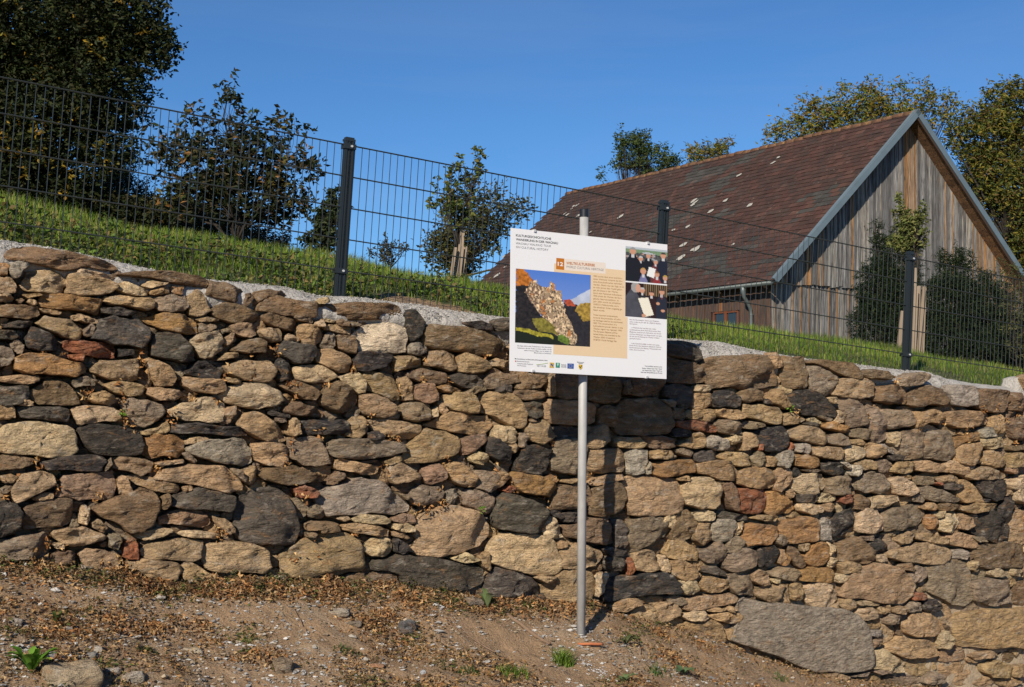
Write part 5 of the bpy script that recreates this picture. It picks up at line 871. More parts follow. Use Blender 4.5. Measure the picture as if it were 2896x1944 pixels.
[8,1051,918,1041,924,1029,927,1023,927,1019,921,1014,913,1012,908,1019,907,1026,908,1032,908,1044,911],
[0,2779,1847,2773,1851,2764,1853,2757,1853,2751,1849,2748,1842,2752,1838,2758,1836,2763,1836,2767,1837,2774,1841],
[3,2609,1161,2598,1164,2585,1163,2579,1161,2566,1159,2554,1155,2565,1150,2578,1148,2582,1149,2586,1150,2599,1154],
[8,767,1175,769,1188,758,1182,747,1173,740,1171,736,1166,740,1162,746,1160,751,1160,757,1160,762,1163],
[1,2357,1226,2351,1231,2341,1233,2336,1231,2332,1227,2326,1221,2322,1213,2327,1209,2336,1214,2341,1218,2350,1221],
[0,1337,1678,1324,1686,1317,1687,1311,1685,1297,1683,1283,1680,1294,1674,1310,1672,1314,1672,1327,1670,1342,1669],
[3,330,1332,333,1341,322,1339,311,1336,307,1333,308,1328,311,1325,312,1324,315,1321,319,1319,322,1323],
[0,2235,1393,2230,1400,2226,1402,2221,1401,2215,1399,2212,1396,2214,1393,2219,1390,2222,1388,2229,1385,2236,1386],
[3,1347,1567,1348,1576,1340,1574,1332,1568,1327,1565,1323,1563,1327,1560,1332,1558,1335,1557,1340,1556,1344,1559],
[0,2191,1617,2182,1628,2172,1626,2164,1620,2160,1618,2156,1614,2157,1610,2162,1608,2166,1608,2179,1606,2194,1605],
[0,2100,1269,2093,1278,2084,1280,2076,1279,2070,1278,2067,1273,2066,1265,2068,1259,2075,1261,2086,1260,2097,1260],
[3,2129,1191,2119,1201,2106,1208,2099,1203,2092,1196,2089,1192,2090,1189,2095,1187,2098,1187,2101,1186,2116,1186],
[0,2772,1220,2759,1226,2751,1227,2741,1230,2727,1229,2725,1221,2737,1213,2746,1212,2751,1212,2762,1211,2776,1213],
[0,1211,1574,1207,1578,1198,1580,1190,1580,1176,1580,1164,1575,1174,1568,1189,1566,1194,1567,1196,1567,1202,1569],
[4,1096,1318,1090,1321,1083,1324,1078,1324,1070,1319,1062,1314,1069,1308,1077,1300,1082,1300,1086,1307,1093,1313],
[3,843,1067,843,1073,838,1077,831,1078,824,1076,824,1070,827,1063,829,1052,832,1043,837,1051,840,1063],
[0,2225,1079,2224,1085,2219,1090,2212,1093,2209,1087,2208,1080,2207,1074,2207,1066,2212,1060,2219,1064,2223,1071],
[8,360,790,354,795,345,799,339,801,328,801,323,796,331,789,338,785,341,784,346,784,354,786],
[0,1289,1088,1282,1091,1272,1091,1267,1089,1263,1087,1264,1083,1267,1080,1269,1072,1273,1066,1277,1071,1284,1081],
[0,1212,1015,1205,1023,1198,1023,1194,1019,1191,1016,1189,1014,1189,1012,1191,1008,1195,1004,1204,1002,1212,1006],
[3,1379,1069,1376,1075,1372,1078,1367,1075,1359,1071,1354,1066,1358,1060,1366,1056,1374,1052,1381,1053,1381,1061],
[0,2000,1678,2000,1685,1991,1688,1980,1689,1973,1687,1977,1679,1983,1673,1984,1668,1986,1665,1989,1667,1994,1672],
[3,2781,1463,2775,1468,2770,1472,2765,1473,2758,1469,2754,1462,2759,1457,2766,1456,2771,1456,2778,1456,2784,1458],
[3,2937,1813,2934,1819,2927,1825,2919,1826,2916,1819,2916,1810,2916,1801,2918,1796,2924,1801,2930,1806,2934,1809],
[8,345,776,337,782,329,783,325,780,318,777,309,773,309,767,318,764,327,764,336,764,346,767],
[8,782,979,776,984,769,987,764,987,761,983,760,979,760,974,760,968,764,968,771,971,779,974],
[8,624,1015,617,1020,611,1025,603,1028,590,1025,586,1017,598,1013,609,1011,613,1007,622,1003,629,1007],
[3,284,1427,277,1432,270,1439,262,1445,256,1438,255,1427,259,1422,266,1420,271,1420,277,1420,285,1422],
[0,122,761,111,765,96,767,83,770,73,769,79,760,88,750,91,747,94,747,99,749,112,754],
[8,237,1245,238,1253,232,1255,225,1252,223,1246,221,1242,219,1237,219,1229,225,1226,230,1231,233,1238],
[3,279,1066,277,1072,267,1073,260,1071,253,1068,245,1063,244,1056,253,1052,261,1054,264,1057,271,1060],
[8,1323,1107,1319,1112,1310,1113,1303,1110,1301,1107,1297,1101,1294,1095,1299,1094,1306,1096,1310,1097,1317,1100],
[0,2670,1506,2672,1515,2665,1516,2655,1513,2650,1510,2649,1505,2652,1501,2656,1499,2659,1497,2662,1495,2665,1498],
[8,989,1235,987,1241,979,1243,972,1243,967,1242,964,1237,966,1233,970,1230,974,1229,978,1228,984,1229],
[8,1908,1519,1909,1528,1902,1531,1892,1527,1888,1522,1891,1516,1895,1512,1897,1511,1900,1508,1903,1508,1905,1512],
[3,2290,1711,2284,1717,2274,1717,2266,1716,2256,1714,2251,1708,2257,1702,2266,1701,2272,1699,2278,1697,2285,1702],
[4,344,828,341,833,331,836,323,837,317,836,317,830,322,826,324,824,326,822,329,820,336,822],
[3,844,1311,840,1317,830,1317,821,1317,814,1315,815,1309,819,1302,821,1296,825,1295,830,1299,837,1305],
[8,1740,1262,1733,1268,1725,1271,1719,1272,1710,1271,1705,1267,1711,1260,1718,1257,1722,1255,1728,1254,1737,1256],
[4,1175,1565,1172,1570,1163,1574,1154,1576,1148,1573,1149,1566,1154,1561,1156,1560,1159,1558,1162,1556,1168,1559],
[0,669,983,653,994,645,998,635,1002,629,1000,632,990,636,983,637,977,641,975,659,973,678,971],
[0,2535,1397,2534,1402,2529,1404,2521,1404,2512,1402,2509,1396,2514,1389,2521,1383,2526,1382,2530,1387,2532,1392],
[0,2897,1846,2895,1856,2894,1866,2888,1860,2881,1850,2873,1847,2871,1842,2878,1840,2885,1840,2890,1840,2895,1842],
[8,888,1330,888,1336,882,1336,876,1333,868,1331,862,1327,866,1322,873,1320,878,1320,882,1321,885,1324],
[8,411,1221,406,1227,398,1228,391,1227,384,1224,380,1220,385,1216,391,1213,394,1212,400,1212,408,1214],
[3,2840,1439,2839,1446,2835,1451,2829,1451,2824,1445,2822,1440,2823,1436,2826,1430,2830,1422,2837,1422,2839,1430],
[3,1201,1365,1200,1371,1194,1374,1188,1372,1179,1368,1174,1365,1182,1362,1188,1358,1191,1354,1195,1354,1198,1359],
[4,905,1417,904,1423,898,1425,892,1423,887,1419,884,1416,887,1412,892,1410,896,1406,901,1404,904,1409],
[8,472,1451,470,1456,462,1460,453,1464,446,1465,446,1456,449,1447,452,1444,457,1444,460,1445,466,1448],
[8,392,1377,391,1384,384,1388,378,1384,375,1378,373,1375,369,1366,366,1356,373,1361,380,1369,386,1372],
[0,1937,1245,1933,1249,1928,1252,1924,1255,1919,1254,1908,1247,1902,1239,1913,1239,1925,1240,1930,1240,1935,1241],
[3,2938,1200,2929,1204,2916,1212,2910,1218,2908,1209,2908,1200,2904,1190,2902,1180,2909,1182,2917,1191,2928,1196],
[3,537,1242,530,1252,526,1258,522,1252,518,1245,512,1239,506,1233,513,1232,523,1232,533,1232,541,1235],
[0,2739,1507,2728,1509,2715,1512,2706,1516,2700,1515,2704,1506,2709,1500,2712,1493,2715,1487,2717,1493,2729,1502],
[4,25,976,16,981,5,981,-3,979,-9,977,-11,971,-7,966,-2,964,3,964,11,964,22,967],
[0,1119,1521,1119,1531,1115,1538,1108,1531,1091,1524,1079,1521,1092,1515,1106,1503,1110,1498,1113,1508,1116,1517],
[0,1389,1634,1387,1642,1383,1650,1376,1649,1373,1642,1373,1636,1374,1633,1376,1627,1379,1618,1386,1618,1390,1626],
[0,432,977,429,981,424,981,419,980,414,979,414,975,417,972,421,965,425,957,429,962,431,971],
[8,608,1536,601,1541,592,1546,585,1548,579,1545,578,1536,579,1530,585,1528,590,1528,595,1529,604,1531],
[3,2101,1719,2098,1728,2092,1731,2086,1726,2082,1721,2076,1718,2074,1714,2080,1713,2087,1709,2095,1705,2101,1709],
[3,1357,1327,1352,1332,1348,1336,1342,1337,1338,1333,1336,1328,1339,1324,1344,1321,1347,1318,1354,1317,1358,1321],
[8,2379,1621,2377,1627,2372,1629,2368,1625,2365,1620,2362,1617,2361,1612,2366,1608,2372,1607,2376,1610,2379,1615],
[0,127,1073,122,1081,117,1083,113,1078,110,1072,108,1069,107,1065,110,1064,115,1064,123,1064,129,1066],
[8,2464,1766,2463,1773,2459,1782,2452,1784,2448,1776,2446,1768,2443,1761,2445,1757,2451,1758,2458,1760,2462,1761],
[8,509,809,499,812,485,815,480,816,476,813,474,808,476,804,479,802,482,800,485,801,497,804],
[8,453,888,447,891,440,892,436,892,431,891,426,887,426,881,431,876,438,874,443,876,450,882],
]
N_TRACED = 506
stones = []
for i, row in enumerate(OUTLINES):
    pts = np.array(row[1:], float).reshape(-1, 2)
    ar = .5*abs(np.sum(pts[:, 0]*np.roll(pts[:, 1], -1)-np.roll(pts[:, 0], -1)*pts[:, 1]))
    stones.append((ar, KINDS[row[0]], pts, i < N_TRACED))
stones.sort(key=lambda q: -q[0]*(1.0 if q[3] else .3))
COL = dict(t=(.43, .288, .155), l=(.56, .415, .245), L=(.62, .52, .38), g=(.28, .210, .138), d=(.105, .088, .070), k=(.050, .044, .039), r=(.33, .125, .062),
           o=(.37, .205, .085), b=(.225, .148, .085), p=(.34, .215, .130), w=(.385, .325, .25), W=(.34, .272, .20))
wall = thing('stone_wall', P_uvz(1.5, .3, float(basez(1.5))), 'long sloping rubble stone wall of brown and grey fieldstones below the wire fence', 'wall')
def resample(P, n, code_W=False):
    P = np.asarray(P, float); mx_ = np.ptp(P, axis=0).min()*(.3 if code_W else 1)
    mids = (P+np.roll(P, -1, 0))/2; e_ = np.roll(P, -1, 0)-P; nrm = np.stack([e_[:, 1], -e_[:, 0]], 1); ln_ = np.linalg.norm(e_, axis=1)[:, None]+1e-9
    mids = mids + nrm/ln_*np.clip(ln_, 0, mx_)*np.array([random.uniform(-.07, .07) for _ in P])[:, None] + e_*np.array([random.uniform(-.2, .2) for _ in P])[:, None]
    Q = np.stack([P, mids], 1).reshape(-1, 2)
    for ct in ((.985,) if code_W else (.93,) if random.random() < .75 else (.86, .88)):      # knock the corners off
        A = Q*ct+np.roll(Q, -1, 0)*(1-ct); B = Q*(1-ct)+np.roll(Q, -1, 0)*ct
        Q = np.stack([A, B], 1).reshape(-1, 2)
    d = np.linalg.norm(np.roll(Q, -1, 0)-Q, axis=1); c = np.concatenate([[0], np.cumsum(d)]); t = np.linspace(0, c[-1], n, endpoint=False)
    X = np.interp(t, c, np.append(Q[:, 0], Q[0, 0])); Y = np.interp(t, c, np.append(Q[:, 1], Q[0, 1])); return np.stack([X, Y], 1)
def stone_geo(pts, code, traced, sd, area):
    """a rounded block seen as its face: rings from a buried back to a worn, uneven front"""
    W3 = np.array([on_wall(x, y) for x, y in pts]); uz = np.stack([(W3-OFF-B0)@U, W3[:, 2]], 1)
    if area > 5000: n = 46
    elif area > 900: n = 34
    else: n = 22
    uz = resample(uz, n, code == 'W'); c = uz.mean(0); D = (uz-c)*(1.055 if traced else 1.08)
    size = math.sqrt(abs(np.ptp(D[:, 0])*np.ptp(D[:, 1])))
    H = (min(.062, .014+.24*size))*random.uniform(.75, 1.2)*(1 if traced else .75)
    off = random.uniform(-.012, .022) if traced else random.uniform(-.085, -.05)
    off -= H*.85
    if traced: off += random.choice((0, 0, 0, .012))
    if c[0] > 2.2 and c[1] < 1.0 and traced: H *= .7
    fl = random.uniform(.0, 1)                       # angular or rounded
    prof = [(.93, -.13), (.99, -.05), (1.0, -.005), (.985, .34), (.955, .60), (.91, .78), (.85, .88), (.76, .94), (.66, .97), (.55, .99), (.42, 1.0), (.28, 1.0), (.14, 1.0)]
    if fl < .78: prof = [(.96, -.13), (1.0, -.05), (1.0, .0), (.996, .5), (.984, .82), (.955, .93), (.90, .97), (.80, .99), (.68, 1.0), (.55, 1.0), (.42, 1.0), (.28, 1.0), (.14, 1.0)]
    hx, hz = np.ptp(D[:, 0])*.5, np.ptp(D[:, 1])*.5
    chips = []
    for _ in range(random.randint(1, 4) if fl < .6 else random.randint(4, 8)):
        w_ = random.uniform(0, 2*math.pi); dx, dz_ = math.cos(w_), math.sin(w_); chips.append((dx, dz_, random.uniform(.45 if fl < .6 else .15, .95)*math.hypot(hx*dx, hz*dz_), random.uniform(.25, 1.3)))
    seed2 = random.uniform(0, 99)
    tq = .10*min(1, .10/max(size, .02)); tx, tz = random.gauss(0, tq), random.gauss(.0, tq)
    if code == 'W': off += .022; bow = random.uniform(-.1, .5)
    strat = random.random() < .55 and traced
    V = []; ph = random.uniform(0, 50); ang = random.gauss(0, .1)
    for si, (s, h) in enumerate(prof):
        for k in range(n):
            du, dz = D[k]*s
            jit = nz(sd+k*.9, 3.1, s*2)*.007 + nz(sd+k*.33, 9.1, 1.)*.006
            U_, Z_ = c[0]+du, c[1]+dz
            y = h if h < 0 else h*H
            if h >= 0:
                w = min(1, h*1.3)
                for (ax_, az_, rr_, sl_) in chips:
                    e_ = du*ax_+dz*az_-rr_
                    if e_ > 0: y = min(y, max(H-sl_*e_, H*.12))
                y += (tx*du + tz*dz)*w
                y += w*(noise.noise(Vector((U_*7+sd, Z_*9, ph)))*.010 + noise.noise(Vector((U_*17+sd, Z_*28, ph)))*.010 + noise.noise(Vector((U_*48+sd, Z_*64, ph)))*.008)
                cell = noise.noise(Vector((U_*11+sd, Z_*13, ph+9)))
                y += w*.008*(1 if cell > .12 else 0)
                if strat:
                    q = (Z_+U_*ang)*58+ph+noise.noise(Vector((U_*6, Z_*8, ph)))*2.2
                    y += w*.0055*math.sin(q) + w*.006*(1 if math.sin(q*.53+1) > .3 else 0)
            r = 1 + jit/max(size*.5, .02)
            V.append((du*r, dz*r, y+off))
    V.append((0, 0, H*1.0+off)); m = len(prof)
    V = np.array(V)
    # wall frame -> world
    X = np.zeros((len(V), 3)); z = c[1]+V[:, 1]
    v = .25 + BAT*(.7-(z-EYE)) + V[:, 2]
    X[:, 0] = B0[0]+U[0]*(c[0]+V[:, 0])+Nn[0]*v; X[:, 1] = B0[1]+U[1]*(c[0]+V[:, 0])+Nn[1]*v; X[:, 2] = z
    F = []
    for i in range(m-1):
        for k in range(n): F.append((i*n+k, i*n+(k+1) % n, (i+1)*n+(k+1) % n, (i+1)*n+k))
    for k in range(n): F.append(((m-1)*n+k, (m-1)*n+(k+1) % n, m*n))
    return X, F, np.array(P_uvz(c[0], .25+BAT*(.7-(c[1]-EYE)), c[1]))
# make each outline run anticlockwise as seen from the camera so that faces point outwards
def ccw(p):
    a = np.sum(p[:, 0]*np.roll(p[:, 1], -1)-np.roll(p[:, 0], -1)*p[:, 1])
    return p if a < 0 else p[::-1]
rest = MB()
PALN = {'r': 'red brick fragment among the stones'}
for i, (ar, code, pts, traced) in enumerate(stones):
    c = np.array(COL[code])*random.uniform(.86, 1.14)*np.array([random.uniform(.96, 1.05), 1, random.uniform(.92, 1.08)])
    cx = pts[:, 0].mean()
    if not traced: c = c*.92
    X, F, org = stone_geo(ccw(pts), code, traced, i*3.17, ar)
    if i < 298:
        me = np_mesh('stone', X-org, [k for f in F for k in f], M_stone, True, c, [len(f) for f in F])
        put('stone', me, wall, org)
    else: rest.add(X, F, c)
for ar, code, pts, traced in stones[298:] + stones[:298]:      # the wall runs on past both edges of the photograph
    cx = pts[:, 0].mean()
    for lo, hi, dx, dy in ((2150, 2890, 735, 62), (20, 520, -505, -88)):
        if lo < cx < hi and (pts[:, 0].min()+dx > 2898 or pts[:, 0].max()+dx < -12):
            c = np.array(COL[code])*random.uniform(.86, 1.14); X, F, _o = stone_geo(ccw(pts+np.array([dx, dy])), code, traced, cx+dx, ar); rest.add(X, F, c)
org = np.array(wall.location)
put('stone_infill', rest.mesh('stone_infill', M_stone, True, org), wall, org, kind='stuff')
# mortar and earth behind the stones
ga = np.arange(-4.3, 9.6, .03); gz = np.linspace(0, 1, 86)
G, Zs = np.meshgrid(ga, gz, indexing='ij')
zb = basez(G)-.25; zt = topz(G)-.10; z = zb+(zt-zb)*Zs
px_like = np.clip((G-1.6)/2.2, 0, 1)*np.clip((1.15-(z-EYE+1.6-1.0)) + .2, 0, 1)
lowr = np.clip((G-1.8)/1.6, 0, 1)*np.clip((basez(G)+1.25-z)/.5, 0, 1)
left_low = .35*np.clip((basez(G)+.35-z)/.3, 0, 1)
rec = -.165 + .088*np.clip(lowr+left_low, 0, 1)
vv = .25+BAT*(.7-(z-EYE)) + rec + (fbm(G*9, z*9, 21)-.47)*.05 + (fbm(G*34, z*34, 23, 3)-.44)*.022
Pm = np.stack([B0[0]+U[0]*G+Nn[0]*vv, B0[1]+U[1]*G+Nn[1]*vv, z], -1).reshape(-1, 3)
nu, nv = G.shape; I, J = np.meshgrid(np.arange(nu-1), np.arange(nv-1), indexing='ij'); a = (I*nv+J).ravel()
put('mortar_bed', np_mesh('mortar_bed', Pm-org, np.stack([a, a+nv, a+nv+1, a+1], 1), M_mortar, True), wall, org)
# rough concrete capping
ca = np.arange(-4.2, 9.5, .012)
prof = [(.10, -.34), (.15, -.22), (.21, -.15), (.222, -.115), (.20, -.085), (.17, -.06), (.14, -.042), (.11, -.028), (.08, -.015), (.05, -.006), (.02, .0), (-.03, .002), (-.09, -.004), (-.13, -.03), (-.14, -.12)]
CU, K = np.meshgrid(ca, np.arange(len(prof)), indexing='ij'); pv = np.array([p[0] for p in prof])[K]; pz = np.array([p[1] for p in prof])[K]
zt = topz(CU)+pz; s = K*.03
smooth_r = np.clip((CU-5.2)/.5, 0, 1)
amp = 1-.8*smooth_r
gr = (fbm(CU*30, s*30, 31, 3)-.44); gr2 = (fbm(CU*75, s*75, 35, 2)-.38)
vv = pv + amp*((fbm(CU*4, s*4, 33)-.47)*.05 + gr*.03 + np.maximum(gr2, 0)*.03); zz = zt + amp*(gr*.018 + np.maximum(gr2, 0)*.018)*(K > 1)
Pc = np.stack([B0[0]+U[0]*CU+Nn[0]*vv, B0[1]+U[1]*CU+Nn[1]*vv, zz], -1).reshape(-1, 3)
nu, nv = CU.shape; I, J = np.meshgrid(np.arange(nu-1), np.arange(nv-1), indexing='ij'); a = (I*nv+J).ravel()
put('concrete_capping', np_mesh('concrete_capping', Pc-org, np.stack([a, a+1, a+nv+1, a+nv], 1), M_conc, True), wall, org)

n_ = 16000; gu = rng.uniform(-3.0, 5.3, n_); gt = rng.uniform(0, 1, n_); gv = np.interp(gt, [0, .45, 1], [.21, .13, -.05]); gh = np.interp(gv, [-.05, .02, .08, .14, .2, .225], [.0, .0, -.015, -.042, -.085, -.12])
CAPP = (gu, gv+rng.normal(size=n_)*.006, topz(gu)+gh+rng.uniform(-.004, .006, n_))
# pale concrete block at the right end
def lumpy_block(c, half, ax, seed, n=7, amp=.008, rnd=.35):
    m = MB(); V = []; F = []
    idx = {}
    for f in range(6):
        for i in range(n+1):
            for j in range(n+1):
                a_, b_ = -1+2*i/n, -1+2*j/n
                p = [(1, a_, b_), (-1, b_, a_), (b_, 1, a_), (a_, -1, b_), (a_, b_, 1), (b_, a_, -1)][f]
                key = tuple(round(q, 4) for q in p)
                if key not in idx:
                    q = np.array(p); l = np.linalg.norm(q); q = q*(1-rnd)+q/l*rnd*1.15
                    V.append(q); idx[key] = len(V)-1
        for i in range(n):
            for j in range(n):
                ks = []
                for (x, y) in ((i, j), (i+1, j), (i+1, j+1), (i, j+1)):
                    a_, b_ = -1+2*x/n, -1+2*y/n
                    p = [(1, a_, b_), (-1, b_, a_), (b_, 1, a_), (a_, -1, b_), (a_, b_, 1), (b_, a_, -1)][f]
                    ks.append(idx[tuple(round(q, 4) for q in p)])
                F.append(ks)
    V = np.array(V)*np.asarray(half)
    W = np.array([q + q/np.linalg.norm(q)*(noise.noise(Vector(q*9/max(half)*.2+Vector((seed, 0, 0))) if False else Vector((q[0]/max(half)*1.6+seed, q[1]/max(half)*1.6, q[2]/max(half)*1.6)))*amp*max(half)*12) for q in V])
    return W@np.asarray(ax) + np.asarray(c), F
def rock(name, loc, half, yaw, col, mat_, parent=None, seed=0, amp=.01, rnd=.5, **kw):
    ax = np.array([[math.cos(yaw), math.sin(yaw), 0], [-math.sin(yaw), math.cos(yaw), 0], [0, 0, 1.]])
    W, F = lumpy_block((0, 0, 0), half, ax, seed, 7, amp, rnd)
    me = np_mesh(name, W, [k for f in F for k in f], mat_, True, np.asarray(col), [4]*len(F))
    return put(name, me, parent, loc, **kw)
p = at_v(2885, 1100, .06)
rock('concrete_block', p+np.array([0, 0, -.02]), (.15, .09, .12), TH, (.5, .48, .44), M_conc, None, 4, .01, .3,
     label='smooth pale concrete block sitting on the right end of the wall capping', cat='concrete block')

# ================================================================== FENCE
PB = np.array([-1.0507, 8.3353, 1.66]); PC = np.array([1.0996, 9.621, 1.4872]); PD = np.array([3.2765, 10.873, 1.2844]); PE_ = np.array([4.5142, 11.6402, 1.1794])
ud = np.array([.0491, .0141, 1.]); ud /= np.linalg.norm(ud)
PA = PB + (PB-PC); PE = PD + (PE_-PD)/np.linalg.norm(PE_-PD)*2.5
segs = [(PA, PB), (PB, PC), (PC, PD), (PD, PE)]
fence = thing('wire_fence', P_uvz(1.2, 0, float(topz(1.2))), 'dark coated double bar wire mesh fence stepping down along the wall top', 'fence')
def part(mb, name, m, parent, org, smooth=False, **kw): return put(name, mb.mesh(name, m, smooth, org), parent, org, **kw)
for a_, b_ in segs:
    a_ = a_+OFF; b_ = b_+OFF; L_ = np.linalg.norm(b_-a_); dr = (b_-a_)/L_; ns = np.cross(dr, ud); ns /= np.linalg.norm(ns)
    if ns@Nn < 0: ns = -ns
    g0, g1 = .035, L_-.035
    for k in range(5):
        for sgn in ((1, -1)):
            q = MB(); o_ = a_-ud*.2*k + ns*.0062*sgn
            q.tube([o_+dr*g0, o_+dr*g1], .0034, 6); part(q, 'horizontal_wire', M_fence, fence, (a_+b_)/2-ud*.2*k)
    n = int((g1-g0)/.05)
    vm = MB(); vm.tube([np.zeros(3)+ud*.004, -ud*1.0], .0024, 5); vme = vm.mesh('vertical_wire', M_fence)
    for i in range(n+1):
        o_ = a_+dr*(g0+.01+i*(g1-g0-.02)/n)
        if uv_of(o_)[0] < -3.4 or uv_of(o_)[0] > 8.0: continue
        put('vertical_wire', vme, fence, o_)
dr = U
for q in (PB, PC, PD):
    q = q+OFF; x = np.array([U[0], U[1], 0]); x = x-ud*(x@ud); x /= np.linalg.norm(x); y = np.cross(ud, x)
    m = MB(); c = q-ud*.49; ax = [x, y, ud]
    m.box(c, (.030, .020, .515), ax)
    for s in (-.024, -.008, .008, .024): m.box(c-y*.0225, (.004, .0035, .512), ax)
    for s in (-1, 1):
        for t in (-.02, .006): m.box(c+x*s*.0315+y*t, (.002, .005, .512), ax)
    m2 = MB()
    for s in (-.024, -.002, .021): m2.box(c-y*.0225+x*s, (.0045, .0035, .512), ax)
    po = part(m, 'post', M_post, fence, c)
    part(m2, 'post_rib', M_post, po, c)
    k = MB(); k.box(q+ud*.030, (.034, .026, .007), ax); k.box(q+ud*.042, (.028, .019, .006), ax); part(k, 'post_cap', M_post, po, q+ud*.03)
    for j in (0, 4):
        k = MB(); cc = q-ud*(.2*j+.006 if j else .012)
        k.box(cc-y*.030, (.037, .005, .016), ax); k.box(cc+x*.036, (.004, .030, .016), ax); k.box(cc-x*.036, (.004, .030, .016), ax)
        cl = part(k, 'clamp', M_post, po, cc)
        k = MB(); k.tube([cc-y*.034+x*.006, cc-y*.043+x*.006], .0075, 8); part(k, 'bolt', M_alu, cl if False else po, cc)

# ================================================================== SIGN
YP = 8.4
pb = at_Y(1643, 1812, YP); pt = at_Y(1652, 592, YP); pd_ = (pt-pb)/np.linalg.norm(pt-pb)
sign = thing('information_sign', pb, 'white walking tour information board number 12 on a galvanised pole in front of the wall', 'sign')
m = MB(); m.tube([pb-pd_*.3, pt-pd_*.03], .0277, 24, tint=None); part(m, 'pole', M_galv, sign, pb, True)
for p_ in bpy.data.meshes[-1:]: pass
m = MB(); m.tube([pt-pd_*.052, pt-pd_*.004, pt], [.0292, .0292, .0265], 24); part(m, 'pole_cap', M_capb, sign, pt)
HD = R(31.0); W_ = np.array([math.cos(HD), math.sin(HD), 0]); MM = np.array([math.sin(HD), -math.cos(HD), .034]); MM /= np.linalg.norm(MM)
mid = at_Y(1648, 862, YP); c0 = mid + MM*.062
def on_panel(x, y, h=0.0):
    d = ray(x, y); return d*((c0-OFF)@MM/(d@MM)) + OFF + MM*h
def zp(x, y, h=0.0): return on_panel(1420+x/2.904, 560+y/2.904, h)        # from the enlarged view of the board
TLc, TRc, BRc, BLc = zp(72, 247), zp(1357, 384), zp(1350, 1488), zp(62, 1420)
m = MB(); m.poly([BLc, BRc, TRc, TLc], -MM*.004); part(m, 'board', M_white, sign, (TLc+BRc)/2)
for f in (.10, .90):
    a_ = TLc*(1-f)+BLc*f; b_ = TRc*(1-f)+BRc*f; dd = (b_-a_)/np.linalg.norm(b_-a_)
    m = MB(); m.box((a_+b_)/2-MM*.019, (np.linalg.norm(b_-a_)/2-.04, .012, .018), [dd, MM, np.cross(dd, MM)]); part(m, 'mounting_rail', M_alu, sign, (a_+b_)/2)
for (x, y, top) in ((266, 272, 1), (1197, 372, 1), (252, 1420, -1), (1187, 1472, -1)):
    c = zp(x, y); m = MB(); dd = (TRc-TLc)/np.linalg.norm(TRc-TLc); vv_ = np.cross(MM, dd)
    m.box(c+MM*.004+vv_*.0*top, (.0075, .0045, .0065), [dd, MM, vv_]); m.box(c+MM*.0-MM*.008+np.array([0, 0, .007*top]), (.0075, .012, .003), [dd, MM, vv_]); part(m, 'clip', M_alu, sign, c)
# ---- printed areas
HP = [.0004]
def lay(): HP[0] += .00002; return HP[0]
def flatmat(name, c): return mat(name, c, rough=.5, spec=.3)
M_ink = {'k': flatmat('ink_black', (.03, .03, .035)), 'o': flatmat('ink_orange', (.42, .13, .02)), 'g': flatmat('ink_grey', (.20, .20, .21)), 'w': flatmat('ink_white', (.75, .75, .75)),
         'b': flatmat('ink_tan', (.40, .26, .13)), 'm': flatmat('ink_mauve', (.32, .25, .26))}
def pquad(name, P, m, **kw):
    h = lay(); V = np.array([zp(x, y, h) for x, y in P]); o = V.mean(0)
    return put(name, np_mesh(name, V-o, np.array([range(len(P)-1, -1, -1)]), m), sign, o, **kw)
TAN = flatmat('print_tan', (.66, .50, .32)); TAN2 = flatmat('print_pale', (.68, .60, .52)); ORG = flatmat('print_orange', (.45, .15, .015))
pquad('printed_box', [(427, 538), (1012, 597), (1010, 978), (1030, 980), (1027, 1320), (419, 1284), (421, 1210)], TAN)
pquad('printed_band', [(510, 499), (850, 534), (848, 624), (509, 592)], TAN2)
pquad('number_square', [(445, 493), (510, 499), (510, 593), (443, 586)], ORG)
def picture(name, quad, nx, ny, fn, **kw):
    h = lay(); s, t = np.meshgrid((np.arange(nx+1))/nx, (np.arange(ny+1))/ny, indexing='ij')
    q = [zp(x, y, h) for x, y in quad]                # TL TR BR BL
    P = ((1-s)*(1-t))[..., None]*q[0]+(s*(1-t))[..., None]*q[1]+(s*t)[..., None]*q[2]+((1-s)*t)[..., None]*q[3]
    c = fn(s, t); o = P.reshape(-1, 3).mean(0)
    I, J = np.meshgrid(np.arange(nx), np.arange(ny), indexing='ij'); a = (I*(ny+1)+J).ravel(); k = ny+1
    put(name, np_mesh(name, P.reshape(-1, 3)-o, np.stack([a, a+1, a+k+1, a+k], 1), M_print, False, c.reshape(-1, 3)), sign, o, **kw)
def inpoly(s, t, P):
    m = np.zeros(s.shape, bool); n = len(P)
    for i in range(n):
        (ax, ay), (bx, by) = P[i], P[(i+1) % n]
        if ay == by: continue
        m ^= ((ay > t) != (by > t)) & (s < (bx-ax)*(t-ay)/(by-ay)+ax)
    return m
def setc(c, m, col, n=None, amt=.3):
    col = np.array(col)
    c[m] = col if n is None else (col*(1+amt*(n[m][:, None]-.5)*2))
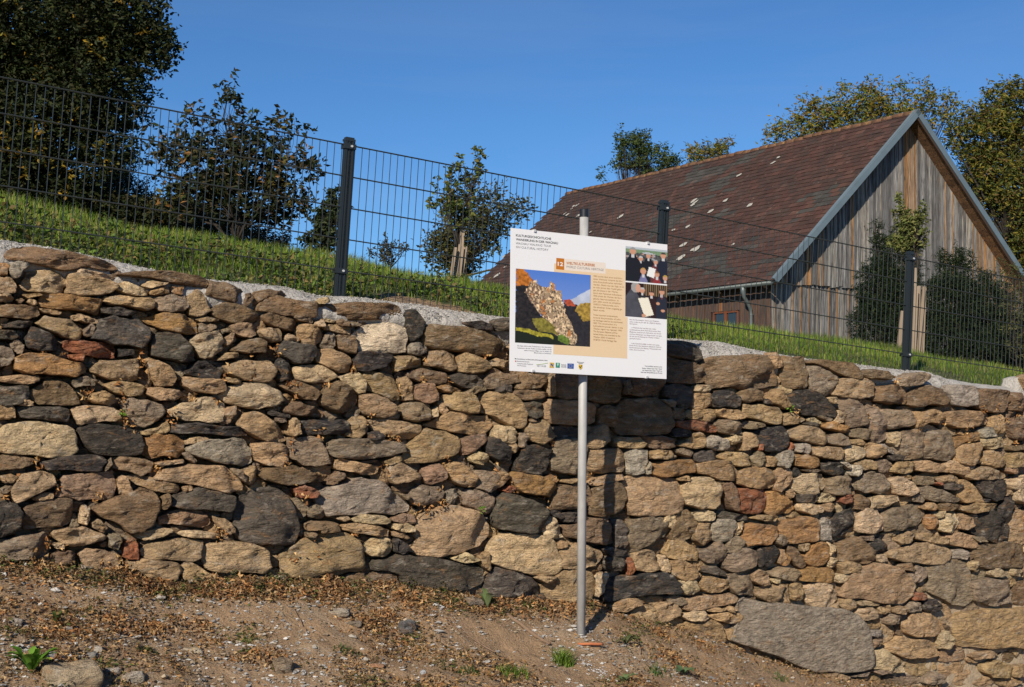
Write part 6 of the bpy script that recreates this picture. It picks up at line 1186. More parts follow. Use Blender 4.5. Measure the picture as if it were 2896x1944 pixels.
def pic_rock(s, t):
    c = np.zeros(s.shape+(3,)); c[:] = np.array([.07, .17, .52])*(1-t[..., None]*.0)
    c += t[..., None]*np.array([.16, .16, .12])
    n = fbm(s*9, t*9, 41); n2 = fbm(s*38, t*38, 43, 3); n3 = fbm(s*30, t*9, 47, 3)
    cl = inpoly(s, t+.04*(n-.5), [(.62, .42), (.8, .32), (1, .2), (1, .5), (.7, .5)]); setc(c, cl, (.42, .46, .56), n)
    w = s+.05*(n2-.5); h = t+.06*(n-.5)
    c[t > .62] = (.02, .022, .015)
    setc(c, inpoly(w, h, [(.0, .0), (.12, .06), (.2, .2), (.3, .4), (.35, 1), (0, 1)]), (.022, .018, .018), n2, .9)
    setc(c, inpoly(w, h, [(.64, .4), (.8, .42), (1, .5), (1, 1), (.6, 1)]), (.025, .022, .025), n2, .6)
    setc(c, inpoly(w, h, [(0, -.1), (.12, .02), (.22, .13), (.2, .24), (.1, .22), (0, .24)]), (.42, .14, .02), n2, .8)
    setc(c, inpoly(w, h, [(.62, .38), (.72, .36), (.8, .44), (.7, .46)]), (.38, .07, .03), n2, .6)
    setc(c, inpoly(w, h, [(.78, .5), (.86, .4), (1, .38), (1, .62), (.9, .66)]), (.34, .22, .04), n2, .8)
    cliff = inpoly(w, h, [(.2, .16), (.25, .12), (.28, .18), (.33, .2), (.42, .22), (.46, .14), (.51, .17), (.53, .25), (.6, .24), (.62, .42), (.66, .56), (.74, .7), (.82, .9), (.8, 1), (.6, .95), (.45, .72), (.3, .58), (.2, .42), (.12, .3)])
    setc(c, cliff, (.60, .44, .27), fbm(s*46, t*40, 47, 3), 1.3); setc(c, cliff & (fbm(s*60, t*42, 51, 2) < .27), (.10, .07, .05)); setc(c, cliff & (fbm(s*22+t*20, t*20, 57, 3) > .53), (.30, .21, .13)); setc(c, cliff & (fbm(s*14, t*12, 53, 3) > .60), (.42, .17, .05)); setc(c, cliff & (s < .30+.2*t) & (fbm(s*50, t*40, 59, 2) > .40), (.16, .10, .07))
    setc(c, inpoly(w, h, [(.2, .66), (.35, .64), (.5, .72), (.55, .85), (.3, .82)]), (.20, .17, .03), n2, .8)
    setc(c, inpoly(w, h, [(0, .8), (.3, .83), (.55, .88), (.6, 1), (0, 1)]), (.012, .016, .008))
    setc(c, inpoly(w, h, [(0, .79), (.25, .82), (.5, .88), (.5, .93), (.2, .87), (0, .83)]), (.32, .28, .03), n2, .8)
    setc(c, inpoly(w, h, [(.55, .86), (.62, .85), (.72, .93), (.7, .99), (.56, .94)]), (.13, .20, .03), n2, .8)
    return np.clip(c, 0, 1)
picture('printed_photo', [(112, 580), (728, 635), (722, 1224), (105, 1188)], 150, 140, pic_rock, label='printed photo of a pale rock ridge under blue sky')
def person(c, s, t, x, y, r, hair, coat, w=2.6, tie=None, bot=1.1):
    setc(c, (np.abs(s-x) < r*w*np.clip((t-y)/(r*4.2), .35, 1)) & (t > y+r*1.2) & (t < bot), coat)
    setc(c, (np.abs(s-x) < r*.45) & (t > y+r) & (t < y+r*2.6), (.5, .5, .5))
    if tie: setc(c, (np.abs(s-x) < r*.16) & (t > y+r*1.3) & (t < y+r*3.4), tie)
    setc(c, ((s-x)/r)**2+((t-y)/(r*1.35))**2 < 1, (.50, .26, .17)); setc(c, (((s-x)/r)**2+((t-y)/(r*1.35))**2 < 1.1) & (t < y-r*.55), hair)
def pic_a(s, t):
    c = np.zeros(s.shape+(3,)); n = fbm(s*30, t*30, 61, 3); c[:] = (.10, .10, .10); c *= (n*1.6)[..., None]
    c[t < .14+.05*s] = (.40, .44, .48); setc(c, (t > .07) & (t < .16+.04*np.sin(s*9)), (.16, .24, .14), n)
    for i in range(26): 
        x, y = random.random(), random.uniform(.17, .34); setc(c, (s-x)**2+(t-y)**2 < .0007, random.choice([(.4, .24, .18), (.3, .3, .32), (.05, .05, .05)]))
    K = (.012, .012, .016)
    person(c, s, t, .36, .32, .055, (.45, .45, .45), K); person(c, s, t, .54, .22, .055, (.35, .33, .3), K); person(c, s, t, .72, .38, .05, (.3, .3, .3), (.12, .03, .03))
    person(c, s, t, .17, .12, .075, (.25, .25, .25), K, 2.4); person(c, s, t, .9, .17, .065, (.05, .04, .04), (.015, .018, .03), 2.2)
    setc(c, inpoly(s, t, [(.56, .54), (.72, .58), (.68, .86), (.5, .8)]), (.70, .70, .68))
    person(c, s, t, .42, .68, .07, (.42, .26, .08), (.16, .16, .30), 1.5); person(c, s, t, .75, .74, .06, (.18, .08, .03), (.22, .03, .03), 1.8); person(c, s, t, .95, .82, .06, (.40, .28, .06), (.05, .02, .02), 1.8)
    return c
picture('printed_photo', [(1014, 396), (1357, 432), (1356, 710), (1013, 680)], 70, 56, pic_a, label='printed photo of a crowd of people in dark suits holding a white sheet')
def pic_b(s, t):
    c = np.zeros(s.shape+(3,)); c[:] = (.02, .01, .01); setc(c, (t < .35) & (np.sin(s*130) > .3) & (s > .4), (.22, .15, .07))
    person(c, s, t, .40, .2, .06, (.4, .4, .4), (.02, .02, .02), 1.5); person(c, s, t, .62, .28, .055, (.05, .02, .02), (.03, .012, .012), 2.0); person(c, s, t, .87, .2, .065, (.08, .05, .04), (.02, .022, .035), 2.0, (.4, .03, .03))
    setc(c, inpoly(s, t, [(0, .42), (.12, .2), (.26, .26), (.36, .5), (.42, 1), (0, 1)]), (.065, .065, .08), fbm(s*12, t*12, 71), .3)
    setc(c, ((s-.24)/.11)**2+((t-.13)/.15)**2 < 1, (.30, .29, .28)); setc(c, ((s-.30)/.06)**2+((t-.15)/.12)**2 < 1, (.52, .28, .20))
    setc(c, inpoly(s, t, [(.30, .44), (.54, .40), (.68, .90), (.46, .98)]), (.72, .68, .56)); setc(c, ((s-.44)**2+(t-.94)**2 < .0025) | ((s-.78)**2+(t-.56)**2 < .002) | ((s-.9)**2+(t-.76)**2 < .002), (.5, .26, .16))
    return c
picture('printed_photo', [(1013, 692), (1356, 722), (1353, 998), (1011, 972)], 70, 56, pic_b, label='printed photo of people in suits presenting a cream certificate')
def text(s, x0, y0, x1, y1, cap, ink='k', bold=0.0, shear=0.0, parent=None, right=False, name='printed_text'):
    """baseline from (x0, y0) to (x1, y1) and capital height cap, in enlarged view units"""
    cu = bpy.data.curves.new('t', 'FONT'); cu.body = s; cu.offset = bold; cu.shear = shear; cu.resolution_u = 2
    ob = bpy.data.objects.new('t', cu); coll_link(ob); dg = bpy.context.evaluated_depsgraph_get(); dg.update()
    me = bpy.data.meshes.new_from_object(ob.evaluated_get(dg)); bpy.data.objects.remove(ob); bpy.data.curves.remove(cu)
    n = len(me.vertices); V = np.zeros(n*3); me.vertices.foreach_get('co', V); V = V.reshape(-1, 3)
    w = np.ptp(V[:, 0]); xm = V[:, 0].min(); h = lay()
    X = (V[:, 0]-xm)/w; Y = V[:, 1]/.69*cap
    P = np.array([zp(x0+(x1-x0)*a_, y0+(y1-y0)*a_-b_, h) for a_, b_ in zip(X, Y)])
    o = P.mean(0); me.vertices.foreach_set('co', (P-o).ravel()); me.materials.clear(); me.materials.append(M_ink[ink]); me.update(); me.name = name
    return put(name, me, sign, o)
HP[0] = .0010
text('KULTURGESCHICHTLICHE', 113, 316, 402, 346, 18, 'k', .014); text('WANDERUNG IN DER WACHAU', 113, 349, 458, 382, 18, 'k', .014)
text('WACHAU WALKING TOUR', 113, 381, 400, 406, 18, 'g', -.004, .2); text('ON CULTURAL HISTORY', 113, 411, 380, 437, 18, 'g', -.004, .2)
text('12', 456, 557, 500, 561, 31, 'w', .02); text('WELTKULTURERBE', 526, 545, 761, 564, 21, 'o', .016); text('WORLD CULTURAL HERITAGE', 526, 574, 834, 602, 19, 'g', -.006, .2)
G1 = ['1983 konnte dank einer entschlos-', 'senen Wachauer Initiative der Bau', 'eines Donaukraftwerkes verhindert', 'werden. Glaubt man der Sage, so ist', 'es nicht einmal dem Teufel gelun-', 'gen, die Donau in der Wachau',
      'durch eine Felsmauer aufzustauen.', '1994 erhielt die Wachau das Euro-', 'p\u00e4ische Naturschutzdiplom. Im', 'Jahr 2000 wurde sie schlie\u00dflich', 'UNESCO Weltkulturerbe, was in', 'den einzelnen Orten ausgiebig ge-', 'feiert wurde.']
for i, s_ in enumerate(G1):
    y = 648+i*23.1; w = 7.2*len(s_); text(s_, 748, y, 748+w, y+w*.083, 13, 'b', .006)
G2 = ['Three important achievements', 'towards the protection of cultu-', 'ral heritage need to be mentioned.', '1983: The construction of a', 'hydroelectric power station in the', 'Wachau region was rejected. 1994:', 'The European Diploma of Pro-', 'tected Areas was awarded to the', 'Wachau. 2000: It became a', 'UNESCO World Heritage Site.']
for i, s_ in enumerate(G2):
    y = 966+i*22.6; w = 7.15*len(s_); text(s_, 747, y, 747+w, y+w*.075, 13, 'b', .006)
for x, y, x1, y1, s_ in ((124, 1218, 405, 1232, 'Die Sage sieht in der Teufelsmauer den Rest jener'), (124, 1236, 405, 1250, 'Steinmauer, die der Teufel errichten wollte, um die'), (178, 1256, 405, 1267, 'vielen frommen Pilger von St. Johann im'), (262, 1276, 403, 1283, 'Mauerthale zu ertr\u00e4nken.'),
                         (103, 1325, 372, 1340, 'Mit Unterst\u00fctzung von Bund, Land und Europ\u00e4ischer Union'), (122, 1345, 222, 1351, 'Bundesministerium'), (122, 1364, 252, 1371, 'Landwirtschaft, Regionen'), (122, 1380, 196, 1385, 'und Tourismus'),
                         (1045, 1003, 1290, 1019, 'Nach der Ernennung der Wachau zur Weltkultur-'), (1045, 1021, 1304, 1038, 'st\u00e4tte wurden im Jahr 2001 die UNESCO-Diplome'), (1045, 1037, 1110, 1041, '\u00fcbergeben.'),
                         (1055, 1068, 1262, 1082, '...in Weissenkirchen (von links nach rechts):'), (1045, 1086, 1300, 1102, 'Landeshauptmann Erwin Pr\u00f6ll, B\u00fcrgermeister Fritz'), (1045, 1104, 1304, 1120, 'Miesbauer, Josef Jamek, Hofmeister aus Krems'), (1045, 1122, 1310, 1139, 'und Franz Hirtzberger sen., B\u00fcrgermeister von Spitz,'),
                         (1045, 1139, 1290, 1155, 'die sich um die Rettung der Wachau verdient'), (1045, 1157, 1138, 1163, 'gemacht haben.'), (1055, 1198, 1290, 1213, '...in der Schlosskirche Melk (von links nach rechts):'), (1045, 1215, 1308, 1231, 'Erwin Pr\u00f6ll, Abt Burkhard, Elisabeth Gehrer,'),
                         (1045, 1232, 1300, 1248, 'Bundesministerin f\u00fcr Bildung, Wissenschaft und'), (1045, 1249, 1170, 1257, 'Kultur, Bernd von Droste.'),
                         (1170, 1385, 1312, 1393, 'Texte und Bilder stammen aus den'), (1150, 1403, 1312, 1411, 'B\u00fcchern "Wachau Natur Welt I \u0022 Spezi"'), (1150, 1420, 1312, 1428, 'und "Wachau Natur Welt I \u0022 Total" von'), (1138, 1436, 1314, 1444, 'Fritz Friedl (Verlag Bibliothek der Provinz)'),
                         (484, 1372, 526, 1374, 'Europ\u00e4ischer'), (484, 1382, 526, 1384, 'Landwirtschafts-'), (484, 1392, 526, 1394, 'fonds'), (614, 1352, 672, 1356, 'Marktgemeinde'), (624, 1362, 660, 1364, 'Aggsbach')):
    text(s_, x, y, x1, y1, 9, 'k' if x > 1130 or y == 1325 else ('g' if y < 1300 and x < 500 else 'm' if x > 1000 else 'g'), .004)
text('LE 14-20', 287, 1385, 357, 1389, 14, 'g', .0)
def cpoly(name, P, col): return pquad(name, P, flatmat('logo_ink', col))
YE = (.62, .40, .03); BL = (.03, .09, .33)
cpoly('logo', [(277, 1368), (330, 1362), (375, 1354), (375, 1357), (330, 1366), (277, 1371)], (.5, .6, .3))
cpoly('logo', [(105, 1336), (114, 1337), (114, 1346), (105, 1345)], (.5, .03, .03))
cpoly('logo', [(389, 1352), (425, 1354), (423, 1396), (387, 1394)], YE); cpoly('logo', [(398, 1360), (407, 1361), (413, 1376), (414, 1361), (419, 1361), (417, 1388), (409, 1387), (401, 1371), (400, 1387), (395, 1386)], BL)
cpoly('logo', [(439, 1354), (472, 1356), (471, 1395), (438, 1393)], (.03, .22, .16)); cpoly('logo', [(447, 1362), (463, 1360), (460, 1375), (450, 1385), (455, 1372)], (.55, .65, .5))
cpoly('flag_logo', [(535, 1360), (587, 1362), (585, 1403), (534, 1400)], BL)
for k in range(12):
    a = math.pi*k/6; x, y = 560+13*math.sin(a), 1381-13*math.cos(a); s_ = 2.4
    cpoly('star', [(x, y-s_), (x+s_, y), (x, y+s_), (x-s_, y)], YE)
cpoly('crest', [(627, 1369), (657, 1371), (657, 1392), (651, 1403), (641, 1410), (631, 1402), (626, 1391)], YE); cpoly('crest', [(630, 1378), (640, 1390), (651, 1374), (656, 1378), (641, 1402), (629, 1386)], (.04, .04, .04))
# ================================================================== BARN
O = np.array([6.2869, 31.5973, 3.1531]) + OFF
bh = .5556; G_ = np.array([math.cos(bh), math.sin(bh), 0]); E_ = np.array([-math.sin(bh), math.cos(bh), 0]); Z_ = np.array([0, 0, 1.])
LN, WD, AL = 16.2, 10.0, 4.74
def bp(g, e, z): return O + G_*g + E_*e + Z_*z
bx0 = bp(.28, .45, 0); GZ = 1.2                      # ground height there
barn = thing('wooden_barn', (bp(5, 8, 0)[0], bp(5, 8, 0)[1], GZ), 'old weathered timber barn with steep brown tiled roof and grey boarded gable', 'barn')
# roof frame vectors of the left slope
SL = G_*(WD/2)+Z_*AL; sl_len = np.linalg.norm(SL); sv = SL/sl_len; sn = np.cross(E_, sv); sn = sn if sn[2] > 0 else -sn
SR = -G_*(WD/2)+Z_*AL; sr = SR/sl_len; snr = np.cross(sr, E_); snr = snr if snr[2] > 0 else -snr
m = MB()
P4 = [bp(0, .03, 0), bp(WD/2, .03, AL), bp(WD/2, LN, AL), bp(0, LN, 0)]; m.poly([p-sn*.05 for p in P4], -sn*.08)
P4 = [bp(WD, .03, 0), bp(WD/2, .03, AL), bp(WD/2, LN, AL), bp(WD, LN, 0)]; m.poly([p-snr*.05 for p in P4], -snr*.08)
roof = part(m, 'roof', mat('roof_deck', (.10, .06, .04), rough=.9), barn, bp(WD/2, LN/2, AL))
rows = 37; ncol = 54; rh = sl_len/rows; tw = (LN-.02)/ncol
def tmesh(col):
    k = MB(); 
    a = np.array([-tw/2+.004, -.01, 0]); 
    V = []
    for sx in (-1, 1):
        for (yy, zz) in ((-.018, .016), (-.018, .0), (rh*1.05, -.012), (rh*1.05, .000)):
            V.append(E_*(sx*(tw/2-.006)) + sv*yy + sn*zz)
    k.add(V, [(0, 1, 2, 3), (7, 6, 5, 4), (0, 4, 5, 1), (3, 2, 6, 7), (0, 3, 7, 4), (1, 5, 6, 2)], col); return k
reds = [(.058, .028, .021), (.050, .026, .020), (.064, .029, .021), (.046, .026, .020), (.052, .031, .024), (.076, .038, .027)]
greys = [(.046, .042, .036), (.054, .050, .043), (.038, .034, .030)]
TM = [tmesh(c) for c in reds+greys]; TMesh = [k.mesh('roof_tile', M_tile) for k in TM]
tiles = []
for r_ in range(rows):
    for c_ in range(ncol+1):
        e = .02 + (c_+.5-(.5 if r_ % 2 else 0))*tw
        if e < tw*.4 or e > LN: continue
        p = bp(0, e, 0)+sv*(rh*r_)+sn*(.012+random.gauss(0, .003)) + sv*random.gauss(0, .004)
        s_ = e/LN; t_ = r_/rows
        g = fbm(np.array(e*.55+r_*.02), np.array(r_*.16), 81, 3); run = fbm(np.array(e*.9), np.array(float(r_)), 83, 1)
        grey = (g > .57 and s_ < .55 and .06 < t_ < .95) or (run > .40 and s_ < .35 and t_ < .5 and g > .47)
        if grey: k = random.choice((6, 6, 7, 8))
        else: k = random.choice((0, 1, 2, 3, 4, 1, 0)) if s_ < .5 else random.choice((0, 1, 3, 3, 4, 1))
        if s_ < .12 and random.random() < .25: k = 5
        tiles.append((np.linalg.norm(p-OFF), p, k, e))
tiles.sort(key=lambda q: q[0]); stuff = MB()
for i, (d_, p, k, e) in enumerate(tiles):
    if i < 300: put('roof_tile', TMesh[k], roof, p)
    else:
        V = TM[k].v[0]; stuff.add(V+p, [(0, 1, 2, 3), (7, 6, 5, 4), (0, 4, 5, 1), (3, 2, 6, 7), (0, 3, 7, 4), (1, 5, 6, 2)], np.array((reds+greys)[k])*random.uniform(.85, 1.15))
put('roof_tiling', stuff.mesh('roof_tiling', M_tile, False, bp(WD/2, LN/2, AL)), roof, bp(WD/2, LN/2, AL), kind='stuff')
M_ridge = mat('ridge_clay', (.17, .085, .045), rough=.95, nscale=9, namt=.35, bump=.5, bscale=30, spots=[(8, .55, .65, (.36, .22, .07), .7)])
k = MB(); n = 44
for i in range(n):
    pass
def ridge_mesh(L_):
    m = MB(); V = []; F = []
    for a_ in (0, 1):
        for j in range(9):
            w = math.pi*(j/8); rr = .135 if a_ else .118; V.append(E_*(L_*a_) + G_*(-rr*math.cos(w)) + Z_*(rr*.9*math.sin(w)-.10))
    for j in range(8): F.append((j, j+1, 9+j+1, 9+j))
    F.append(tuple(range(9, 18))); m.add(V, F); return m.mesh('ridge_tile', M_ridge, True)
rm = ridge_mesh(LN/n+.03)
for i in range(n): put('ridge_tile', rm, roof, bp(WD/2, i*LN/n, AL+.015+random.gauss(0, .008)))
# lichen spots on the tiles
M_lich = mat('lichen', (.34, .32, .28), rough=.95, nscale=25, namt=.25)
for (x, y) in ((2186, 460), (2201, 445), (2090, 495), (1962, 567), (1958, 580), (1966, 572), (1755, 612), (1946, 640), (1905, 650), (2051, 567), (2120, 580), (1932, 692), (1970, 703), (2073, 691), (1960, 705), (1926, 728), (1622, 583), (1617, 590), (1650, 612),
               (1670, 656), (1428, 755), (1406, 778), (1424, 726), (1632, 580), (1603, 608), (2010, 597), (1636, 609), (1598, 604)):
    d = ray(x, y); c = d*((O-OFF+sn*.045)@sn/(d@sn)) + OFF; a_ = random.uniform(.06, .17); b_ = a_*random.uniform(.5, .9); w0 = random.uniform(-.3, .9)
    V = [np.zeros(3)]
    for j in range(11):
        w = 2*math.pi*j/11; r_ = random.uniform(.7, 1.15); q = np.array([math.cos(w)*a_*r_, math.sin(w)*b_*r_]); q = np.array([q[0]*math.cos(w0)-q[1]*math.sin(w0), q[0]*math.sin(w0)+q[1]*math.cos(w0)])
        V.append(-E_*q[0]+sv*q[1])
    V = np.array(V); V[0] += sn*.006
    put('lichen_patch', np_mesh('lichen_patch', V, [k for j in range(11) for k in (0, 1+j, 1+(j+1) % 11)], M_lich, False, None, [3]*11), roof, c)
# metal verge flashing
def strip(name, a_, b_, hgt, nrm, th, m_, org=None):
    k = MB(); d_ = (b_-a_)/np.linalg.norm(b_-a_); up = -np.cross(nrm, d_); up = up/np.linalg.norm(up); up = up if up[2] > 0 else -up
    k.box((a_+b_)/2-up*hgt/2, (np.linalg.norm(b_-a_)/2, th/2, hgt/2), [d_, nrm, up]); return part(k, name, m_, roof, (a_+b_)/2)
strip('verge_flashing', bp(-.02, -.015, -.0)+sn*.05, bp(WD/2, -.015, AL)+Z_*.06, .155, -E_, .03, M_zinc)
strip('verge_flashing', bp(WD+.02, -.015, 0)+snr*.05, bp(WD/2, -.015, AL)+Z_*.06, .16, -E_, .03, M_zinc)
strip('verge_flashing', bp(0, .06, 0)+sn*.055, bp(WD/2, .06, AL)+sn*.055, .02, -E_, .09, M_zinc)
strip('bargeboard', bp(WD, .012, 0)-snr*.07, bp(WD/2, .012, AL)-snr*.07, .10, -E_, .025, mat('dark_wood', (.05, .03, .02)))
# soffit boards of the right slope
ns_ = 34
for i in range(ns_):
    k = MB(); t0 = sl_len*(i+.5)/ns_; c = bp(WD, .24, 0)+sr*t0-snr*.142
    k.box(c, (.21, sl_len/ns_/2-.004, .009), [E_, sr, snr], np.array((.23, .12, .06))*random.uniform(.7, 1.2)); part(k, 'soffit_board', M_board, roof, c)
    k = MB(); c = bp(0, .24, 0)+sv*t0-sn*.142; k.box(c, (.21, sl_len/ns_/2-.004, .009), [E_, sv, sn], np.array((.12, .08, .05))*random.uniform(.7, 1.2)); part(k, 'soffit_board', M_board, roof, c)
# gable boards
OV = .45; g0, g1 = .30, WD-.30
nb = 68; bw = (g1-g0)/nb
d = ray(2242, 803); lap = d*(((O+E_*OV-OFF)@E_)/(d@E_)) + OFF; zl = lap[2]-O[2]
def boardcol(orange):
    if orange: return np.array((.30, .165, .075))*random.uniform(.7, 1.15)
    return np.array(random.choice([(.20, .195, .19), (.155, .152, .15), (.24, .23, .215), (.115, .111, .108), (.26, .235, .20), (.18, .168, .155)]))*random.uniform(.8, 1.2)
wall_b = thing('x', bp(5, OV, 0), None, None); wall_b.name = 'gable_wall'; wall_b.parent = barn; wall_b.location = Vector(bp(5, OV, 0))-barn.location
for i in range(nb):
    ga_ = g0+i*bw; gb_ = ga_+bw-.006; gm = (ga_+gb_)/2
    def rz(g): return min(g, WD-g)*AL/(WD/2) - .20
    zlow = zl+random.uniform(-.03, .03)
    for (lo, hi, eo) in ((zlow, None, -.055), (GZ-O[2]-.3, zl+.05, 0.0)):
        y = OV+eo+random.uniform(0, .008); k = MB()
        if hi is None:
            if rz(ga_) < lo or rz(gb_) < lo: 
                if max(rz(ga_), rz(gb_)) < lo: continue
            P = [bp(ga_, y, lo), bp(gb_, y, lo), bp(gb_, y, max(rz(gb_), lo+.01))]
            if ga_ < WD/2 < gb_: P.append(bp(WD/2, y, rz(WD/2)))
            P.append(bp(ga_, y, max(rz(ga_), lo+.01)))
        else:
            h1 = min(hi, max(rz(ga_), lo+1)); h2 = min(hi, max(rz(gb_), lo+1)); P = [bp(ga_, y, lo), bp(gb_, y, lo), bp(gb_, y, h2), bp(ga_, y, h1)]
        k.poly(P, E_*.022); c = P[0]
        col = boardcol(random.random() < (.05 if gm < 4.6 else .22 if gm < 5.6 else .1+.5*max(0, (gm-6)/4))); k.t = [np.tile(col, (len(P)*2, 1))]
        part(k, 'gable_board', M_board, wall_b, c)
        if random.random() < .8:                     # narrow cover strip with the original orange colour left
            w = random.uniform(.008, .02); top = (rz(gb_)-.03) if hi is None else hi-.02
            if top-lo > .3:
                k = MB(); k.box(bp(gb_+.003, y-.012, (lo+top)/2), (w, .010, (top-lo)/2), [G_, E_, Z_], boardcol(random.random() < (.45 if gm < 3.4 else .35 if gm > 6 else .08)))
                part(k, 'cover_strip', M_board, wall_b, bp(gb_, y, lo))
k = MB(); k.poly([bp(g0, OV+.06, GZ-O[2]-.3), bp(g1, OV+.06, GZ-O[2]-.3), bp(g1, OV+.06, .1), bp(WD/2, OV+.06, AL-.2), bp(g0, OV+.06, .1)], E_*.05); part(k, 'gable_backing', M_dark, wall_b, bp(5, OV, 0))
# side wall boards, reddish brown
side = thing('x', bp(g0, LN/2, 0), None, None); side.name = 'side_wall'; side.parent = barn; side.location = Vector(bp(g0, LN/2, 0))-barn.location
def side_pt(x, y): d = ray(x, y); return d*(((O+G_*g0-OFF)@G_)/(d@G_)) + OFF
wa, wb = side_pt(2016, 885), side_pt(2088, 876); we0, we1 = sorted([(wa-O)@E_, (wb-O)@E_]); wzt = (wa[2]+wb[2])/2-O[2]
nb = 96; bw = (LN-.45-OV)/nb
for i in range(nb):
    e0 = OV+i*bw; em = e0+bw/2
    lo, hi = GZ-O[2]-.3, g0*AL/(WD/2)-.12
    if we0-.03 < em < we1+.03: spans = [(wzt, hi), (lo, wzt-.75)]
    else: spans = [(lo, hi)]
    for a_, b_ in spans:
        k = MB(); col = np.array(random.choice([(.085, .048, .034), (.07, .042, .032), (.10, .058, .04), (.20, .085, .035) if e0 < 3 and random.random() < .4 else (.08, .05, .036)]))*random.uniform(.85, 1.15)
        k.box(bp(g0-.012*(i % 2), em, (a_+b_)/2), (bw/2+.006*(i % 2), .011, (b_-a_)/2), [E_, G_, Z_], col); part(k, 'side_board', M_board, side, bp(g0, em, a_))
k = MB(); k.box(bp(g0+.07, (LN)/2, (lo+hi)/2), (LN/2-.5, .03, (hi-lo)/2), [E_, G_, Z_]); part(k, 'side_backing', M_dark, side, bp(g0, LN/2, 0))
win = thing('x', bp(g0, (we0+we1)/2, wzt), None, None); win.name = 'window'; win.parent = barn; win.location = Vector(bp(g0, (we0+we1)/2, wzt))-barn.location
for (a_, b_, c_, d_) in ((we0, we1, wzt-.05, wzt), (we0, we1, wzt-.75, wzt-.70), (we0, we0+.05, wzt-.7, wzt-.05), (we1-.05, we1, wzt-.7, wzt-.05), ((we0+we1)/2-.04, (we0+we1)/2+.04, wzt-.7, wzt-.05)):
    k = MB(); k.box(bp(g0+.02, (a_+b_)/2, (c_+d_)/2), ((b_-a_)/2, .025, (d_-c_)/2-.001), [E_, G_, Z_]); part(k, 'frame', M_wind, win, bp(g0, a_, c_))
for a_, b_ in ((we0+.05, (we0+we1)/2-.04), ((we0+we1)/2+.04, we1-.05)):
    k = MB(); k.box(bp(g0+.035, (a_+b_)/2, wzt-.375), ((b_-a_)/2, .004, .32), [E_, G_, Z_]); part(k, 'pane', M_glass, win, bp(g0, a_, wzt-.4))
for e0 in np.arange(.5, LN-.3, .85):                  # rafter ends under the eaves
    k = MB(); c = bp(0, e0, 0)+sv*.28-sn*.19; k.box(c, (.28, .04, .055), [sv, E_, sn]); part(k, 'rafter', mat('rafter_wood', (.06, .04, .03)) if e0 < .6 else bpy.data.materials['rafter_wood'], roof, c)
# gutter and downpipe
k = MB(); V = []; F = []; ne = 2; 
for a_ in range(2):
    e0 = (.02, LN-.05)[a_]
    for rr in (.075, .070):
        for j in range(10):
            w = math.pi*j/9; V.append(bp(-.075-math.cos(w)*rr, e0, -.045-math.sin(w)*rr - .004*e0))
for j in range(9):
    F.append((j, 20+j, 20+j+1, j+1)); F.append((10+j, 10+j+1, 30+j+1, 30+j))
F.append(tuple(range(10))); F += [(0, 10, 30, 20), (9, 29, 39, 19)]
k.add(V, F); k.tube([bp(-.15, .02, -.042), bp(-.15, LN-.05, -.042-.06)], .009, 6)
gut = part(k, 'gutter', M_gut, barn, bp(-.075, LN/2, -.1), True)
pe = 1.05
k = MB(); path = [bp(-.075, pe, -.08), bp(-.075, pe, -.2), bp(-.05, pe, -.33), bp(.06, pe-.0, -.46), bp(.16, pe, -.60), bp(.19, pe, -.75), bp(.19, pe, -1.2), bp(.19, pe, GZ-O[2])]
k.tube(path, [.062, .058, .046, .046, .046, .046, .046, .046], 12); part(k, 'downpipe', M_gut, barn, bp(-.075, pe, -.5), True)
for z in (-.77, -1.25, -2.2):
    k = MB(); k.tube([bp(.19, pe, z-.015), bp(.19, pe, z+.015)], .053, 12); k.box(bp(.23, pe, z), (.04, .01, .01), [G_, E_, Z_]); part(k, 'pipe_bracket', M_gut, barn, bp(.19, pe, z))

# ================================================================== VEGETATION
def leaves(C_, size, asp, cols, droop=0.0, sun=None, fold=.25, spread=1.0):
    """one folded four-point leaf at each centre; returns V, F, tint"""
    n = len(C_); sz = size*rng.uniform(.65, 1.3, n)
    d = rng.normal(size=(n, 3)); d[:, 2] = d[:, 2]*.6-droop; d /= np.linalg.norm(d, axis=1)[:, None]
    w = np.cross(d, rng.normal(size=(n, 3))); w /= np.linalg.norm(w, axis=1)[:, None]; nn = np.cross(d, w)
    L = d*sz[:, None]; Wd = w*(sz*asp)[:, None]; f = nn*(sz*asp*fold)[:, None]
    V = np.stack([C_-L*.5, C_-L*.05+Wd*.5+f, C_+L*.5, C_-L*.05-Wd*.5+f], 1).reshape(-1, 3)
    a = np.arange(n)*4; F = np.stack([np.stack([a, a+1, a+2], 1), np.stack([a, a+2, a+3], 1)], 1).reshape(-1, 3)
    cols = np.asarray(cols); c = cols[rng.integers(0, len(cols), n)]*rng.uniform(.7, 1.25, (n, 1)); return V, F, np.repeat(c, 4, 0)
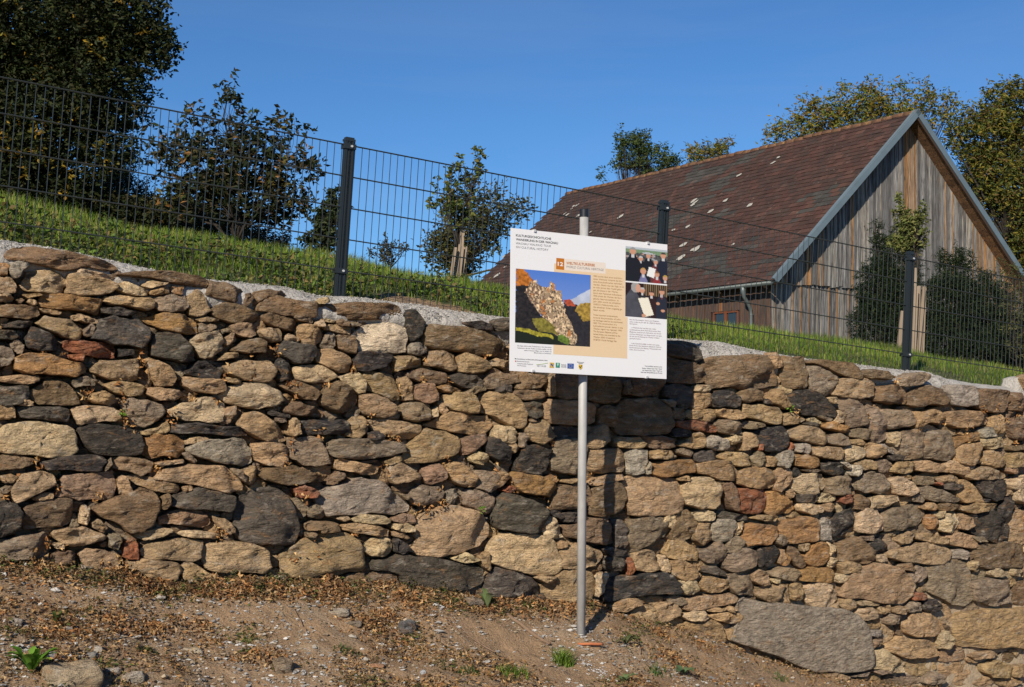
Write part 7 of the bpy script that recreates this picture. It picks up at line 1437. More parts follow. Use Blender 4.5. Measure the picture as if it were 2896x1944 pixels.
def cloud(blobs, Y, ntwig, per, rtw, depth=1.0, seed=0, hollow=.35):
    """blobs: (cx, cy, rx, ry, weight) in photograph pixels at distance Y -> leaf centres gathered on twigs"""
    ppm = F_PX/Y; w = np.array([b[4] if len(b) > 4 else 1. for b in blobs])*np.array([b[2]*b[3] for b in blobs]); w = w/w.sum(); out = []; tw = []
    cnt = rng.multinomial(ntwig, w)
    for b, k in zip(blobs, cnt):
        d = rng.normal(size=(k, 3)); d /= np.linalg.norm(d, axis=1)[:, None]; r = rng.uniform(hollow**3, 1, k)**(1/3.)
        q = d*r[:, None]
        c = at_Y(b[0], b[1], Y); rx, rz = b[2]/ppm, b[3]/ppm
        p = c + q*np.array([rx, depth*(rx+rz)/2, rz]); tw.append(p)
    tw = np.concatenate(tw); rd = rng.normal(size=(len(tw), 3)); rd /= np.linalg.norm(rd, axis=1)[:, None]
    t = rng.uniform(-1, 1, (len(tw), per)); C_ = tw[:, None, :] + rd[:, None, :]*(t*rtw)[..., None] + rng.normal(size=(len(tw), per, 3))*rtw*.22
    return C_.reshape(-1, 3), tw
def crown_obj(name, parts_, matl, parent, org):
    V = np.concatenate([p[0] for p in parts_]); n = 0; Fs = []
    for p in parts_: Fs.append(p[1]+n); n += len(p[0])
    T = np.concatenate([p[2] for p in parts_]); return put(name, np_mesh(name, V-org, np.concatenate(Fs), matl, False, T), parent, org)
def limbs(base, tips, r0, seg=5, wob=.06, fork=None):
    m = MB(); base = np.asarray(base); fork = base + (np.mean(tips, 0)-base)*.35 if fork is None else np.asarray(fork)
    m.tube([base-np.array([0, 0, .2]), base, base*.5+fork*.5+rng.normal(size=3)*.01, fork], [r0*1.3, r0*1.15, r0, r0*.85], 8)
    for t in tips:
        pts = [fork]; L = np.linalg.norm(t-fork)
        for i in range(1, seg+1): pts.append(fork+(t-fork)*i/seg + rng.normal(size=3)*wob*L*(1 if i < seg else .3)*.5 + np.array([0, 0, .08*L*math.sin(math.pi*i/seg)]))
        m.tube(pts, [r0*.62*(1-.86*i/seg)+.002 for i in range(seg+1)], 5)
    return m
def gz(p): 
    u, v = uv_of(p); return float(back_z(np.array(u), np.array(v)))
def tree(name, label, cat, Y, trunk_px, blobs, ntwig, per, rtw, lsize, asp, cols, droop=.2, r0=.06, ntips=9, group=None, matl=None, depth=.9, accents=None, hollow=.35, trunkname='trunk', wob=.06, extra=None):
    b = at_Y(trunk_px[0], trunk_px[1], Y); b[2] = gz(b)
    t = thing(name, b, label, cat, group)
    C_, tw = cloud(blobs, Y, ntwig, per, rtw, depth, hollow=hollow)
    ps = [leaves(C_, lsize, asp, cols, droop)]
    if accents:
        C2, _ = cloud(blobs, Y, max(3, int(ntwig*accents[1])), per, rtw, depth, hollow=.75); ps.append(leaves(C2, lsize, asp, accents[0], droop))
    crown_obj('crown', ps, matl or M_leaf, t, b)
    tips = tw[rng.choice(len(tw), min(ntips, len(tw)), replace=False)]
    fk = np.array([b[0], b[1], 0]) ; cz = np.mean(tw, 0); fk = b + (cz-b)*.38
    m = limbs(b, tips, r0, fork=fk, wob=wob)
    # thin twigs carrying the leaves
    sel = rng.choice(len(tw), min(len(tw), 420), replace=False)
    for i in sel:
        j = np.argmin(np.linalg.norm(tips-tw[i], axis=1)); a_ = fk*.3+tips[j]*.7
        m.tube([a_, (a_+tw[i])/2+rng.normal(size=3)*.03, tw[i]], [max(r0*.10, .003), max(r0*.06, .002), .0015], 3, cap=False)
    part(m, trunkname, M_bark, t, b, True)
    return t
DG = [(.018, .028, .009), (.024, .036, .010), (.030, .040, .012), (.015, .022, .008), (.045, .050, .014), (.036, .034, .012)]
YL = [(.32, .20, .02), (.24, .13, .015), (.16, .13, .02), (.12, .11, .02)]
MG = [(.070, .105, .022), (.095, .13, .028), (.05, .08, .018), (.12, .13, .03), (.15, .12, .03)]
AUT = [(.17, .16, .03), (.22, .17, .025), (.12, .15, .03), (.26, .18, .025), (.15, .09, .03), (.09, .13, .025), (.11, .13, .03)]
# big dark tree, left
tree('fruit_tree', 'large dark broadleaf tree with scattered yellow leaves filling the top left corner', 'tree', 13.5, (90, 640),
     [(60, 40, 330, 200, 1.2), (300, 60, 190, 130, 1.1), (250, 230, 190, 170), (90, 330, 220, 190, 1.1), (430, 130, 68, 90, .9), (-60, 480, 260, 160, 1), (300, 400, 90, 120, .9), (-150, 150, 300, 300, .8), (180, 520, 110, 70, .7)],
     5200, 16, .13, .056, .5, DG, .25, .09, 14, accents=(YL, .045), depth=.8)
tree('fruit_tree', 'spreading dark leaved young tree with thin top shoots, left of the first fence post', 'tree', 11.6, (672, 700),
     [(670, 560, 230, 75, 1.5), (660, 470, 260, 90, 1.3), (640, 400, 190, 60, .8), (655, 250, 40, 45, .5), (655, 320, 70, 60, .55), (560, 330, 60, 50, .5), (800, 350, 95, 45, .55), (470, 400, 70, 60, .55), (870, 470, 50, 50, .4), (560, 600, 110, 50, 1), (800, 600, 90, 40, 1)],
     600, 10, .085, .064, .44, [(.016, .025, .009), (.022, .032, .010), (.032, .036, .012), (.06, .045, .018)], .3, .024, 16, depth=.7, accents=([(.22, .11, .03), (.12, .10, .02), (.06, .08, .02)], .08), hollow=.1)
tree('olive_bush', 'grey green willow like bush between the large dark tree and the spreading young tree', 'bush', 15.5, (330, 700),
     [(330, 470, 55, 70, .8), (330, 570, 120, 80, 1), (220, 580, 130, 70, 1)], 900, 16, .14, .050, .3, [(.04, .05, .028), (.03, .038, .02), (.06, .068, .038), (.02, .027, .014)], .1, .03, 8)
tree('hedge_bush', 'dark tangled bush low behind the fence below the large left tree', 'bush', 13.8, (120, 690),
     [(80, 560, 200, 80), (220, 600, 150, 70), (-20, 520, 120, 90), (380, 620, 120, 60)], 1900, 14, .12, .06, .5, DG, .1, .03, 8, accents=([(.07, .06, .02)], .2))
tree('hedge_bush', 'pale brown seeded bush seen through the trunk gap of the spreading young tree', 'bush', 16, (600, 740),
     [(540, 620, 110, 60), (650, 665, 110, 40), (760, 690, 70, 35), (450, 620, 90, 60)], 900, 14, .12, .05, .4, [(.07, .06, .035), (.05, .05, .025), (.10, .085, .06), (.035, .045, .02)], .0, .02, 8)
tree('cherry_sapling', 'small dark conical sapling with a side shoot beside the first fence post', 'bush', 11.2, (925, 745),
     [(925, 640, 40, 75, 1.3), (900, 690, 50, 35, 1), (945, 570, 35, 40, .6), (990, 595, 38, 14, .35)], 190, 11, .05, .05, .45, [(.022, .034, .012), (.03, .045, .014), (.05, .06, .02)], .35, .015, 6, depth=.7)
# young tree in a slatted guard, middle
def stakes(name, label, Y, pts_, w, parent=None):
    b = at_Y(*pts_[0][0], Y); b[2] = gz(b); t = thing(name, b, label, 'tree guard')
    for i, (bt, tp, ww, dy) in enumerate(pts_):
        a_ = at_Y(bt[0], bt[1], Y+dy); c_ = at_Y(tp[0], tp[1], Y+dy); a_ = a_ - (c_-a_)*.10
        d_ = (c_-a_)/np.linalg.norm(c_-a_); x = np.array([1., .2, 0]); x -= d_*(x@d_); x /= np.linalg.norm(x); y = np.cross(d_, x)
        k = MB(); k.box((a_+c_)/2, (ww/2, .009, np.linalg.norm(c_-a_)/2), [x, y, d_]); part(k, 'stake', M_stake, t, a_)
    return t
tree('apple_sapling', 'young apple sapling with two thin top shoots standing in a slatted guard', 'tree', 11.4, (1296, 800),
     [(1295, 590, 55, 60, 1.2), (1230, 545, 28, 55, .6), (1300, 510, 45, 50, .9), (1352, 445, 12, 38, 1.5), (1350, 485, 20, 35, 1.0), (1297, 450, 10, 34, 1.3), (1250, 570, 50, 30, .6)],
     110, 11, .05, .047, .5, MG, .25, .014, 8, depth=.8, hollow=.05)
stakes('tree_guard', 'tree guard of grey slats round the apple sapling left of the sign', 11.3,
       [((1273, 800), (1288, 700), .026, 0), ((1286, 800), (1301, 692), .024, .06), ((1301, 735), (1309, 650), .036, .10), ((1297, 800), (1309, 697), .022, 0), ((1306, 800), (1314, 700), .012, .05), ((1304, 800), (1320, 698), .014, .12)], 0)
tree('plum_bush', 'wide brown green bush behind the apple sapling reaching towards the barn roof', 'bush', 15.5, (1350, 830),
     [(1330, 660, 100, 75, 1.2), (1410, 600, 80, 55, .9), (1260, 700, 70, 60, 1), (1380, 560, 60, 40, .5), (1475, 590, 30, 40, .4), (1300, 745, 70, 45, 1)],
     430, 13, .12, .052, .5, [(.05, .062, .02), (.07, .075, .024), (.09, .07, .03), (.04, .05, .016), (.13, .11, .035)], .2, .03, 10)
tree('low_shrub', 'sparse little shrub on the grass crest right of the first fence post', 'shrub', 11.5, (1095, 765),
     [(1095, 715, 30, 35, 1), (1088, 680, 8, 22, .6), (1130, 700, 28, 16, .6), (1165, 700, 25, 10, .3), (1050, 715, 16, 20, .4)], 48, 11, .045, .030, .5, [(.04, .05, .02), (.06, .06, .03), (.09, .07, .04)], .2, .008, 6, depth=.6)
# strap
a_, b_ = at_Y(1305, 785, 11.4), at_Y(1384, 764, 12.6); k = MB(); dd = (b_-a_)/np.linalg.norm(b_-a_); k.box((a_+b_)/2, (np.linalg.norm(b_-a_)/2, .003, .009), [dd, np.cross(dd, Z_)/np.linalg.norm(np.cross(dd, Z_)), Z_]); 
put('tie_strap', k.mesh('tie_strap', M_strap, False, a_), None, a_, label='taut yellow strap running from the tree guard towards the barn roof', cat='strap')
# trees behind the barn
tree('cherry_tree', 'green cherry tree rising behind the left half of the barn ridge', 'tree', 52, (1830, 640),
     [(1790, 430, 45, 60, 1.1), (1850, 460, 60, 50, 1.2), (1760, 395, 22, 40, .5), (1815, 400, 30, 35, .6), (1900, 470, 25, 35, .6), (1750, 470, 30, 20, .4), (1700, 505, 14, 26, .35)], 330, 14, .26, .15, .36, [(.045, .075, .02), (.06, .09, .025), (.035, .055, .018), (.10, .11, .03)], .5, .1, 10)
tree('walnut_tree', 'small half bare walnut crown showing alone above the middle of the barn ridge', 'tree', 50, (2010, 640),
     [(2000, 440, 65, 38, 1), (1970, 430, 30, 25, .5), (2060, 405, 28, 16, .7), (2035, 430, 25, 25, .5)], 130, 13, .24, .15, .32, AUT, .5, .09, 9, hollow=.1)
tree('walnut_tree', 'big golden brown walnut crown behind the barn ridge left of the gable peak', 'tree', 50, (2450, 560),
     [(2230, 385, 80, 50, 1), (2320, 320, 90, 55, .9), (2430, 290, 100, 60, 1.1), (2540, 285, 110, 50, 1.1), (2660, 300, 60, 55, .8), (2450, 350, 200, 60, 1.4), (2180, 390, 25, 40, .3), (2630, 240, 50, 25, .25), (2460, 235, 35, 22, .3)],
     620, 13, .36, .185, .34, AUT, .5, .14, 22, hollow=.1)
tree('walnut_tree', 'tall dense olive green walnut tree at the right edge behind the barn', 'tree', 47, (2900, 1000),
     [(2780, 380, 110, 90, 1), (2880, 330, 100, 100, 1), (2850, 530, 120, 120, 1.2), (2920, 700, 130, 160, 1.2), (2780, 480, 60, 80, .7), (2870, 250, 40, 30, .3), (2790, 270, 40, 30, .3), (2860, 820, 60, 110, .7)],
     2600, 13, .33, .18, .36, [(.07, .09, .02), (.10, .115, .022), (.14, .14, .025), (.20, .16, .025), (.05, .065, .017), (.14, .09, .03)], .45, .16, 14)
# conifers and sapling in front of the gable
def conifer(label, Y, base, blobs, n, per, group='dark conifers before the barn gable'):
    b = at_Y(base[0], base[1], Y); b[2] = gz(b); t = thing('conifer', b, label, 'conifer', group)
    C_, tw = cloud(blobs, Y, n, per, .10, .8)
    V, F, T = leaves(C_, .075, .16, [(.013, .026, .010), (.020, .036, .013), (.009, .017, .007), (.040, .052, .016)], -.5)
    put('crown', np_mesh('crown', V-b, F, M_leaf, False, T), t, b)
    top = tw[np.argmax(tw[:, 2])]; m = MB(); m.tube([b-np.array([0, 0, .2]), b, top], [.05, .045, .008], 6)
    for i in rng.choice(len(tw), min(60, len(tw)), replace=False):
        z = b+(top-b)*rng.uniform(.1, .9); m.tube([z, tw[i]], [.010, .003], 3, cap=False)
    part(m, 'trunk', M_bark, t, b); return t
conifer('dark upright conifer left of the last fence post', 19, (2510, 1000), [(2478, 660, 12, 45, .6), (2530, 665, 13, 40, .5), (2500, 730, 35, 80, .9), (2480, 820, 60, 90, 1.2), (2500, 920, 95, 90, 1.4), (2560, 800, 50, 110, 1)], 1150, 18)
conifer('broad dark conifer with brown sprigs right of the last fence post', 19.5, (2700, 1040), [(2665, 735, 11, 40, .6), (2712, 722, 12, 45, .6), (2768, 800, 13, 40, .5), (2700, 780, 40, 60, .9), (2690, 860, 90, 90, 1.3), (2680, 960, 120, 80, 1.4), (2740, 740, 18, 40, .4)], 1450, 18)
conifer('dark bushy conifer near the right edge in front of the gable', 20, (2820, 1060), [(2848, 830, 12, 40, .5), (2780, 805, 11, 35, .5), (2870, 880, 14, 45, .5), (2800, 860, 50, 65, 1), (2830, 960, 90, 90, 1.3), (2880, 1000, 70, 80, 1.2), (2800, 790, 18, 30, .4)], 1300, 18)
tree('plum_sapling', 'thin yellow green shrub at the far right edge below the bargeboard', 'shrub', 18, (2890, 1060),
     [(2870, 880, 35, 60, 1), (2885, 800, 30, 60, .6), (2880, 960, 40, 60, .8), (2840, 770, 25, 40, .3)], 110, 12, .10, .055, .35, [(.08, .085, .03), (.12, .11, .04), (.05, .06, .02)], .2, .012, 6, hollow=.05)
tree('pear_sapling', 'light green sapling with a round head in a stake guard before the barn gable', 'tree', 14.2, (2580, 1020),
     [(2575, 675, 45, 45, 1.3), (2570, 630, 36, 40, .9), (2540, 590, 12, 50, 1.0), (2600, 610, 24, 30, .7), (2550, 690, 45, 22, .6), (2610, 580, 10, 26, .25)],
     175, 13, .055, .050, .42, [(.12, .145, .035), (.16, .175, .05), (.09, .11, .03), (.21, .20, .07)], .25, .015, 8, hollow=.05, depth=.85)
stakes('tree_guard', 'tree guard of pale orange stained stakes round the sapling before the barn gable', 13.6,
       [((2538, 1015), (2554, 880), .045, 0), ((2583, 1015), (2591, 810), .045, 0), ((2597, 1015), (2600, 809), .030, .12), ((2595, 1015), (2614, 811), .032, .0), ((2608, 1015), (2615, 815), .032, .06), ((2588, 870), (2587, 758), .035, .16), ((2562, 1015), (2572, 850), .045, .3)], 0)

# ---- grass on the slope behind the wall
def blades(u, v, z, h, w, cols, lean=.35, z_off=-.01):
    n = len(u); P = np.stack([B0[0]+U[0]*u+Nn[0]*v, B0[1]+U[1]*u+Nn[1]*v, z+z_off], 1)
    a = rng.uniform(0, 2*np.pi, n); d = np.stack([np.cos(a), np.sin(a), np.zeros(n)], 1); s = np.stack([-np.sin(a), np.cos(a), np.zeros(n)], 1)
    ln = rng.uniform(.1, lean*2, n); h_ = h[:, None]
    q1 = P + Z_*h_*.55 + d*(h*ln*.35)[:, None]; q2 = P + Z_*h_*.92 + d*(h*ln)[:, None]
    W = s*(w/2)[:, None]
    V = np.stack([P-W, P+W, q1+W*.85, q1-W*.85, q2], 1).reshape(-1, 3); b = np.arange(n)*5
    F = np.concatenate([np.stack([b, b+1, b+2], 1), np.stack([b, b+2, b+3], 1), np.stack([b+3, b+2, b+4], 1)])
    cols = np.asarray(cols); c = cols[rng.integers(0, len(cols), n)]*rng.uniform(.7, 1.3, (n, 1)); return V, F, np.repeat(c, 5, 0)
n = 120000; u = rng.uniform(-3.4, 8.0, n); w = rng.uniform(.02, 2.9, n)**1.0
dens = fbm(u*2.2, w*3.5, 91); keep = (rng.uniform(size=n) < .35+1.3*(dens-.3)) & (rng.uniform(size=n) > bare(u, w)*1.3) & ~((w < .16) & (rng.uniform(size=n) < .6))
u, w = u[keep], w[keep]; n = len(u); dens = dens[keep]
h = rng.uniform(.05, .12, n)*(.6+.9*dens)*np.clip(.55+w*.5, .5, 1.25)
h = np.where(u > 3, h*.82, h*.85)
V, F, T = blades(u, -w, back_z(u, -w), h, rng.uniform(.003, .007, n), [(.13, .22, .022), (.17, .27, .026), (.10, .18, .018), (.20, .27, .035), (.22, .25, .045), (.15, .25, .025), (.28, .24, .10)])
patch_ = fbm(u*1.4+3, w*2.2, 141, 3); patch_ = np.repeat(patch_, 5)[:, None]; T = T*(.62+.8*patch_) ; T[:, 0] *= (1+.5*np.clip(patch_[:, 0]-.5, 0, 1)*2)
put('grass', np_mesh('grass', V, F, M_grass, False, T), kind='stuff', label='short bright green grass on the slope behind the fence')
# broad-leaved weeds low on the slope
n = 11000; u = rng.uniform(-3.4, 3.0, n); w = rng.uniform(.02, 1.4, n); dens = fbm(u*3, w*4, 95)
keep = (rng.uniform(size=n) < (dens-.33)*4*np.clip(1.3-w*.6, .2, 1)*np.where(u > 1.3, .35, 1)) & (rng.uniform(size=n) > bare(u, w)*1.3); u, w = u[keep], w[keep]; n = len(u)
z = back_z(u, -w)+rng.uniform(.01, .11, n)
C_ = np.stack([B0[0]+U[0]*u-Nn[0]*w, B0[1]+U[1]*u-Nn[1]*w, z], 1)
V, F, T = leaves(C_, .042, .7, [(.060, .095, .018), (.085, .115, .022), (.14, .16, .03), (.15, .14, .035), (.09, .15, .022), (.10, .16, .025), (.18, .13, .045)], .1)
put('weeds', np_mesh('weeds', V, F, M_leaf, False, T), kind='stuff', label='low broad leaved weeds and yellowing leaves along the fence foot')

# ================================================================== FRONT BANK: pebbles, litter, plants
def oct_mesh(C_, s, cols):
    n = len(C_); a = rng.uniform(0, 2*np.pi, n); base = np.array([[1, 0, 0], [0, 1, 0], [-1, 0, 0], [0, -1, 0], [.2, .1, 1], [0, 0, -1], [.7, .7, .45], [-.7, .6, .5], [-.6, -.7, .4], [.7, -.65, .5]])
    V = base[None]*rng.uniform(.7, 1.3, (n, 10, 1)); sc = s[:, None]*rng.uniform([.7, .5, .35], [1.3, 1, .7], (n, 3)); V = V*sc[:, None, :]
    ca, sa = np.cos(a)[:, None], np.sin(a)[:, None]; X = V[..., 0]*ca-V[..., 1]*sa; Y = V[..., 0]*sa+V[..., 1]*ca; V = np.stack([X, Y, V[..., 2]], -1)+C_[:, None, :]
    f = np.array([[0, 6, 4], [6, 1, 4], [1, 7, 4], [7, 2, 4], [2, 8, 4], [8, 3, 4], [3, 9, 4], [9, 0, 4], [0, 1, 6], [1, 2, 7], [2, 3, 8], [3, 0, 9], [1, 0, 5], [2, 1, 5], [3, 2, 5], [0, 3, 5]])
    F = (f[None]+(np.arange(n)*10)[:, None, None]).reshape(-1, 3); cols = np.asarray(cols); c = cols[rng.integers(0, len(cols), n)]*rng.uniform(.75, 1.2, (n, 1))
    return V.reshape(-1, 3), F, np.repeat(c, 10, 0)
def bank(n, d0=0, d1=2.0, u0=-3.0, u1=6.4, pw=1.0):
    u = rng.uniform(u0, u1, n); z0 = basez(u); v = face_v(z0) + d0 + (d1-d0)*rng.uniform(0, 1, n)**pw; return u, v
def to_w(u, v, z): return np.stack([B0[0]+U[0]*u+Nn[0]*v, B0[1]+U[1]*u+Nn[1]*v, z], 1)
n = 42000; u, v = bank(n); k = fbm(u*2.6, v*2.6, 101); gr = np.where(u < 1.9, 1, .35)
keep = rng.uniform(size=n) < np.clip((k-.34)*6, .15, 1)*gr; u, v = u[keep], v[keep]; s = .004+.014*rng.uniform(size=len(u))**4; s = np.where(rng.uniform(size=len(u)) < .02, s*2, s)
V, F, T = oct_mesh(to_w(u, v, front_z(u, v)+s*.15), s, [(.38, .36, .33), (.30, .27, .23), (.46, .44, .41), (.24, .18, .12), (.22, .21, .20), (.33, .26, .18)])
put('gravel', np_mesh('gravel', V, F, M_peb, False, T), kind='stuff', label='scattered grey and white gravel on the soil bank')
n = 26000; u, v = bank(n, pw=1.15); s = .003+.004*rng.uniform(size=n); V, F, T = oct_mesh(to_w(u, v, front_z(u, v)+s*.1), s, [(.25, .175, .11), (.20, .14, .085), (.29, .21, .14)])
put('soil_crumbs', np_mesh('soil_crumbs', V, F, M_peb, False, T), kind='stuff', label='crumbs of brown soil on the bank')
# dry stems and leaves
DRY = [(.32, .175, .07), (.38, .22, .09), (.22, .115, .05), (.44, .30, .15), (.16, .085, .045), (.26, .17, .09), (.11, .07, .04)]
n = 150000; u, v = bank(n, pw=1.1); d = v-face_v(basez(u)); k = fbm(u*2.1+5, v*2.4, 111)*.7+fbm(u*7+5, v*7, 113)*.3
pr = np.clip((k-.43)*7, 0, 1)*np.where(u < 1.4, .75, .4) + .55*np.exp(-(d/.10)**2)*np.clip(.1+fbm(u*3, v*0, 117)*1.5, 0, 1)
pr = pr*(1-.85*np.exp(-(((u-1.36)/.35)**2+((v-.85)/.3)**2)))
keep = rng.uniform(size=n) < pr*.8; u, v = u[keep], v[keep]; n = len(u)
C_ = to_w(u, v, front_z(u, v)+rng.uniform(.002, .035, n)*rng.uniform(.2, 1, n))
half = int(n*.55)
V1, F1, T1 = leaves(C_[:half], .036, .10, DRY, 0); V2, F2, T2 = leaves(C_[half:], .021, .6, DRY+[(.14, .09, .045), (.10, .085, .03), (.08, .05, .03)], 0, fold=.7)
# flatten towards the ground
put('dry_litter', np_mesh('dry_litter', np.concatenate([V1, V2]), np.concatenate([F1, F2+len(V1)]), M_litter, False, np.concatenate([T1, T2])), kind='stuff', label='brown dead leaves and straw lying on the bank along the wall foot')
# dry grass standing tufts at the wall foot
def tuft(u, v, n, h, r, cols, w=.003, lean=.5, m_=None, name='grass_tuft', label=None, cat='grass tuft', group=None):
    uu = u+np.clip(rng.normal(size=n), -1.5, 1.5)*r; vv_ = v+np.clip(rng.normal(size=n), -1.5, 1.5)*r*.6; z = front_z(uu, vv_)
    V, F, T = blades(uu, vv_, z, h*rng.uniform(.5, 1.1, n), np.full(n, w)*rng.uniform(.7, 1.4, n), cols, lean); o = P_uvz(u, v, float(front_z(u, v)))
    return put(name, np_mesh(name, V-o, F, m_ or M_grass, False, T), None, o, label=label, cat=cat, group=group)
def gp(x, y):                                          # where a sight line meets the bank
    d = ray(x, y); lo, hi = 4.0, 14.0
    for _ in range(60):
        mid_ = (lo+hi)/2; p = d*mid_+OFF; u_, v_ = uv_of(p)
        if p[2] < float(front_z(u_, max(v_, .2))) or v_ < .2: hi = mid_
        else: lo = mid_
    return d*lo+OFF
def guv(x, y): u_, v_ = uv_of(gp(x, y)); return float(u_), float(v_)
STRAW = [(.40, .27, .12), (.48, .34, .17), (.33, .20, .08)]
n_ = 0
V_, F_, T_ = [], [], []; cnt = 0
for _ in range(90):
    x = random.uniform(0, 2500); yb = np.interp(x, [p[0] for p in BASEPX], [p[1] for p in BASEPX]); u_, v_ = guv(x, yb+random.uniform(8, 60)); k = random.randint(6, 26)
    uu = u_+rng.normal(size=k)*.06; vv_ = v_+rng.normal(size=k)*.05
    V, F, T = blades(uu, vv_, front_z(uu, vv_), rng.uniform(.015, .06, k), np.full(k, .003), STRAW, 1.6); V_.append(V); F_.append(F+cnt); T_.append(T); cnt += len(V)
put('dry_grass', np_mesh('dry_grass', np.concatenate(V_), np.concatenate(F_), M_litter, False, np.concatenate(T_)), kind='stuff', label='pale straw coloured dry grass along the foot of the wall')
GR = [(.12, .20, .025), (.17, .25, .03), (.09, .15, .02)]
for (x, y, n, h, r, lab) in ((1592, 1880, 150, .12, .035, 'bright yellow green grass tuft left of the sign pole foot'), (1450, 1905, 180, .06, .06, 'dark green leafy clump left of the bright tuft'), (1330, 1900, 90, .05, .05, 'small green tuft left of the dark leafy clump'),
                              (985, 1840, 80, .04, .05, 'low green tuft above the bottom edge right of the dark angular stone'), (690, 1815, 60, .04, .05, 'small yellow green weed in the middle of the left bank'), (2200, 1920, 60, .05, .05, 'small green tuft at the bottom right beside the pale boulder slab'), (1860, 1905, 60, .07, .05, 'green tuft right of the white gravel patch')):
    u_, v_ = guv(x, y); tuft(u_, v_, n, h, r, GR if 'bright' in lab or 'yellow' in lab else [(.05, .10, .02), (.07, .13, .025), (.035, .07, .015)], .005, .6, label=lab, cat='grass tuft', group='green tufts on the bank')
def leafy(u, v, n, L, asp, cols, label, name='weed_plant', rise=.4, rs=.06, cat='weed'):
    o = P_uvz(u, v, float(front_z(u, v))); t = thing(name, o, label, cat)
    for i in range(n):
        a_ = 2*math.pi*i/n+random.uniform(-.3, .3); l = L*random.uniform(.7, 1.15); up = rise*random.uniform(.5, 1.5)
        d_ = np.array([math.cos(a_), math.sin(a_), up]); d_ /= np.linalg.norm(d_); s_ = np.cross(d_, Z_); s_ /= np.linalg.norm(s_); V = []; F = []
        for j, (tt, ww) in enumerate(((0, .08), (.2, .5), (.4, .9), (.6, 1), (.8, .75), (.95, .3), (1.0, .05))):
            c = o+d_*l*tt*.9+Z_*(l*.25*math.sin(tt*2.6)-.05*l*tt*tt); wv = ww*asp*l/2*(1+.3*math.sin(j*2.6+i)); V += [c-s_*wv+Z_*wv*.3, c, c+s_*wv+Z_*wv*.3]
            if j: F += [(j*3-3, j*3-2, j*3+1, j*3), (j*3-2, j*3-1, j*3+2, j*3+1)]
        k = MB(); k.add(V, F, np.array(cols[i % len(cols)])*random.uniform(.8, 1.2)); part(k, 'leaf', M_leaf, t, o, True)
    return t
u_, v_ = guv(88, 1905); leafy(u_, v_, 26, .15, .22, [(.09, .20, .02), (.13, .25, .03), (.06, .15, .018)], 'bright green dandelion like weed at the bottom left corner', rise=.8)
u_, v_ = guv(1378, 1722); leafy(u_, v_, 5, .13, .36, [(.17, .21, .09), (.13, .18, .07)], 'pale green upright mullein leaves at the wall foot left of the sign pole', 'mullein_plant', 2.2)
u_, v_ = guv(1770, 1822); leafy(u_, v_, 7, .13, .22, [(.12, .14, .06), (.08, .10, .04)], 'dull green narrow leaved weed right of the sign pole foot', rise=.25)
u_, v_ = guv(1935, 1908); leafy(u_, v_, 6, .10, .4, [(.09, .15, .07), (.12, .18, .08)], 'grey green leaves lying near the bottom edge right of the pole', rise=.25)
u_, v_ = guv(1765, 1930); leafy(u_, v_, 5, .09, .4, [(.10, .15, .06), (.13, .18, .07)], 'small grey green rosette at the bottom edge below the pole shadow', rise=.3)
u_, v_ = guv(160, 1770); leafy(u_, v_, 14, .07, .3, [(.05, .075, .02), (.16, .09, .03), (.07, .09, .025)], 'dark half withered bushy weed casting a shadow on the left bank', rise=1.6)
# dark mossy mats
n = 7000; u, v = bank(n, .35, 2.0, pw=1); k = fbm(u*1.8+40, v*2.2, 121); keep = k > .545; u, v = u[keep], v[keep]
V, F, T = blades(u, v, front_z(u, v), rng.uniform(.012, .035, len(u)), np.full(len(u), .0045), [(.05, .06, .02), (.09, .07, .03), (.035, .045, .015), (.07, .09, .025)], .9)
put('ground_cover', np_mesh('ground_cover', V, F, M_grass, False, T), kind='stuff', label='low dull green and brown creeping plants on the bank')
# loose stones
LS = [(200, 1925, .125, .08, .055, (.40, .31, .20), 'large tan boulder at the bottom edge near the left corner'), (375, 1920, .05, .04, .022, (.42, .36, .28), 'flat pale stone right of the large tan boulder'), (318, 1903, .035, .03, .016, (.42, .38, .33), 'small flat whitish stone above the bottom edge left'),
      (1150, 1782, .05, .035, .04, (.14, .135, .13), 'dark angular stone in the middle of the bank'), (960, 1737, .06, .04, .022, (.42, .36, .28), 'pale flat stone below the wall left of the dark angular stone'), (790, 1640, .055, .03, .02, (.50, .42, .31), 'whitish slab lying against the wall foot'),
      (1335, 1708, .06, .05, .025, (.26, .21, .16), 'flat brown stone beside the mullein leaves'), (800, 1895, .045, .04, .045, (.24, .18, .12), 'upright brown stone near the bottom edge left of centre'), (45, 1765, .03, .02, .02, (.42, .36, .3), 'small pale stone near the left edge'),
      (1005, 1768, .035, .03, .015, (.24, .19, .14), 'little brown stone between the pale flat stone and dark stone'), (2115, 1845, .08, .035, .02, (.40, .30, .20), 'flat pinkish slab lying at the foot of the big striped wall block'), (545, 1845, .055, .015, .016, (.45, .38, .28), 'long thin pale stone on the left bank'),
      (280, 1840, .02, .02, .016, (.45, .4, .33), 'small white stone right of the withered weed'), (1062, 1885, .045, .02, .01, (.38, .2, .11), 'reddish brown flake near the bottom edge'), (1197, 1905, .016, .014, .012, (.45, .45, .45), 'round whitish pebble near the bottom edge'),
      (145, 1860, .018, .014, .02, (.45, .45, .45), 'small upright white stone above the bright green weed'), (262, 1860, .022, .018, .018, (.3, .28, .25), 'grey stone above the large tan boulder')]
for i, (x, y, a_, b_, c_, col, lab) in enumerate(LS):
    p = gp(x, y); rock('loose_stone', p+Z_*c_*.35, (a_, b_, c_), random.uniform(-.5, .8), col, M_stone, None, i*3.3+1, .025, .5, label=lab, cat='stone', group='loose stones on the bank')
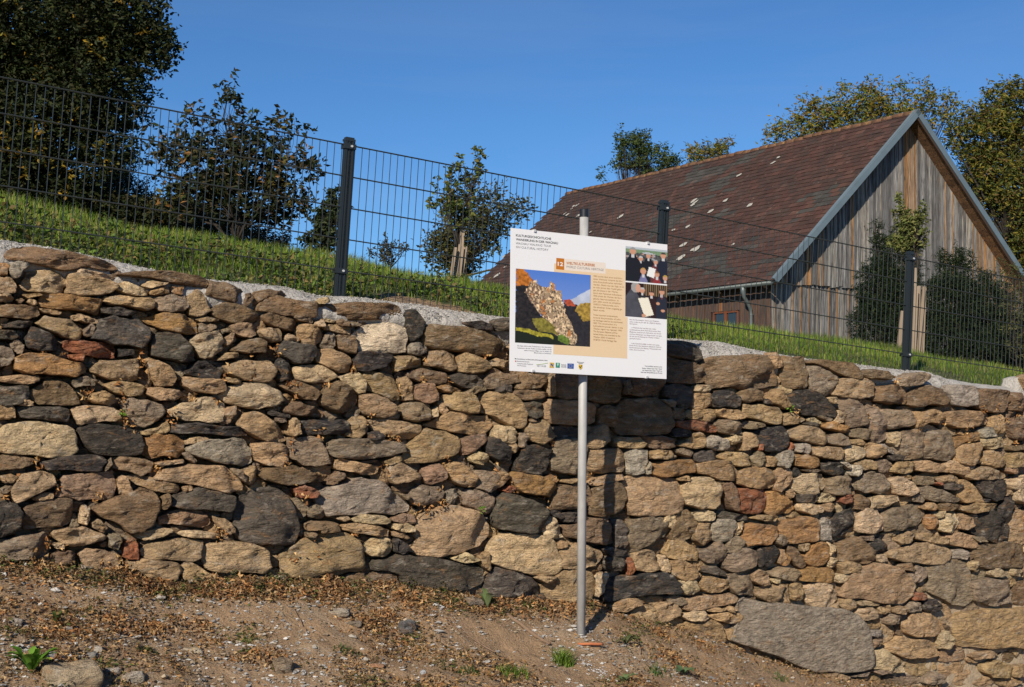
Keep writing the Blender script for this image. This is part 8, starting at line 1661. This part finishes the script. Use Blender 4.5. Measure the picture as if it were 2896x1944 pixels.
# heaps of dead weeds
hc = []; 
for _ in range(330):
    if random.random() < .5:
        x = random.uniform(-40, 1950); yb = np.interp(x, [p[0] for p in BASEPX], [p[1] for p in BASEPX]); u_, v_ = guv(x, yb+random.uniform(0, 45)); hh = random.uniform(.02, .085)
        if x > 700 and random.random() < .35: continue
    else:
        x, y = random.uniform(-40, 2400), random.uniform(1640, 1960); yb = np.interp(x, [p[0] for p in BASEPX], [p[1] for p in BASEPX])
        if y < yb+10: continue
        u_, v_ = guv(x, y); hh = random.uniform(.010, .045)
        if fbm(np.array(u_*2.1+5), np.array(v_*2.4), 111) < .47: continue
        if abs(u_-1.36) < .3 and .5 < v_ < 1.2: continue
    k = random.randint(30, 110); rr_ = random.uniform(.03, .10); uu = u_+rng.normal(size=k)*rr_; vv_ = v_+rng.normal(size=k)*rr_*.6; q = np.exp(-((uu-u_)**2+(vv_-v_)**2)/(2*rr_*rr_))
    hc.append((to_w(uu, vv_, front_z(uu, vv_)+hh*q*rng.uniform(.1, 1, k)), random.random()))
warm = np.concatenate([c for c, f in hc if f < .5]); drab = np.concatenate([c for c, f in hc if f >= .5])
A1 = leaves(warm, .034, .34, [(.38, .19, .075), (.30, .14, .055), (.44, .27, .12), (.19, .10, .05), (.12, .07, .04), (.36, .24, .13)], 0, fold=.9)
A2 = leaves(drab, .024, .35, [(.14, .10, .045), (.08, .08, .03), (.18, .11, .05), (.07, .10, .025), (.26, .17, .08), (.11, .12, .035), (.06, .05, .03)], 0, fold=.9)
k = rng.permutation(len(warm))[:len(warm)//3]; A3 = leaves(warm[k], .06, .05, [(.36, .24, .11), (.25, .15, .07)], 0)
V, F, T, cnt = [], [], [], 0
for a_ in (A1, A2, A3): V.append(a_[0]); F.append(a_[1]+cnt); T.append(a_[2]); cnt += len(a_[0])
put('dead_weeds', np_mesh('dead_weeds', np.concatenate(V), np.concatenate(F), M_litter, False, np.concatenate(T)), kind='stuff', label='heaps of curled orange brown dead weeds along the wall foot and on the bank')
# crumbly grains on the capping
gu, gv, gz_ = CAPP; V, F, T = oct_mesh(to_w(gu, gv, gz_), .003+.006*rng.uniform(size=len(gu))**2, [(.42, .395, .36), (.36, .34, .31), (.48, .455, .42)]); o_ = np.array(wall.location)
put('capping_grains', np_mesh('capping_grains', V-o_, F, M_peb, False, T), wall, o_, kind='stuff')
# twigs
def stick(x0, y0, x1, y1, r, label, col=None, lift=.01):
    a_, b_ = gp(x0, y0), gp(x1, y1); n = 7; m = MB(); pts = []
    for i in range(n):
        t = i/(n-1); p = a_*(1-t)+b_*t; u_, v_ = uv_of(p); p = P_uvz(float(u_), float(v_), float(front_z(u_, v_))+lift+random.uniform(0, .006)); pts.append(p)
    m.tube(pts, [r*random.uniform(.75, 1.1) for _ in range(n)], 7); return put('dry_stick', m.mesh('dry_stick', M_twig, True, a_), None, a_, label=label, cat='stick', group='dry sticks on the bank')
M_twig = mat('dry_twig', (.19, .125, .08), rough=.9, nscale=40, namt=.25, bump=.4, bscale=60)
stick(1430, 1742, 1555, 1828, .013, 'thick dry brown stalk slanting down to the sign pole mound'); stick(1290, 1770, 1415, 1862, .004, 'thin reddish twig left of the thick stalk'); stick(310, 1752, 380, 1792, .003, 'thin straw stem on the left bank')
stick(495, 1655, 600, 1720, .003, 'thin twig below the wall on the left'); stick(830, 1725, 870, 1800, .003, 'thin upright looking twig left of the pale flat stone'); stick(1800, 1800, 1812, 1855, .005, 'short dark stub right of the sign pole')
# clay ring shard round the pole foot
m = MB(); pts = []; c = gp(1668, 1820)
for i in range(9):
    w = R(200+i*15); pts.append(gp(1660+62*math.cos(w)*-.9+0, 1818)*0 + c + np.array([math.cos(R(-150+i*16))*.085, math.sin(R(-150+i*16))*.05, .006-.006*abs(i-4)/4]))
m.tube(pts, .009, 6); put('clay_shard', m.mesh('clay_shard', M_clay, True, c), None, c, label='orange clay pipe shard half buried at the foot of the sign pole', cat='shard')
# white chippings spilled below the pole
u_, v_ = guv(1685, 1895); n = 150; uu = u_+rng.normal(size=n)*.05; vv_ = v_+rng.normal(size=n)*.07
V, F, T = oct_mesh(to_w(uu, vv_, front_z(uu, vv_)+.002), rng.uniform(.002, .006, n), [(.7, .7, .72), (.6, .6, .6)]); put('white_chippings', np_mesh('white_chippings', V, F, M_peb, False, T), kind='stuff', label='white chippings spilled on the mound below the pole')
# withered creeper leaves caught in the wall joints
WC = [(128, 1005), (170, 990), (250, 1100), (236, 1120), (330, 1075), (405, 1010), (400, 1040), (345, 1180), (378, 1220), (350, 1130), (490, 1180), (560, 1075), (700, 1030), (780, 990), (815, 1075), (835, 1110), (930, 1095), (1040, 1180), (1130, 1110), (1195, 1010), (1375, 1010), (1275, 1075), (1190, 1075), (1000, 740+300), (640, 1060), (610, 1130), (720, 1060),
      (440, 1320), (470, 1290), (100, 1320), (160, 1380), (280, 1410), (820, 1240), (812, 1310), (835, 1370), (870, 1390), (860, 1410), (900, 1230), (1130, 1240), (1095, 1330), (1180, 1440), (1210, 1440), (1250, 1430), (1110, 1290), (1255, 1310), (1235, 1370), (1460, 1385), (1550, 1430), (1560, 1360), (1660, 1350), (1560, 1250), (2430, 1130), (2530, 1080), (2785, 1150), (2820, 1150), (2738, 1240), (2730, 1225),
      (2600, 1205), (2670, 1210), (2880, 1170), (2850, 1200), (2870, 1260), (2450, 1180), (60, 1555), (100, 1560), (130, 1540), (180, 1560), (330, 1600), (360, 1610), (300, 1590), (440, 1640), (60, 1380), (25, 1390), (620, 1500), (640, 1520), (900, 1560), (840, 1580), (1010, 1520), (2255, 1170), (540, 1130), (1100, 1245), (1400, 1330)]
parts_ = []
for (x, y) in WC:
    p = on_wall(x+random.uniform(-6, 6), y+random.uniform(-6, 6), .25+.008); k = random.randint(4, 14); C_ = p + rng.normal(size=(k, 3))*np.array([.014, .010, .028]); parts_.append(leaves(C_, .030, .45, [(.46, .26, .10), (.36, .17, .06), (.52, .33, .14), (.28, .13, .05)], .6, fold=.7))
o = np.array(wall.location)
V = np.concatenate([p[0] for p in parts_]); n = 0; Fs = []
for p in parts_: Fs.append(p[1]+n); n += len(p[0])
put('withered_creeper', np_mesh('withered_creeper', V-o, np.concatenate(Fs), M_litter, False, np.concatenate([p[2] for p in parts_])), None, o, label='withered orange brown creeper leaves caught in the joints of the stone wall', kind='stuff')
# small living shoots in the wall
for (x, y, lab) in ((2238, 1155, 'tiny green shoot growing from the wall between tan stones at the right'), (1362, 1440, 'tiny bright green weed growing in a wall joint near the pole'), (350, 1168, 'tiny green sprig in a wall joint at the left')):
    p = on_wall(x, y, .25+.05); V, F, T = leaves(p+rng.normal(size=(16, 3))*.012, .022, .6, [(.10, .20, .02), (.14, .24, .03)], -.4); put('wall_weed', np_mesh('wall_weed', V-p, F, M_leaf, False, T), None, p, label=lab, cat='weed')
# yellow flowers on the crest
# haze and hidden far side are not needed: nothing beyond the crest shows
